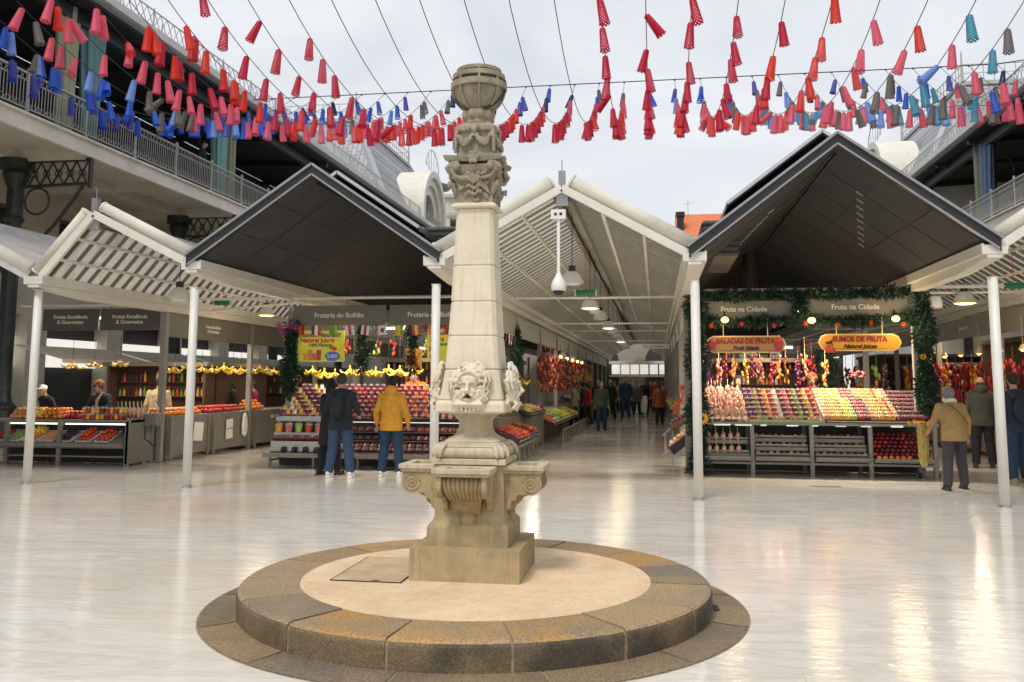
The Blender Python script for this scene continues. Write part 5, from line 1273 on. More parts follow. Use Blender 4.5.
pal = [('red','tomato'),('tomato','orange'),('green','lime'),('orange','amber'),('dark red','red')]
nm = {'red':'red tomatoes','tomato':'ripe tomatoes','green':'green beans','orange':'oranges','dark red':'dark plums','lime':'lettuce','yellow':'lemons','peach':'peaches','purple':'aubergines','black':'black grapes'}
k = 0
for i, (y, c) in enumerate(((18.4,['dark red','red']),(19.0,['tomato','red']),(19.6,['tomato','orange']),(20.3,['black','dark red']),(20.9,['red','orange']))):
    crate(-2.76, y, .40, .54, .72, .11, 18, CRATE if i != 3 else M('crate_blue', (.05,.16,.32), .5), c, .045, 'tilted dark crate of %s, %s from the front, left of the central aisle' % (nm[c[0]], ordn(i+1)), '%s piled in the %s crate on the left of the central aisle' % (nm[c[0]], ordn(i+1)), R(90))
# tiered fruit over them
for i, (y, c, z) in enumerate(((18.6,['orange','amber'],.95),(19.25,['yellow','lime'],1.12),(19.9,['tomato','red'],1.25),(20.6,['red','orange'],1.0),(21.2,['peach','orange'],1.0))):
    crate(-3.15, y, z, .56, .5, .10, 14, M('crate_wood', (.30,.18,.08), .6, 0, .2), c, .045, 'raised crate of %s, %s in the upper row left of the central aisle' % (nm.get(c[0],c[0]+' fruit'), ordn(i+1)), '%s heaped in the upper row, %s along, left of the central aisle' % (nm.get(c[0],c[0]+' fruit'), ordn(i+1)), R(90))
side_counter(-3.25, 18.2, 21.6, 1, 'grey counter holding the raised crates on the left of the central aisle', .84)
rack(-2.9, 24.5, 32.5, 1, 'long low rack of green vegetables farther down the left of the central aisle')
veg = [['orange','peach'],['white','red'],['green','lime'],['lime','green'],['lime','green'],['green','lime'],['lime','yellow'],['green','lime'],['red','orange'],['lime','green'],['yellow','lime']]
for i, c in enumerate(veg):
    crate(-2.75, 24.7+i*.72, .45, .66, .75, .10, 20, CRATE, c, .06, 'crate of %s fruit and vegetables, %s along the far left rack' % (c[0], ordn(i+1)), '%s produce in the %s crate of the far left rack' % (c[0], ordn(i+1)), R(90))
side_counter(-3.3, 24.3, 33., 1, 'long dark counter behind the green vegetables left of the central aisle', .8)
for i in range(5): crate(-2.95, 21.6+i*.55, .84, .5, .55, .10, 12, CRATE, [['yellow','lime'],['red','peach'],['orange','amber'],['white','peach'],['dark red','purple']][i], .05, 'crate of %s fruit on the counter beyond the tomato rack, %s from the front' % (['lemon yellow','red','orange','pale','dark'][i], ordn(i+1)), '%s fruit in the crate beyond the tomato rack, %s from the front' % (['lemon yellow','red','orange','pale','dark'][i], ordn(i+1)), R(90))
side_counter(-3.05, 21.7, 24.1, 1, 'counter between the tomato rack and the green vegetables, left of the aisle', .82)
for i in range(9): crate(-3.0, 34.4+i*1.3, .88, .9, .6, .10, 14, CRATE, veg[(i*4+1) % 11], .07, 'crate of %s produce on the far left counter, %s from the front' % (veg[(i*4+1) % 11][0], ordn(i+1)), '%s produce on the far left counter, %s from the front' % (veg[(i*4+1) % 11][0], ordn(i+1)), R(90))
side_counter(-3.3, 34., 46., 1, 'far counter on the left of the central aisle beyond the shoppers', .85)
side_counter(.6, 24., 46., -1, 'long counter on the right of the central aisle behind the garland', .85)
for i in range(7): crate(.32, 25.+i*2.6, .86, .6, .5, .10, 8, CRATE, veg[(i*3) % 11], .06, 'crate of %s produce on the right aisle counter, %s from the front' % (veg[(i*3) % 11][0], ordn(i+1)), '%s produce on the right aisle counter, %s from the front' % (veg[(i*3) % 11][0], ordn(i+1)), R(-90))
# leaning crates and a flower basket by the garland post
crate(.30, 17.55, .32, .62, .55, .16, 38, CRATE, ['peach','orange','white'], .045, 'dark crate leaning low beside the garland at the right of the aisle', 'oranges and peaches in the crate leaning by the garland', R(-90))
crate(.30, 18.35, .72, .7, .55, .12, 30, M('crate_wicker', (.18,.10,.05), .7, 0, .3, 20), ['dark red','purple','black'], .04, 'wicker crate leaning above the dark crate by the garland', 'dark plums in the wicker crate by the garland', R(-90))
t = thing('crate_stand', 'grey sloping stand carrying the crates beside the garland', 'stand', (.45, 17.9, 0)); m = MB(); m.bar((-.35,-.5,.30),(.15,-.5,.75),.03,.03); m.bar((-.35,.6,.60),(.15,.6,1.05),.03,.03); m.bar((-.3,-.5,.33),(-.3,.6,.63),.03,.03); m.build('frame', STEEL, t)
for x, y in ((.12,-.5),(.12,.6),(-.15,.6)): m = MB(); m.box(x-.015,x+.015,y-.015,y+.015,0,.72); m.build('leg', STEEL, t)

# ---- dark cabins and shelving inside the blocks
def cabin(x0, x1, y0, y1, h, label, mat=REDBR):
    t = thing('stall_cabin', label, 'cabin', ((x0+x1)/2, y0, 0), 0, 'dark cabins inside the stall blocks'); W = (x1-x0)/2
    m = MB(); m.box(-W, W, 0, y1-y0, .0, .9); m.box(-W, W, .5, .55, .9, h); m.box(-W, -W+.06, 0, y1-y0, .9, h); m.box(W-.06, W, 0, y1-y0, .9, h); m.build('wall', mat, t)
    m = MB(); m.box(-W-.08, W+.08, -.1, y1-y0, h, h+.1); m.build('canopy_top', M('cabin_beige', (.16,.14,.11), .6, 0, .1), t)
    for z in (1.25, 1.6, 1.95):
        if z < h-.1: m = MB(); m.box(-W+.06, W-.06, .3, .5, z, z+.02); m.build('shelf', WOOD, t)
    cs = ['dark red','amber','white','green','tomato','black','peach']
    for z in (1.27, 1.62, 1.97):
        if z > h-.15: continue
        n = int((2*W-.2)/.11)
        for k in range(n):
            if rnd.random() < .8:
                m = MB(); hh = rnd.uniform(.12,.26); m.lathe([(.035,0),(.036,hh*.6),(.015,hh*.8),(.014,hh),(.0005,hh)], 8); o = m.build('bottle', FC_[cs[rnd.randrange(7)]]); o.location = ((x0+x1)/2-W+.12+k*.11, y0+.4, z)
                tag(o, 'small bottle or jar on the cabin shelves, '+label.split(',')[-1].strip()[:40], 'bottle', 'bottles on shelves, '+label.split(',')[-1].strip())
    return t
cabin(-6.9, -3.8, 22.5, 26, 2.15, 'dark brown cabin with shelves, behind the juice stall')
cabin(.9, 4.3, 22.5, 26, 2.15, 'dark brown cabin with shelves, behind the fruit cup stall')
cabin(-13.4, -10.8, 20.5, 24, 2.0, 'brown cabin with shelves, behind the corner fruit stall', M('cabin_tan', (.075,.042,.026), .6, 0, .2))
cabin(-13.4, -10.6, 26.5, 30, 2.0, 'far brown cabin with shelves, beyond the corner fruit stall', MATS['cabin_tan'])
cabin(7.9, 11., 27.0, 31, 2.15, 'dark cabin with shelves, beyond the right side aisle')
cabin(8.0, 11.3, 20.5, 24, 2.6, 'near dark cabin with shelves, right of the right side aisle')  # added to block the sunlit gallery wall and keep this side dark
cabin(8.0, 11.3, 34., 38, 2.6, 'far dark cabin with shelves, right of the right side aisle')  # also added in front of the sunlit gallery wall to darken the view
side_counter(7.45, 17.3, 21.2, -1, 'counter on the near right of the right side aisle', .9)
side_counter(7.45, 21.3, 29.5, -1, 'long counter of red goods on the right of the right side aisle', .9)
side_counter(4.6, 19., 29.5, 1, 'counter on the left of the right side aisle beyond the woman', .9)
AWN = M('awning_white', (.80,.78,.72), .7, 0, .06)
tr_ = AWN.node_tree.nodes.new('ShaderNodeBsdfTranslucent'); tr_.inputs['Color'].default_value = (.8,.77,.70,1); mx_ = AWN.node_tree.nodes.new('ShaderNodeMixShader'); mx_.inputs[0].default_value = .55
AWN.node_tree.links.new(AWN.node_tree.nodes['Principled BSDF'].outputs[0], mx_.inputs[1]); AWN.node_tree.links.new(tr_.outputs[0], mx_.inputs[2]); AWN.node_tree.links.new(mx_.outputs[0], AWN.node_tree.nodes['Material Output'].inputs['Surface'])
# cloth awnings behind the far left block
for k in range(5):
    y = 19.5+k*4.; m = MB(); m.prism([(-15.2,2.50),(-13.9,2.16),(-13.9,2.06),(-13.92,2.06),(-13.94,2.14),(-15.2,2.47)], 'y', y, y+3.7)
    tag(m.build('cloth_awning', AWN), 'off white cloth awning over the gallery shops, %s from the front on the left' % ordn(k+1), 'awning', 'cloth awnings at the left gallery shops')
# ------------------------------------------------------------------ hanging goods along the aisles
def hanging(x, y, z, n, cols, label, group, ln=.9, r=.035):
    m = MB(); rr = random.Random(int(x*100+y*10))
    for k in range(n):
        f = k/n; a = rr.uniform(0, 6.28); q = rr.uniform(.0, .09); m.m = rr.randrange(len(cols)); m.ell((q*math.cos(a), q*math.sin(a), -f*ln), (r*rr.uniform(.6,1.1), r*rr.uniform(.6,1.1), r*rr.uniform(1,1.9)), 6, 5)
    m.m = 0; m.tube([(0,0,-ln),(0,0,.35)], .006, 5)
    o = m.build('hanging_string', [FC_[c] for c in cols], smooth=True); o.location = (x, y, z); return tag(o, label, 'garland', group)
for k in range(14): hanging(-3.22, 25.2+k*.62, 2.35+rnd.random()*.1, 26, ['red','dark red','peach'], 'string of dried red peppers, %s along the left of the central aisle' % ordn(k+1), 'strings of dried goods left of the aisle', 1.0, .05)
for k in range(16): hanging(.72+k*.17, 18.5+.25*(k % 3), 2.15+.08*math.sin(k*2.), 18, [['peach','orange'],['amber','dark red'],['dark red','purple'],['peach','pink'],['red','dark red']][k % 5], 'string of dried fruit over the right stall, %s from the left' % ordn(k+1), 'strings hanging in the right stall', .5, .03)
for k in range(10): hanging(-3.2, 35.+k*1.1, 2.4, 22, [['red','amber'],['dark red','peach'],['green','red']][k % 3], 'string of mixed dried goods far down the left of the aisle, %s along' % ordn(k+1), 'far strings left of the aisle', .9, .06)
for k in range(18): hanging(7.35, 17.8+k*.62, 2.1, 20, [['red','dark red'],['dark red','red'],['amber','red']][k % 3], 'string of red goods over the right side aisle, %s from the front' % ordn(k+1), 'strings of red goods on the right', .9, .06)
for k in range(12): hanging(4.75, 20.+k*.8, 2.0, 16, [['dark red','black'],['green','red']][k % 2], 'string of dark goods left of the right side aisle, %s from the front' % ordn(k+1), 'dark strings right of the fruit cup stall', .8, .05)
for k in range(10): hanging(-6.9+k*.35, 18.5, 2.5, 10, [['dark red','green'],['red','black'],['green','black']][k % 3], 'small hanging bundle inside the juice stall, %s from the left' % ordn(k+1), 'bundles inside the juice stall', .3, .035)

# ------------------------------------------------------------------ evergreen garlands
def leaf_mat(name, c): return M(name, c, .55, 0, .35, 15)
PINE = leaf_mat('pine_needles', (.012,.040,.022)); PINE2 = leaf_mat('pine_light', (.03,.075,.035)); FROST = leaf_mat('frosted_leaf', (.12,.15,.13))
def garland(path, rad, n, label, accents=()):
    m = MB(); rr = random.Random(n); P = [Vector(p) for p in path]; segs = [(P[i], P[i+1]) for i in range(len(P)-1)]; tot = sum((b-a).length for a, b in segs)
    for a, b in segs:
        k = int(n*(b-a).length/tot)
        for i in range(k):
            c = a.lerp(b, rr.random()); d = Vector((rr.gauss(0,1), rr.gauss(0,1), rr.gauss(0,1))).normalized(); rq = rad*(.35+.75*rr.random()**.5)*(.8+.35*math.sin(c.x*7+c.z*6+c.y*5)); p = c+d*rq
            ln = rr.uniform(.05,.11); u = (d+Vector((rr.gauss(0,.5), rr.gauss(0,.5), rr.gauss(-.2,.5)))).normalized(); s = u.cross(Vector((rr.random(),rr.random(),rr.random()))).normalized()*ln*.22
            m.m = 0 if rr.random() < .72 else (1 if rr.random() < .75 else 2)
            m.add([p-s, p+s, p+u*ln+s*.2, p+u*ln-s*.2], [(0,1,2,3)])
            m.add([p-s.cross(u).normalized()*ln*.2, p+s.cross(u).normalized()*ln*.2, p+u*ln], [(0,1,2)])
    o = m.build('evergreen_garland', [PINE, PINE2, FROST], fixn=False); tag(o, label, 'garland', 'dark evergreen garlands')
    m = MB(); m.tube(P, rad*.45, 8); m.build('core', PINE, o)
    return o
garland([(.74,16.88,.05),(.74,16.88,3.25)], .19, 3600, 'dark evergreen garland column at the left end of the right stall')
garland([(4.72,17.0,1.1),(4.72,17.0,3.28)], .17, 2400, 'dark evergreen garland column at the right end of the right stall')
garland([(.74,17.02,3.26),(4.7,17.02,3.30)], .10, 2400, 'evergreen garland along the top of the Fruta na Cidade boards')
garland([(.74,17.02,2.80),(1.6,17.02,2.76),(2.6,17.02,2.80),(3.6,17.02,2.76),(4.6,17.02,2.84)], .085, 2200, 'evergreen garland along the bottom of the Fruta na Cidade boards')
garland([(2.62,17.02,2.85),(2.62,17.02,3.25)], .10, 420, 'short evergreen garland between the two Fruta na Cidade boards')
garland([(-7.12,16.85,1.35),(-7.10,16.85,2.75)], .15, 1300, 'evergreen garland at the left corner of the juice stall')
garland([(-5.80,17.3,1.95),(-5.80,17.3,2.75)], .12, 800, 'hanging evergreen garland right of the yellow poster')
garland([(-4.75,17.3,1.9),(-4.75,17.3,2.75)], .12, 800, 'hanging evergreen garland left of the orange poster')
garland([(-3.28,18.6,1.4),(-3.28,18.6,2.85)], .12, 900, 'evergreen garland on the aisle side of the juice stall')
garland([(-3.25,21.0,1.6),(-3.25,21.0,2.9)], .13, 900, 'evergreen garland by the second post left of the central aisle')
garland([(3.6,20.6,.2),(3.6,20.6,2.3)], .28, 2200, 'dark fir tree standing inside the fruit cup stall')
def flower(loc, r, petals, cm, cc, label, name='flower', grp=None, n=10, rz=0):
    t = thing(name, label, 'flower', loc, rz, grp); m = MB()
    for k in range(n):
        a = 2*math.pi*k/n; c, s = math.cos(a), math.sin(a); m.add([(0,0,0),(r*.6*math.cos(a-.25),-.03,r*.6*math.sin(a-.25)),(r*c,-.01,r*s),(r*.6*math.cos(a+.25),-.03,r*.6*math.sin(a+.25))], [(0,1,2,3)])
    m.build('petals', cm, t, fixn=False); m = MB(); m.ell((0,-.03,0), (r*.3,.02,r*.3)); m.build('centre', cc, t, smooth=True)
RP = M('red_petal', (.62,.05,.03), .5, 0, .2); YP = M('yellow_petal', (.80,.42,.02), .5, 0, .2); BP = M('brown_centre', (.06,.03,.015), .8); OP = M('orange_petal', (.75,.16,.06), .5, 0, .2); MG = M('magenta_petal', (.30,.03,.16), .5, 0, .2)
flower((.80,16.66,1.02), .13, 12, YP, BP, 'sunflower on the left garland column of the right stall', 'sunflower', None, 14)
flower((4.62,16.78,2.12), .06, 12, YP, BP, 'small orange yellow bloom on the right garland column', 'flower')
for k, (x, z) in enumerate(((.42,1.32),(.52,1.46),(.36,1.16),(.60,1.26),(.48,1.56))): flower((x,17.2,z), .11, 8, OP, RP, 'red orange silk flower, %s of the spray by the left garland column' % ordn(k+1), 'flower', 'red flowers by the garland', 8)
for k, (x, z) in enumerate(((-7.28,2.72),(-7.08,2.74),(-6.94,2.70),(-7.2,2.60))): flower((x,16.70,z), .10, 8, MG, MG, 'magenta bow on the corner garland of the juice stall, %s from the left' % ordn(k+1), 'bow', 'magenta bows', 7)
for k in range(7): flower((1.0+k*.56,16.94,2.70+.03*(k % 2)), .06, 8, RP, RP, 'red poinsettia on the lower garland of the right stall, %s from the left' % ordn(k+1), 'flower', 'poinsettias on the lower garland', 7)
for k in range(9): flower((-3.0,22.2,1.0), .001, 3, RP, RP, '', 'flower') if 0 else None
t = thing('flower_pot', 'red cyclamen pot on a box inside the right stall', 'flower pot', (3.9, 18.6, 1.45)); m = MB(); m.lathe([(.06,0),(.09,.14),(.095,.15)], 14); m.build('pot', FC_['dark red'], t); m = MB()
for k in range(12): a = k*.52; m.ell((.12*math.cos(a), .12*math.sin(a)*.6, .38+.05*math.sin(k*2.3)), (.04,.04,.03), 6, 5)
m.build('bloom', FC_['pink'], t, smooth=True); m = MB()
for k in range(9): a = k*.7; m.tube([(0,0,.13),(.1*math.cos(a),.07*math.sin(a),.37)], .006, 5)
m.build('stem', PINE2, t)

# ------------------------------------------------------------------ painted shop boards on the right stall
GOLD = M('board_tan', (.46,.24,.08), .5, 0, .12, 3); AMB = M('board_amber', (.78,.36,.03), .5, 0, .10, 2); DRED = M('sign_dark_red', (.30,.02,.015), .5); CRM = M('board_rim', (.80,.62,.25), .5)
def shop_board(x0, x1, z0, z1, l1, l2, mat, label, right_logo):
    t = thing('hanging_shop_sign', label, 'sign', ((x0+x1)/2, 16.98, (z0+z1)/2)); W, H = (x1-x0)/2, (z1-z0)/2
    def outl(w_, h_):
        e = h_*.9; return [(-w_,0),(-w_+e*.35,h_*.7),(-w_+e,h_),(w_-e,h_),(w_-e*.35,h_*.7),(w_,0),(w_-e*.35,-h_*.7),(w_-e,-h_),(-w_+e,-h_),(-w_+e*.35,-h_*.7)]
    m = MB(); m.prism(outl(W,H), 'y', 0, .03); m.build('rim', CRM, t); m = MB(); m.prism(outl(W-.025,H-.02), 'y', -.006, -.001); m.build('board', mat, t)
    m = MB(); m.box(-W+.26, W-.26, -.010, -.007, -H+.035, -H+.041); m.box(-W+.26, W-.26, -.010, -.007, H-.041, H-.035); m.build('line', DRED, t)
    text_mesh(l1, .125, DRED, t, (0, -.012, .055), bold=.006, sx=.92); text_mesh(l2, .10, BLACK, t, (0, -.012, -.07), shear=.3, bold=.003)
    for s in (-.55, .55): m = MB(); m.tube([(W*s,.01,H),(W*s,.01,H+.30)], .007, 6); m.build('hanger', CRM, t)
    # fruit cup emblem(s)
    def cupicon(cx, sc):
        q = MB(); q.prism([(cx-.05*sc,-.11*sc),(cx+.05*sc,-.11*sc),(cx+.075*sc,.06*sc),(cx-.075*sc,.06*sc)], 'y', -.022, -.012); c = q.build('cup_emblem', FC_['red'], t)
        q = MB(); q.ell((cx,-.02,.07*sc), (.075*sc,.012,.035*sc)); q.tube([(cx,-.02,.1*sc),(cx+.02*sc,-.02,.15*sc)], .006, 5); q.build('fruit', FC_['tomato'], c)
        return c
    if right_logo: cupicon(-W+.13, .9); cupicon(W-.14, 1.15)
    else:
        q = MB(); q.tube([(-W+.12,-.015,.0),(-W+.19,-.015,-.02),(-W+.25,-.015,.06)], [.012,.02,.006], 6); q.tube([(-W+.14,-.015,-.0),(-W+.22,-.015,.02),(-W+.25,-.015,-.07)], [.01,.015,.005], 6); q.build('bird_emblem', BLACK, t)
        q = MB(); q.ell((-W+.17,-.03,-.12), (.08,.02,.07)); q.ell((-W+.24,-.03,-.14), (.05,.02,.05)); q.build('fruit_emblem', FC_['tomato'], t, smooth=True)
shop_board(.90, 2.34, 2.20, 2.51, 'SALADAS DE FRUTA', 'Fruit Salads', GOLD, 'tan painted board reading Saladas de Fruta hanging over the right stall', True)
shop_board(2.90, 4.33, 2.23, 2.54, 'SUMOS DE FRUTA', 'Natural Juices', AMB, 'glowing amber board reading Sumos de Fruta hanging over the right stall', False)
t = thing('price_tag', 'small square red edged price tag 3€ under the Saladas de Fruta board', 'price tag', (2.13, 16.96, 2.12)); m = MB(); m.box(-.085,.085,0,.015,-.09,.09); m.build('rim', PAPER, t, bevel=.01); m = MB(); m.box(-.065,.065,-.004,-.001,-.07,.07); m.build('face', DRED, t); text_mesh('3€', .10, PAPER, t, (0,-.007,0), bold=.004)
# warm lamps among the garland
WL = M('warm_bulb', (1,.7,.2), .4, 0, 0, emit=(1,.62,.18), es=3.2)
for k, (x, z, e) in enumerate(((1.25,2.80,6),(2.78,2.78,9),(4.22,2.80,14))):
    t = thing('garland_lamp', 'warm glowing lamp in the lower garland of the right stall, %s from the left' % ordn(k+1), 'lamp', (x, 16.88, z), 0, 'warm lamps over the right stall')
    m = MB(); m.ell((0,0,0), (.07,.07,.055), 14, 10); m.build('bulb', WL, t, smooth=True); m = MB(); m.tube([(0,.02,.05),(0,.12,.16)], .014, 6); m.build('arm', BLACK, t)
    l = bpy.data.lights.new('stall_lamp', 'POINT'); l.energy = e; l.color = (1,.72,.38); l.shadow_soft_size = .28; lo = bpy.data.objects.new('stall_lamp', l); COL.objects.link(lo); lo.location = (x, 16.72, z-.05)
# tube lamps; those labelled added are put in to brighten stalls and aisles
TUBE = M('tube_lamp', (1,.95,.85), .4, 0, 0, emit=(1,.93,.8), es=8.)
def tube_lamp(x, y, z, ln, e, label, ang=0, col=(1,.88,.70), sz=.6):
    t = thing('tube_lamp', label, 'lamp', (x, y, z), ang, 'tube lamps inside the stalls'); m = MB(); m.box(-ln/2, ln/2, -.04, .04, 0, .05); m.build('housing', WHITE, t); m = MB(); m.tube([(-ln/2+.02,0,-.015),(ln/2-.02,0,-.015)], .018, 8); m.build('tube', TUBE, t)
    m = MB(); m.tube([(0,0,.05),(0,0,.7)], .006, 5); m.build('hanger', BLACK, t)
    l = bpy.data.lights.new('tube_light', 'AREA'); l.shape = 'RECTANGLE'; l.size = ln; l.size_y = .3; l.energy = e; l.color = col; lo = bpy.data.objects.new('tube_light', l); COL.objects.link(lo); lo.location = (x, y, z-.05); lo.rotation_euler = (0,0,ang)
tube_lamp(1.5, 17.7, 3.02, .9, 60, 'tube lamp inside the right stall over the skewers')
tube_lamp(3.2, 17.7, 3.02, 1.2, 110, 'tube lamp inside the right stall over the cut fruit tubs')
tube_lamp(-6.2, 17.5, 2.95, 1.0, 55, 'tube lamp inside the juice stall behind the poster', 0, (1,.9,.78))
tube_lamp(-5.15, 17.4, 2.72, .4, 22, 'short tube lamp inside the juice stall near the hanging flags', 0, (1,.9,.78))
tube_lamp(-4.1, 17.5, 2.95, .8, 55, 'tube lamp inside the juice stall by the front post', 0, (1,.85,.7))
tube_lamp(-11.6, 17.75, 3.0, 1.2, 60, 'tube lamp over the corner fruit stall', 0, (1,.85,.66))
tube_lamp(-10.5, 19.5, 3.0, 1.2, 42, 'tube lamp over the second side counter', R(90), (1,.85,.66))
tube_lamp(-10.5, 22.8, 3.0, 1.2, 34, 'tube lamp over the third side counter', R(90), (1,.82,.62))
tube_lamp(-3.8, 19.5, 3.0, 1.2, 30, 'tube lamp over the tomato crates left of the central aisle', R(90), (1,.85,.66))
tube_lamp(-3.8, 28., 3.0, 2., 36, 'tube lamp over the green vegetables left of the central aisle', R(90), (1,.85,.66))
tube_lamp(7.9, 19.5, 3., 1.5, 15, 'tube lamp at the near right side aisle', R(90), (1,.75,.5))
tube_lamp(7.9, 25., 3., 2., 34, 'tube lamp farther down the right side aisle', R(90), (1,.75,.5))
tube_lamp(2.6, 22.1, 2.5, 1.2, 14, 'tube lamp on the cabin behind the fruit cup stall', 0, (1,.7,.42))
tube_lamp(-5.3, 22.1, 2.5, 1.2, 14, 'tube lamp on the cabin behind the juice stall', 0, (1,.7,.42))
for k in range(8):
    t = thing('small_bulb', 'small warm bulb over the right side aisle goods, %s from the front' % ordn(k+1), 'lamp', (7.25, 18.2+k*1.25, 2.35), 0, 'small warm bulbs on the right'); m = MB(); m.ell((0,0,0), .05, 10, 8); m.build('bulb', WL, t, smooth=True); m = MB(); m.lathe([(.09,-.01),(.04,.07),(.02,.1)], 12, caps=False); m.tube([(0,0,.09),(0,0,.7)], .005, 5); m.build('shade', CRM, t)
for k in range(5):
    t = thing('small_bulb', 'small warm bulb far down the left of the central aisle, %s from the front' % ordn(k+1), 'lamp', (-3.2, 30.5+k*2.2, 2.5), 0, 'small warm bulbs on the left of the aisle'); m = MB(); m.ell((0,0,0), .06, 10, 8); m.build('bulb', WL, t, smooth=True); m = MB(); m.tube([(0,0,.05),(0,0,.4)], .006, 5); m.build('cord', BLACK, t)

# ------------------------------------------------------------------ posters and flags of the juice stall
def poster(x0, x1, z0, z1, y, label):
    t = thing('juice_poster', label, 'poster', ((x0+x1)/2, y, (z0+z1)/2), 0, None); W, H = (x1-x0)/2, (z1-z0)/2
    YEL = M('poster_yellow', (.85,.80,.06), .5, 0, .12, 5); m = MB(); m.box(-W, W, 0, .012, -H, H); m.build('sheet', YEL, t); return t, W, H
t, W, H = poster(-6.98, -6.02, 2.03, 2.64, 16.90, 'bright yellow poster reading Sumos Naturais and Natural Juices at 2.50€')
PPL = M('print_purple', (.16,.03,.30), .5); PRD = M('print_red', (.70,.05,.04), .5); PGR = M('print_green', (.05,.28,.10), .5); PBL = M('print_blue', (.08,.20,.62), .5)
text_mesh('Sumos Naturais!!', .115, PPL, t, (0,-.004,.215), bold=.003); text_mesh('Natural Juices', .125, PRD, t, (-.08,-.004,.11), bold=.004); text_mesh('100% Natural', .085, PGR, t, (-.02,-.004,.015), bold=.003)
m = MB(); m.prism([(.24+.155*math.cos(a), -.20+.095*math.sin(a)) for a in [2*math.pi*k/24 for k in range(24)]], 'y', -.006, -.001); o = m.build('price_oval', PBL, t); text_mesh('2.50€', .09, PAPER, o, (.24,-.009,-.20), bold=.003)
for k, (x, c) in enumerate(((-.32,'amber'),(-.22,'orange'),(-.13,'pink'),(-.04,'red'))):
    m = MB(); hh = .14+.04*(k % 2)*1.6; m.prism([(x-.038,-.28),(x+.038,-.28),(x+.05,-.28+hh),(x-.05,-.28+hh)], 'y', -.005-.001*k, -.001); m.build('glass_print', FC_[c], t)
m = MB(); m.prism([(.22+.05*math.cos(a)+.0, -.03+.035*math.sin(a)) for a in [2*math.pi*k/12 for k in range(12)]], 'y', -.005, -.001); m.prism([(.28+.05*math.cos(a), -.055+.035*math.sin(a)) for a in [2*math.pi*k/12 for k in range(12)]], 'y', -.0065, -.0055); m.build('berry_print', PRD, t)
t, W, H = poster(-4.36, -3.92, 2.03, 2.66, 16.90, 'second yellow juice poster partly hidden by the post and stone column')
text_mesh('Sumos', .10, PPL, t, (0,-.004,.23), bold=.003); text_mesh('Juices', .12, PRD, t, (-.02,-.004,.12), bold=.004); text_mesh('Natural', .085, PGR, t, (.04,-.004,.02), bold=.003)
m = MB(); m.box(-.18,-.06,-.004,-.001,-.12,-.02); m.box(-.16,-.04,-.004,-.001,-.27,-.17); m.build('photo_print', FC_['pink'], t)
t = thing('orange_poster', 'small orange poster with a fruit picture hanging in the juice stall', 'poster', (-4.72, 17.25, 2.10)); m = MB(); m.box(-.17,.17,0,.01,-.20,.20); m.build('sheet', FC_['amber'], t); m = MB(); m.prism([(-.03+.1*math.cos(a), -.02+.11*math.sin(a)) for a in [2*math.pi*k/14 for k in range(14)]], 'y', -.005, -.001); m.build('fruit_print', PRD, t)
# string of small flags
flags = [('red','orange','red'),('black','white','red'),('green','green','lime'),('white','red','white'),('white','red','white'),('white','pink','white'),('lime','yellow','green'),('red','yellow','red'),('orange','white','orange'),('red','dark red','red')]
m = MB(); m.tube([(-7.0+k*.35, 16.86, 2.745-.02*math.sin(k*math.pi/2)**2) for k in range(11)], .004, 4); tag(m.build('flag_line', WIRE), 'thin line of small flags under the name boards of the juice stall', 'line')
for k, f in enumerate(flags):
    x = -6.92+k*.335; w_, h_ = .12, .19
    m = MB(); tl = rnd.uniform(-.2,.2)
    if k == 5:
        m.m = 0; m.box(-w_, w_, 0, .004, -h_, 0); m.m = 1; m.prism([(.05*math.cos(a), -h_/2+.05*math.sin(a)) for a in [2*math.pi*q/16 for q in range(16)]], 'y', -.003, -.001)
        o = m.build('small_flag', [FC_['white'], FC_['red']])
    else:
        for q in range(3): m.m = q; m.box(-w_+q*2*w_/3, -w_+(q+1)*2*w_/3, 0, .004, -h_, 0)
        o = m.build('small_flag', [FC_[c] for c in f])
    o.location = (x, 16.85, 2.735); o.rotation_euler = (rnd.uniform(-.1,.2), tl, rnd.uniform(-.3,.3)); o.scale = (.75,1,1)
    tag(o, 'small %s and %s paper flag, %s from the left under the juice stall boards' % (f[0], f[1], ordn(k+1)), 'flag', 'small flags of the juice stall')
for k in range(9):
    c = ['red','yellow','dark red','white'][k % 4]; m = MB(); m.box(-.1,.1,0,.004,-.26,0); o = m.build('small_flag', FC_[c]); o.location = (-3.24, 17.5+k*.4, 2.72); o.rotation_euler = (rnd.uniform(-.15,.15),0,R(90)+rnd.uniform(-.2,.2)); o.scale = (.7,1,.9)
    tag(o, '%s flag, %s from the front on the aisle side of the juice stall' % (c, ordn(k+1)), 'flag', 'flags on the aisle side')

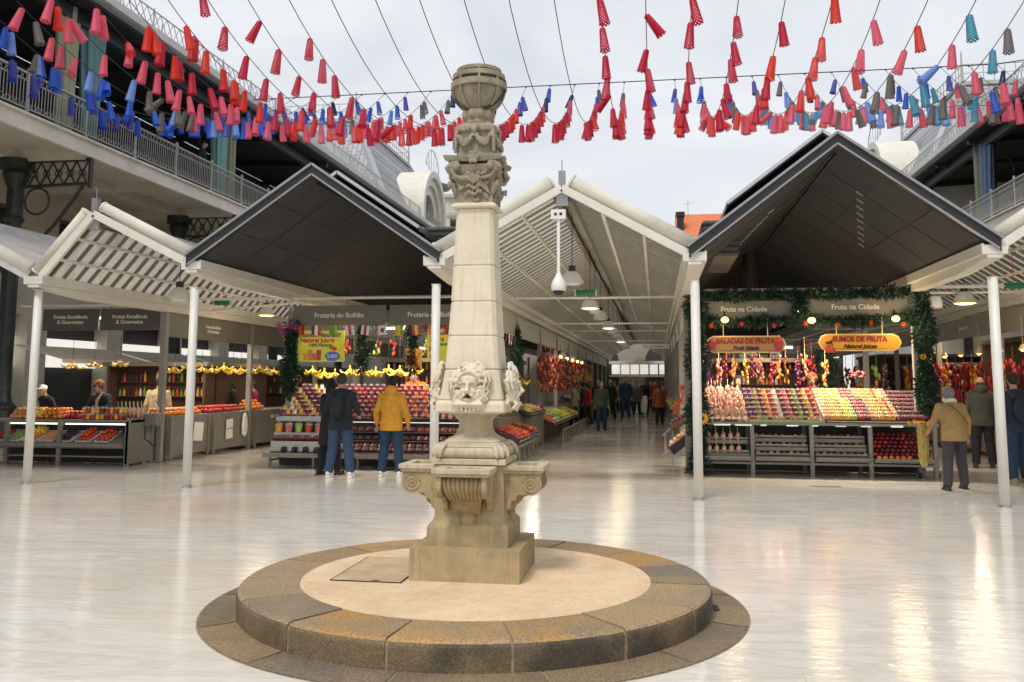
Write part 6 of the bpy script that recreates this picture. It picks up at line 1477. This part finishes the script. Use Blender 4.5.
# ------------------------------------------------------------------ cones on wires over the court
CC = {'crimson': (.62,.008,.05), 'scarlet': (.80,.045,.02), 'pink': (.82,.13,.20), 'grey': (.20,.17,.15), 'light blue': (.22,.38,.80), 'blue': (.03,.13,.68), 'violet blue': (.09,.11,.50), 'teal': (.08,.36,.50), 'navy': (.02,.03,.12)}
def cone_mat(name, c):
    m = M('cone_'+name.replace(' ', '_'), c, .5, 0, .12, 12); N = m.node_tree.nodes; L = m.node_tree.links; b = N['Principled BSDF']; out = N['Material Output']
    tc = N.new('ShaderNodeTexCoord'); sp = N.new('ShaderNodeSeparateXYZ'); L.new(tc.outputs['Object'], sp.inputs[0])
    at = N.new('ShaderNodeMath'); at.operation = 'ARCTAN2'; L.new(sp.outputs['Y'], at.inputs[0]); L.new(sp.outputs['X'], at.inputs[1])
    def trig(src, k):
        a = N.new('ShaderNodeMath'); a.operation = 'MULTIPLY'; a.inputs[1].default_value = k; L.new(src, a.inputs[0]); s = N.new('ShaderNodeMath'); s.operation = 'SINE'; L.new(a.outputs[0], s.inputs[0]); return s.outputs[0]
    p = N.new('ShaderNodeMath'); p.operation = 'MULTIPLY'; L.new(trig(at.outputs[0], 9.), p.inputs[0]); L.new(trig(sp.outputs['Z'], 95.), p.inputs[1])
    g = N.new('ShaderNodeMath'); g.operation = 'GREATER_THAN'; g.inputs[1].default_value = .55; L.new(p.outputs[0], g.inputs[0])
    inv = N.new('ShaderNodeMath'); inv.operation = 'SUBTRACT'; inv.inputs[0].default_value = 1; L.new(g.outputs[0], inv.inputs[1]); L.new(inv.outputs[0], b.inputs['Alpha'])
    # thin plastic lets daylight through
    tr = N.new('ShaderNodeBsdfTranslucent'); tr.inputs['Color'].default_value = c+(1,); mx = N.new('ShaderNodeMixShader'); mx.inputs[0].default_value = .42
    t2 = N.new('ShaderNodeBsdfTransparent'); m2 = N.new('ShaderNodeMixShader')
    L.new(inv.outputs[0], m2.inputs[0]); L.new(t2.outputs[0], m2.inputs[1]); L.new(tr.outputs[0], m2.inputs[2])
    L.new(b.outputs[0], mx.inputs[1]); L.new(m2.outputs[0], mx.inputs[2]); L.new(mx.outputs[0], out.inputs['Surface'])
    return m
CM = {k: cone_mat(k, v) for k, v in CC.items()}
cproto = {}
def put_cone(col, loc, rot, label):
    if col not in cproto:
        m = MB(); m.lathe([(.095,-.46),(.100,-.45),(.092,-.44),(.058,-.03),(.048,-.008),(.02,0)], 16, caps=False); m.rings([[(.02*math.cos(a), .02*math.sin(a), .0) for a in [k*math.pi/4 for k in range(8)]], [(.006*math.cos(a), .006*math.sin(a), .02) for a in [k*math.pi/4 for k in range(8)]]])
        o = m.build('hanging_cone', CM[col], smooth=True); cproto[col] = o
    else: o = cproto[col].copy(); COL.objects.link(o)
    o.location = loc; o.rotation_euler = rot; s = rnd.uniform(.94,1.06); o.scale = (s,s,s); return tag(o, label, 'cone', '%s openwork cones hanging from the wires' % col)
hy0 = lambda Y: 7.8+.04*(Y-19)**2
def hy(Y, X=0): return hy0(Y)+.075*max(0, -X-6)*(1 if Y < 24 else max(0, (28.3-Y)/4.3))
X = -13.7; YC = 28.3
Yr = [13.4,14.3,15.3,16.2,17.1,18.0,19.0,20.0,20.9,21.8,22.7,23.6,24.5,25.3,26.1,26.9,27.6]
wires = []; CAND = []
while X < 10.6: wires.append(X); X += .8
for wi, X in enumerate(wires):
    m = MB(); m.tube([(X, y, hy(y, X)) for y in [9+k*.7 for k in range(28)]+[YC]], .0085, 5)
    tag(m.build('hanging_wire', WIRE), 'thin dark wire of hanging cones, %s from the left over the court' % ordn(wi+1), 'wire', 'wires carrying the cones')
    ys = [y+rnd.uniform(-.25,.25)+(.35 if wi % 2 else 0) for y in Yr]
    if X < -8.5: ys += [rnd.uniform(14.8,21) for _ in range(6)]
    elif X > 5: ys += [rnd.uniform(22,26) for _ in range(1)]
    else: ys += [23.4+q*.8+rnd.uniform(-.3,.3) for q in range(4)]
    for Y2 in ys:
        if Y2 < 15.2 and X > -7.5: continue
        if -5.8 < X < -1.2 and Y2 < 21.8: continue
        dep = Y2*.98-X*.158; px = 512+900*(X*.9874+Y2*.158)/dep; py = 383-900*(hy(Y2, X)-1.65)/dep
        if px < -25 or px > 1050 or py < -30: continue       # out of the photograph: nothing to hang there
        d = math.hypot((X+3.2)/6.8, max(0, Y2-15.)/11.)
        if Y2 > 27.0: col = rnd.choice(['navy','blue','grey','violet blue'])
        elif d < .80: col = 'crimson'
        elif d < 1.0: col = 'scarlet' if rnd.random() < .65 else 'crimson'
        elif d < 1.2: col = 'pink' if rnd.random() < .8 else 'scarlet'
        elif d < 1.33: col = rnd.choice(['grey','grey','light blue','pink'])
        elif d < 1.45: col = rnd.choice(['light blue','blue','grey','blue'])
        else: col = rnd.choice(['blue','violet blue','violet blue','blue'])
        if X > 3 and d > 1.2 and Y2 < 27: col = rnd.choice(['teal','grey','pink','light blue','pink','blue' if X > 7 else 'grey'])
        CAND.append((dep, wi, X, Y2, col))
CAND.sort(); EX = [(c[4], c[2], c[3]) for c in CAND[298:]]; kk = {}
for dep, wi, X, Y2, col in sorted(CAND[:298], key=lambda c: (c[1], c[3])):
    kk[wi] = kk.get(wi, 0)+1; tx = rnd.gauss(0,.13); ty = rnd.gauss(0,.13)
    if rnd.random() < .06: ty = rnd.choice((-.8,.8))
    put_cone(col, (X, Y2, hy(Y2, X)-.03), (tx, ty, rnd.uniform(0,6)), '%s cone, %s along the %s wire from the left' % (col, ordn(kk[wi]), ordn(wi+1)))
cols = list(CM); m = MB()
for c, X, Y2 in EX:
    m.m = cols.index(c); s0 = len(m.v); m.lathe([(.100,-.45),(.092,-.44),(.058,-.03),(.048,-.008),(.02,0)], 10, caps=False)
    m.shift(Matrix.Translation((X, Y2, hy(Y2, X)-.03)) @ Matrix.Rotation(rnd.gauss(0,.14), 4, 'X') @ Matrix.Rotation(rnd.gauss(0,.14), 4, 'Y'), s0)
stuff(m.build('distant_cones', [CM[c] for c in cols], smooth=True), 'mixed smaller looking cones crowding the far ends of the wires', 'cones')
m = MB(); m.tube([(-13.8, YC, hy(YC)+.15)]+[(x, YC+.02, hy(YC)+.02-.0*x) for x in wires]+[(11.9, YC, hy(YC)+.2)], .016, 6); o = m.build('cross_cable', WIRE); tag(o, 'taut dark cable spanning the court that the cone wires are tied to', 'cable')
for x in wires: m = MB(); m.ell((x, YC, hy(YC)), .035, 6, 5); m.build('wire_clamp', WIRE, o)
# ------------------------------------------------------------------ people
SKIN = M('skin', (.46,.26,.18), .5, 0, .08, 8); SKIN2 = M('skin_warm', (.40,.22,.15), .5, 0, .08, 8)
clothtex = bpy.data.textures.new('folds', 'CLOUDS'); clothtex.noise_scale = .11
def cloth(name, c, r=.8): return M(name, c, r, 0, .18, 14, .35, 90)
def person(loc, rz, h, label, coat, trousers, shoes, hair=('short', (.04,.03,.025)), coat_len=.80, lean=0., stride=0., arms=None, hood=False, skin=None, wide=1., vox=.011, face=True, sleeves=True, spread=.1, dress=False, cat='person', head_turn=0., group=None, skirt=None):
    """local +y is where the person looks"""
    s = h/1.75; t = thing('person', label, cat, loc, rz, group); t.scale = (s, s, s); skin = skin or SKIN
    def U(p):
        p = Vector(p); c = Vector((0,0,.95)); q = p-c; return Matrix.Rotation(-lean, 3, 'X') @ q + c
    arms = arms or [((-.245,-.02,1.13),(-.255,.06,.88)), ((.245,-.02,1.13),(.255,.06,.88))]
    sh = [(-.160*wide,0,1.395), (.160*wide,0,1.395)]
    def torso(m, g, z0, flare=0.):
        P = [(z0,.170+flare,.128+flare*.6),(.92,.170,.126),(1.0,.160,.115),(1.10,.150,.108),(1.22,.165,.118),(1.34,.172,.116),(1.40,.155,.100),(1.445,.110,.080),(1.49,.060,.056)]
        if z0 >= .92: P = [q for q in P if q[0] >= z0 or q is P[0]]; P = [P[0]]+[q for q in P[1:] if q[0] > z0+.02]
        rr = []
        for z, a, b in P:
            ring_ = []
            for k in range(20):
                an = 2*math.pi*k/20; v = Vector(((a*wide+g)*math.cos(an), (b+g)*math.sin(an), z)); ring_.append(tuple(U(v) if z > .93 else v))
            rr.append(ring_)
        m.rings(rr)
    hips = [(-.09,0,.90), (.09,0,.90)]
    legs = []
    for i, sg in enumerate((-1, 1)):
        f = stride*sg; kx = sg*(.09+spread*.35); ax = sg*(.085+spread*.8)
        legs.append([(hips[i][0], 0, .92), (kx, f*.45+.03, .50), (ax, f, .085)])
    def leg(m, g, top=.0):
        for L3 in legs:
            a, b, c = [Vector(q) for q in L3]; m.tube([a+Vector((0,0,.03)), a.lerp(b,.35), a.lerp(b,.75), b, b.lerp(c,.3), b.lerp(c,.7), c], [.092+g,.090+g,.070+g+g*.3,.060+g*1.5,.060+g*1.6,.047+g*1.8,.040+g*1.9], 12)
    def arm(m, g, end=1.):
        for i in (0, 1):
            a = U(sh[i]); e, w_ = Vector(arms[i][0]), Vector(arms[i][1]); e = U(e); w_ = U(w_)
            w2 = e.lerp(w_, end); m.tube([a+Vector((0,0,.0)), a.lerp(e,.5), e, e.lerp(w2,.5), w2], [.062+g,.050+g,.042+g,.038+g,.028+g], 12); m.ell(a, (.060+g,.060+g,.058+g), 12, 8)
    body = MB(); torso(body, 0, .84); leg(body, 0); arm(body, 0)
    for L3 in legs: c = Vector(L3[2]); body.ell(c+Vector((0,.05,-.035)), (.035,.10,.035))
    nb = U((0,.0,1.46)); hc = U((0,.03,1.635)); body.tube([nb-Vector((0,0,.03)), nb.lerp(hc,.5), hc], [.06,.052,.05], 12)
    hr = Matrix.Rotation(head_turn, 3, 'Z') @ Matrix.Rotation(-lean*.5, 3, 'X'); HP = lambda p: hc+hr @ Vector(p)
    body.ell(hc, (.074,.092,.112), 20, 14, hr); body.ell(HP((0,.035,-.055)), (.055,.055,.055), 12, 8, hr)
    body.tube([HP((0,.085,.02)), HP((0,.108,-.02)), HP((0,.09,-.03))], [.009,.015,.010], 8)
    for sg in (-1, 1): body.ell(HP((sg*.075,-.005,-.005)), (.012,.022,.032), 8, 6, hr); body.ell(HP((sg*.03,.076,.028)), (.022,.014,.010), 8, 6, hr)
    body.ell(HP((0,.088,-.058)), (.024,.012,.010), 8, 6, hr)
    for i in (0, 1):   # hand: palm, four curled fingers and a thumb
        e, w_ = U(arms[i][0]), U(arms[i][1]); d = (w_-e).normalized(); sd = Vector((1,0,0)) if abs(d.x) < .8 else Vector((0,1,0)); n_ = d.cross(sd).normalized(); sd = n_.cross(d).normalized()
        p = w_+d*.05; body.tube([w_, w_+d*.03, w_+d*.085], [.026,.034,.030], 10, flat=.55)
        for q in range(4):
            o_ = (q-1.5)*.018; ln = (.065,.075,.07,.055)[q]; b0 = w_+d*.08+sd*o_; body.tube([b0, b0+d*ln*.5+n_*.010, b0+d*ln*.85+n_*.028], [.0095,.009,.0075], 6)
        sg = 1 if i == 0 else -1; b0 = w_+d*.03+sd*sg*.028; body.tube([b0, b0+d*.03+sd*sg*.02+n_*.01, b0+d*.06+sd*sg*.022+n_*.02], [.011,.010,.008], 6)
    body.build('body', skin, t, remesh=vox)
    m = MB(); torso(m, .022, coat_len, .03 if coat_len < .8 else .0)
    if sleeves: arm(m, .018, .96)
    if hood: m.ell(U((0,-.075,1.50)), (.12,.075,.10)); m.ell(U((0,-.03,1.46)), (.115,.10,.06))
    else: m.ell(U((0,.0,1.47)), (.085,.075,.035))
    c = m.build('coat', coat, t, remesh=vox*1.05); dm = c.modifiers.new('folds', 'DISPLACE'); dm.texture = clothtex; dm.strength = .022; dm.mid_level = .5; dm.texture_coords = 'LOCAL'
    if not dress:
        m = MB(); leg(m, .017); rr = []
        m.ell((0,0,.90), (.165*wide,.125,.11), 16, 10); c = m.build('trousers', trousers, t, remesh=vox*1.05); dm = c.modifiers.new('folds', 'DISPLACE'); dm.texture = clothtex; dm.strength = .018; dm.mid_level = .5; dm.texture_coords = 'LOCAL'
    for L3 in legs:
        q = Vector(L3[2]); m = MB(); m.ell(q+Vector((0,.055,-.035)), (.047,.130,.045), 14, 8); m.ell(q+Vector((0,-.02,-.01)), (.045,.06,.06), 12, 8); m.box(q.x-.045,q.x+.045,q.y-.07,q.y+.17,.0,.022); m.build('shoe', shoes, t, remesh=vox*.8)
    if hair:
        kind, hcol = hair; HM = M('hair_%d_%d_%d' % tuple(int(v*255) for v in hcol), hcol, .75, 0, .3, 40, .5, 120); m = MB()
        if kind == 'short': m.ell(HP((0,-.022,.022)), (.084,.098,.108), 16, 12, hr)
        elif kind == 'bob': m.ell(HP((0,-.022,.015)), (.095,.108,.12), 16, 12, hr); m.ell(HP((0,-.05,-.06)), (.085,.06,.08), 12, 8, hr)
        elif kind == 'long': m.ell(HP((0,-.02,.015)), (.092,.105,.118), 16, 12, hr); m.tube([HP((0,-.06,.0)), HP((0,-.085,-.12)), HP((0,-.08,-.26))], [.09,.085,.05], 12, flat=.7)
        elif kind == 'curly':
            q = random.Random(4)
            for k in range(42):
                a, b = q.uniform(0,6.28), q.uniform(-.2,1.5); m.ell(HP((.088*math.cos(a)*math.cos(b), -.03+.10*math.sin(a)*math.cos(b), .02+.11*math.sin(b))), .038, 8, 6)
            m.ell(HP((0,-.03,.02)), (.09,.10,.11))
        elif kind == 'balding': m.ell(HP((0,-.035,-.03)), (.083,.075,.06), 14, 10, hr)
        elif kind == 'cap': m.ell(HP((0,-.008,.045)), (.088,.105,.085), 16, 10, hr); m.ell(HP((0,.09,.045)), (.07,.07,.012), 12, 6, hr)
        m.build('hat' if kind == 'cap' else 'hair', HM, t, remesh=vox*.9)
    if face:
        for sg in (-1, 1): m = MB(); m.ell(HP((sg*.03,.082,.008)), (.011,.008,.007), 8, 6); m.build('eye', BLACK, t, smooth=True)
    return t
NAVY = cloth('coat_navy', (.012,.016,.030)); BLK = cloth('coat_black', (.010,.010,.012)); JEAN = cloth('jeans', (.028,.066,.135)); JEAN2 = cloth('jeans_dark', (.014,.04,.09)); WSH = M('white_trainers', (.78,.77,.75), .5)
YEL = cloth('coat_mustard', (.62,.29,.015), .6); TAN = cloth('coat_tan', (.36,.22,.08), .7); GTR = cloth('trousers_taupe', (.045,.040,.048)); KSH = M('black_shoes', (.012,.012,.012), .4)
ORG = cloth('jacket_orange', (.85,.12,.015), .6); REDC = cloth('jumper_red', (.50,.012,.012)); GRN = cloth('parka_olive', (.05,.052,.040)); BEI = cloth('jacket_beige', (.42,.33,.20)); MAR = cloth('jumper_maroon', (.22,.01,.03)); PNK = cloth('coat_mauve', (.42,.15,.30)); GRYC = cloth('coat_grey', (.10,.10,.11))
# shoppers at the juice stall (seen from behind: they look along +y)
person((-5.42,15.12,0), R(2), 1.79, 'man in dark navy jacket, blue jeans and white trainers at the juice stall', NAVY, JEAN, WSH, ('short',(.05,.035,.025)), .80, .03, 0, [((-.26,.05,1.17),(-.20,.24,1.10)), ((.27,.02,1.17),(.25,.22,1.06))], spread=.13, wide=1.12)
b = thing('backpack', 'black backpack worn by the man in the navy jacket', 'backpack', (-5.42,15.12,0), R(2)); m = MB(); m.ell((0,-.20,1.22), (.13,.085,.20)); m.ell((0,-.26,1.13), (.10,.05,.10)); m.build('bag', BLK, b, remesh=.014)
m = MB()
for s in (-1,1): m.tube([(s*.09,-.17,1.38),(s*.12,-.02,1.50),(s*.13,.13,1.38),(s*.13,.15,1.2)], .018, 6)
m.build('strap', BLACK, b)
person((-5.78,15.55,0), R(-24), 1.70, 'woman in long black coat and black boots, half hidden left of the man', BLK, BLK, KSH, ('long',(.012,.010,.010)), .55, .04, .10, [((-.25,.05,1.16),(-.20,.26,1.12)), ((.25,.12,1.2),(.12,.42,1.30))], spread=.06)
person((-4.60,15.42,0), R(0), 1.74, 'person in mustard yellow hooded raincoat and jeans at the juice stall', YEL, JEAN2, WSH, ('short',(.015,.013,.012)), .80, .0, 0, [((-.27,-.02,1.13),(-.29,.08,.90)), ((.27,-.02,1.13),(.27,.12,.92))], hood=True, spread=.10, wide=1.08)
person((-4.98,18.62,.30), R(180), 1.68, 'stallholder in bright orange jacket leaning over the juice stall', ORG, BLK, KSH, ('short',(.03,.02,.015)), .80, .55, 0, [((-.28,.24,1.34),(-.16,.58,1.42)), ((.28,.18,1.30),(.30,.46,1.30))], skin=SKIN2)
# right side
person((4.62,15.3,0), R(8), 1.62, 'elderly woman in quilted tan coat and white scarf by the right stall', TAN, GTR, KSH, ('bob',(.20,.19,.18)), .82, .20, .12, [((-.25,.10,1.20),(-.28,.30,1.06)), ((.25,-.02,1.15),(.27,.10,.92))], spread=.14, wide=1.15, head_turn=.25)
sc2 = thing('scarf', 'white woollen scarf round the neck of the elderly woman', 'scarf', (4.62,15.3,0), R(8)); sc2.scale = (.926,)*3; m = MB(); m.tube([(.085*math.cos(a), .105+.075*math.sin(a), 1.50+.012*math.sin(3*a)) for a in [2*math.pi*k/16 for k in range(17)]], .038, 8); m.build('wrap', M('wool_white', (.72,.69,.62), .9, 0, .1, 30, .5, 100), sc2, remesh=.012)
hb = thing('handbag_strap', 'thin dark bag strap across the back of the tan coat', 'strap', (4.62,15.3,0), R(8)); hb.scale = (.926,)*3; m = MB(); m.tube([(-.13,-.07,1.45),(-.03,-.115,1.38),(.09,-.14,1.25),(.18,-.135,1.10)], .011, 6); m.build('strap', WOOD, hb)
t = thing('flower_bouquet', 'yellow bouquet held low by the elderly woman', 'bouquet', (4.28, 15.75, 1.02)); m = MB()
for k in range(26): a = k*2.4; q = .012*k**.6*1.2; m.ell((q*2.4*math.cos(a), q*2*math.sin(a), .02*math.sin(k)), (.022,.02,.02), 6, 5)
m.build('bloom', YP, t, smooth=True); m = MB(); m.rings([[(.07*f*math.cos(a), .05*f*math.sin(a), z) for a in [2*math.pi*k/10 for k in range(10)]] for z, f in ((-.02,1.2),(-.3,1.3),(-.62,1.1),(-.72,.5))]); m.build('wrapper', M('spotted_wrap', (.38,.30,.08), .35, 0, .7, 40), t)
person((6.40,19.4,0), R(-12), 1.80, 'bald man in dark olive parka farther back on the right', GRN, BLK, KSH, ('balding',(.05,.04,.035)), .80, .05, .05, hood=True, wide=1.2, spread=.08, skin=M('skin_pink',(.62,.30,.18),.45,0,.05))
person((5.95,16.4,0), R(6), 1.84, 'tall person in dark blue jacket behind the right front post', cloth('coat_blue', (.012,.022,.045)), JEAN2, cloth('trainer_sand', (.30,.27,.20)), ('short',(.02,.015,.012)), .80, .05, .16, spread=.10, wide=1.1)
b = thing('backpack', 'dark blue backpack on the tall person at the right edge', 'backpack', (5.95,16.4,0), R(6)); m = MB(); m.ell((.02,-.21,1.24), (.16,.10,.23)); m.build('bag', cloth('bag_blue', (.010,.015,.035)), b, remesh=.016)
m = MB()
for s in (-1,1): m.tube([(s*.09,-.17,1.42),(s*.12,-.02,1.52),(s*.13,.13,1.4),(s*.13,.15,1.2)], .018, 6)
m.build('strap', BLACK, b)
person((3.06,18.72,.16), R(165), 1.68, 'red haired stallholder in red jumper behind the fruit tubs', REDC, BLK, KSH, ('curly',(.20,.05,.015)), .80, .06, 0, skin=SKIN2, wide=1.15)
person((1.62,18.62,.14), R(172), 1.66, 'dark haired stallholder in black behind the fruit cups', BLK, BLK, KSH, ('bob',(.025,.015,.012)), .80, .10, 0)
# left stallholders
person((-11.55,17.65,0), R(172), 1.66, 'stallholder in navy coat with auburn hair bending over the fruit', NAVY, BLK, KSH, ('curly',(.16,.05,.02)), .80, .30, 0, [((-.27,.12,1.22),(-.10,.36,1.10)), ((.27,.14,1.2),(.30,.40,1.08))], wide=1.12)
sc3 = thing('scarf', 'patterned pale scarf of the stallholder in navy', 'scarf', (-11.55,17.65,0), R(172)); sc3.scale = (.95,)*3; m = MB(); m.tube([(-.05,.20,1.44),(-.02,.28,1.3),(-.03,.30,1.15)], [.04,.05,.035], 8, flat=.6); m.build('wrap', M('scarf_print', (.45,.36,.28), .8, 0, .6, 40), sc3, smooth=True)
person((-12.85,17.7,0), R(160), 1.58, 'stallholder in dark clothes and white cap at the far left', BLK, BLK, KSH, ('cap',(.70,.69,.66)), .80, .30, 0)
person((-10.9,18.6,0), R(20), 1.72, 'stallholder in beige jacket seen from behind at the left', BEI, BLK, KSH, ('short',(.02,.016,.014)), .80, .10, 0, wide=1.15)
person((-10.75,22.0,0), R(130), 1.70, 'dark haired woman stallholder behind the side counters', BLK, BLK, KSH, ('long',(.02,.015,.012)), .80, .2, 0, vox=.016)
person((-10.75,23.2,0), R(120), 1.64, 'stallholder in maroon jumper behind the side counters', MAR, BLK, KSH, ('short',(.02,.016,.014)), .80, .1, 0, vox=.016)
person((-9.3,22.6,0), R(80), 1.72, 'shopper in dark coat standing in the left side aisle', NAVY, JEAN2, KSH, ('short',(.10,.07,.05)), .85, .05, .1, vox=.016)
person((-8.75,21.6,0), R(-40), 1.60, 'shopper in brown coat in the left side aisle near the stall corner', cloth('coat_brown', (.10,.05,.03)), BLK, KSH, ('bob',(.25,.18,.12)), .70, .1, .1, vox=.016)
# crowd in the central aisle
crowd = [(-2.45,38.6,175,1.76,NAVY,BLK,('short',(.15,.13,.12)),'in navy coat, front left of the aisle crowd'),
 (-2.05,41.0,170,1.78,BLK,BLK,('short',(.3,.28,.26)),'grey haired in black beside the navy coat'),
 (-1.42,42.0,185,1.92,cloth('coat_royal', (.015,.035,.09)),JEAN2,('short',(.03,.02,.02)),'tallest in blue jacket in mid aisle'),
 (-.98,45.0,178,1.72,GRYC,BLK,('long',(.05,.03,.02)),'in grey coat holding a white bag'),
 (-.62,47.2,182,1.80,BLK,BLK,('short',(.02,.02,.02)),'in black behind the white trolley'),
 (-.05,50.0,178,1.76,cloth('coat_crimson', (.30,.01,.03)),BLK,('short',(.05,.03,.02)),'in crimson jacket at the back'),
 (.30,46.5,10,1.72,PNK,GRN,('bob',(.22,.13,.06)),'in mauve coat walking away'),
 (-2.75,34.5,100,1.68,cloth('coat_plum', (.09,.02,.04)),BLK,('bob',(.04,.02,.02)),'bending at the vegetables left of the aisle'),
 (-2.9,32.3,95,1.64,BEI,BLK,('short',(.10,.06,.03)),'in beige shopping at the green vegetables'),
 (-.35,52.5,175,1.75,GRYC,BLK,('short',(.02,.02,.02)),'in grey far down the aisle'),
 (.75,53.0,175,1.70,BLK,JEAN2,('long',(.02,.02,.02)),'in black far down the right of the aisle'),
 (-1.6,54.5,175,1.74,BLK,BLK,('short',(.02,.02,.02)),'in black farthest down the left of the aisle')]
crowd += [(-1.9,31.5,200,1.70,cloth('coat_moss', (.06,.09,.05)),JEAN2,('short',(.15,.12,.1)),'in moss green jacket walking nearest in the aisle'),(.1,36.5,15,1.64,cloth('coat_rust', (.28,.08,.03)),BLK,('bob',(.05,.03,.02)),'in rust coat walking away at the right of the aisle'),(-1.0,60.,180,1.72,cloth('coat_sky', (.12,.22,.36)),BLK,('short',(.04,.03,.03)),'in pale blue at the very end of the aisle'),(-2.2,48.5,170,1.72,TAN,BLK,('bob',(.1,.06,.03)),'in tan coat half hidden left in the crowd'),(-.2,56.,185,1.7,YEL,BLK,('short',(.05,.03,.02)),'in yellow at the end of the aisle'),
 (.15,43.2,190,1.66,cloth('coat_lilac', (.30,.22,.42)),GRN,('long',(.16,.09,.05)),'in lilac jacket right of the white trolley'),(-1.9,52.,185,1.82,cloth('coat_steel', (.10,.14,.20)),BLK,('short',(.2,.18,.16)),'in steel blue beyond the black coats'),(-2.7,36.2,110,1.62,REDC,BLK,('bob',(.03,.02,.02)),'in red jumper at the vegetable rack')]
for x, y, a, h, c, tr_, hr_, lb in crowd: person((x,y,0), R(a), h, 'shopper '+lb, c, tr_, KSH, hr_, .72 if 'coat' in lb else .84, .04, rnd.uniform(.05,.2), vox=.02, face=False, spread=.08, wide=1.1)
t = thing('shopping_trolley', 'white wrapped two wheeled shopping trolley in the central aisle', 'trolley', (-.72, 45.2, 0)); m = MB(); m.rings([[(-.22,-.2,.2),(.22,-.2,.2),(.22,.2,.2),(-.22,.2,.2)],[(-.27,-.22,.7),(.27,-.22,.7),(.27,.22,.7),(-.27,.22,.7)],[(-.24,-.2,1.0),(.24,-.2,1.0),(.24,.2,1.0),(-.24,.2,1.0)]]); m.build('bag', MATS['bag_white'], t, bevel=.03)
for s in (-1,1): m = MB(); m.tube([(s*.25,0,.09),(s*.29,0,.09)], .09, 14); m.build('wheel', BLACK, t)
m = MB(); m.tube([(-.2,.22,.2),(-.2,.3,1.15),(.2,.3,1.15),(.2,.22,.2)], .015, 6); m.build('handle', BLACK, t)
# person on the left balcony
person((-14.45,26.5,7.66), R(-75), 1.72, 'person in black cap looking down from the left balcony', BLK, BLK, KSH, ('cap',(.012,.012,.012)), .80, .12, 0, vox=.018)
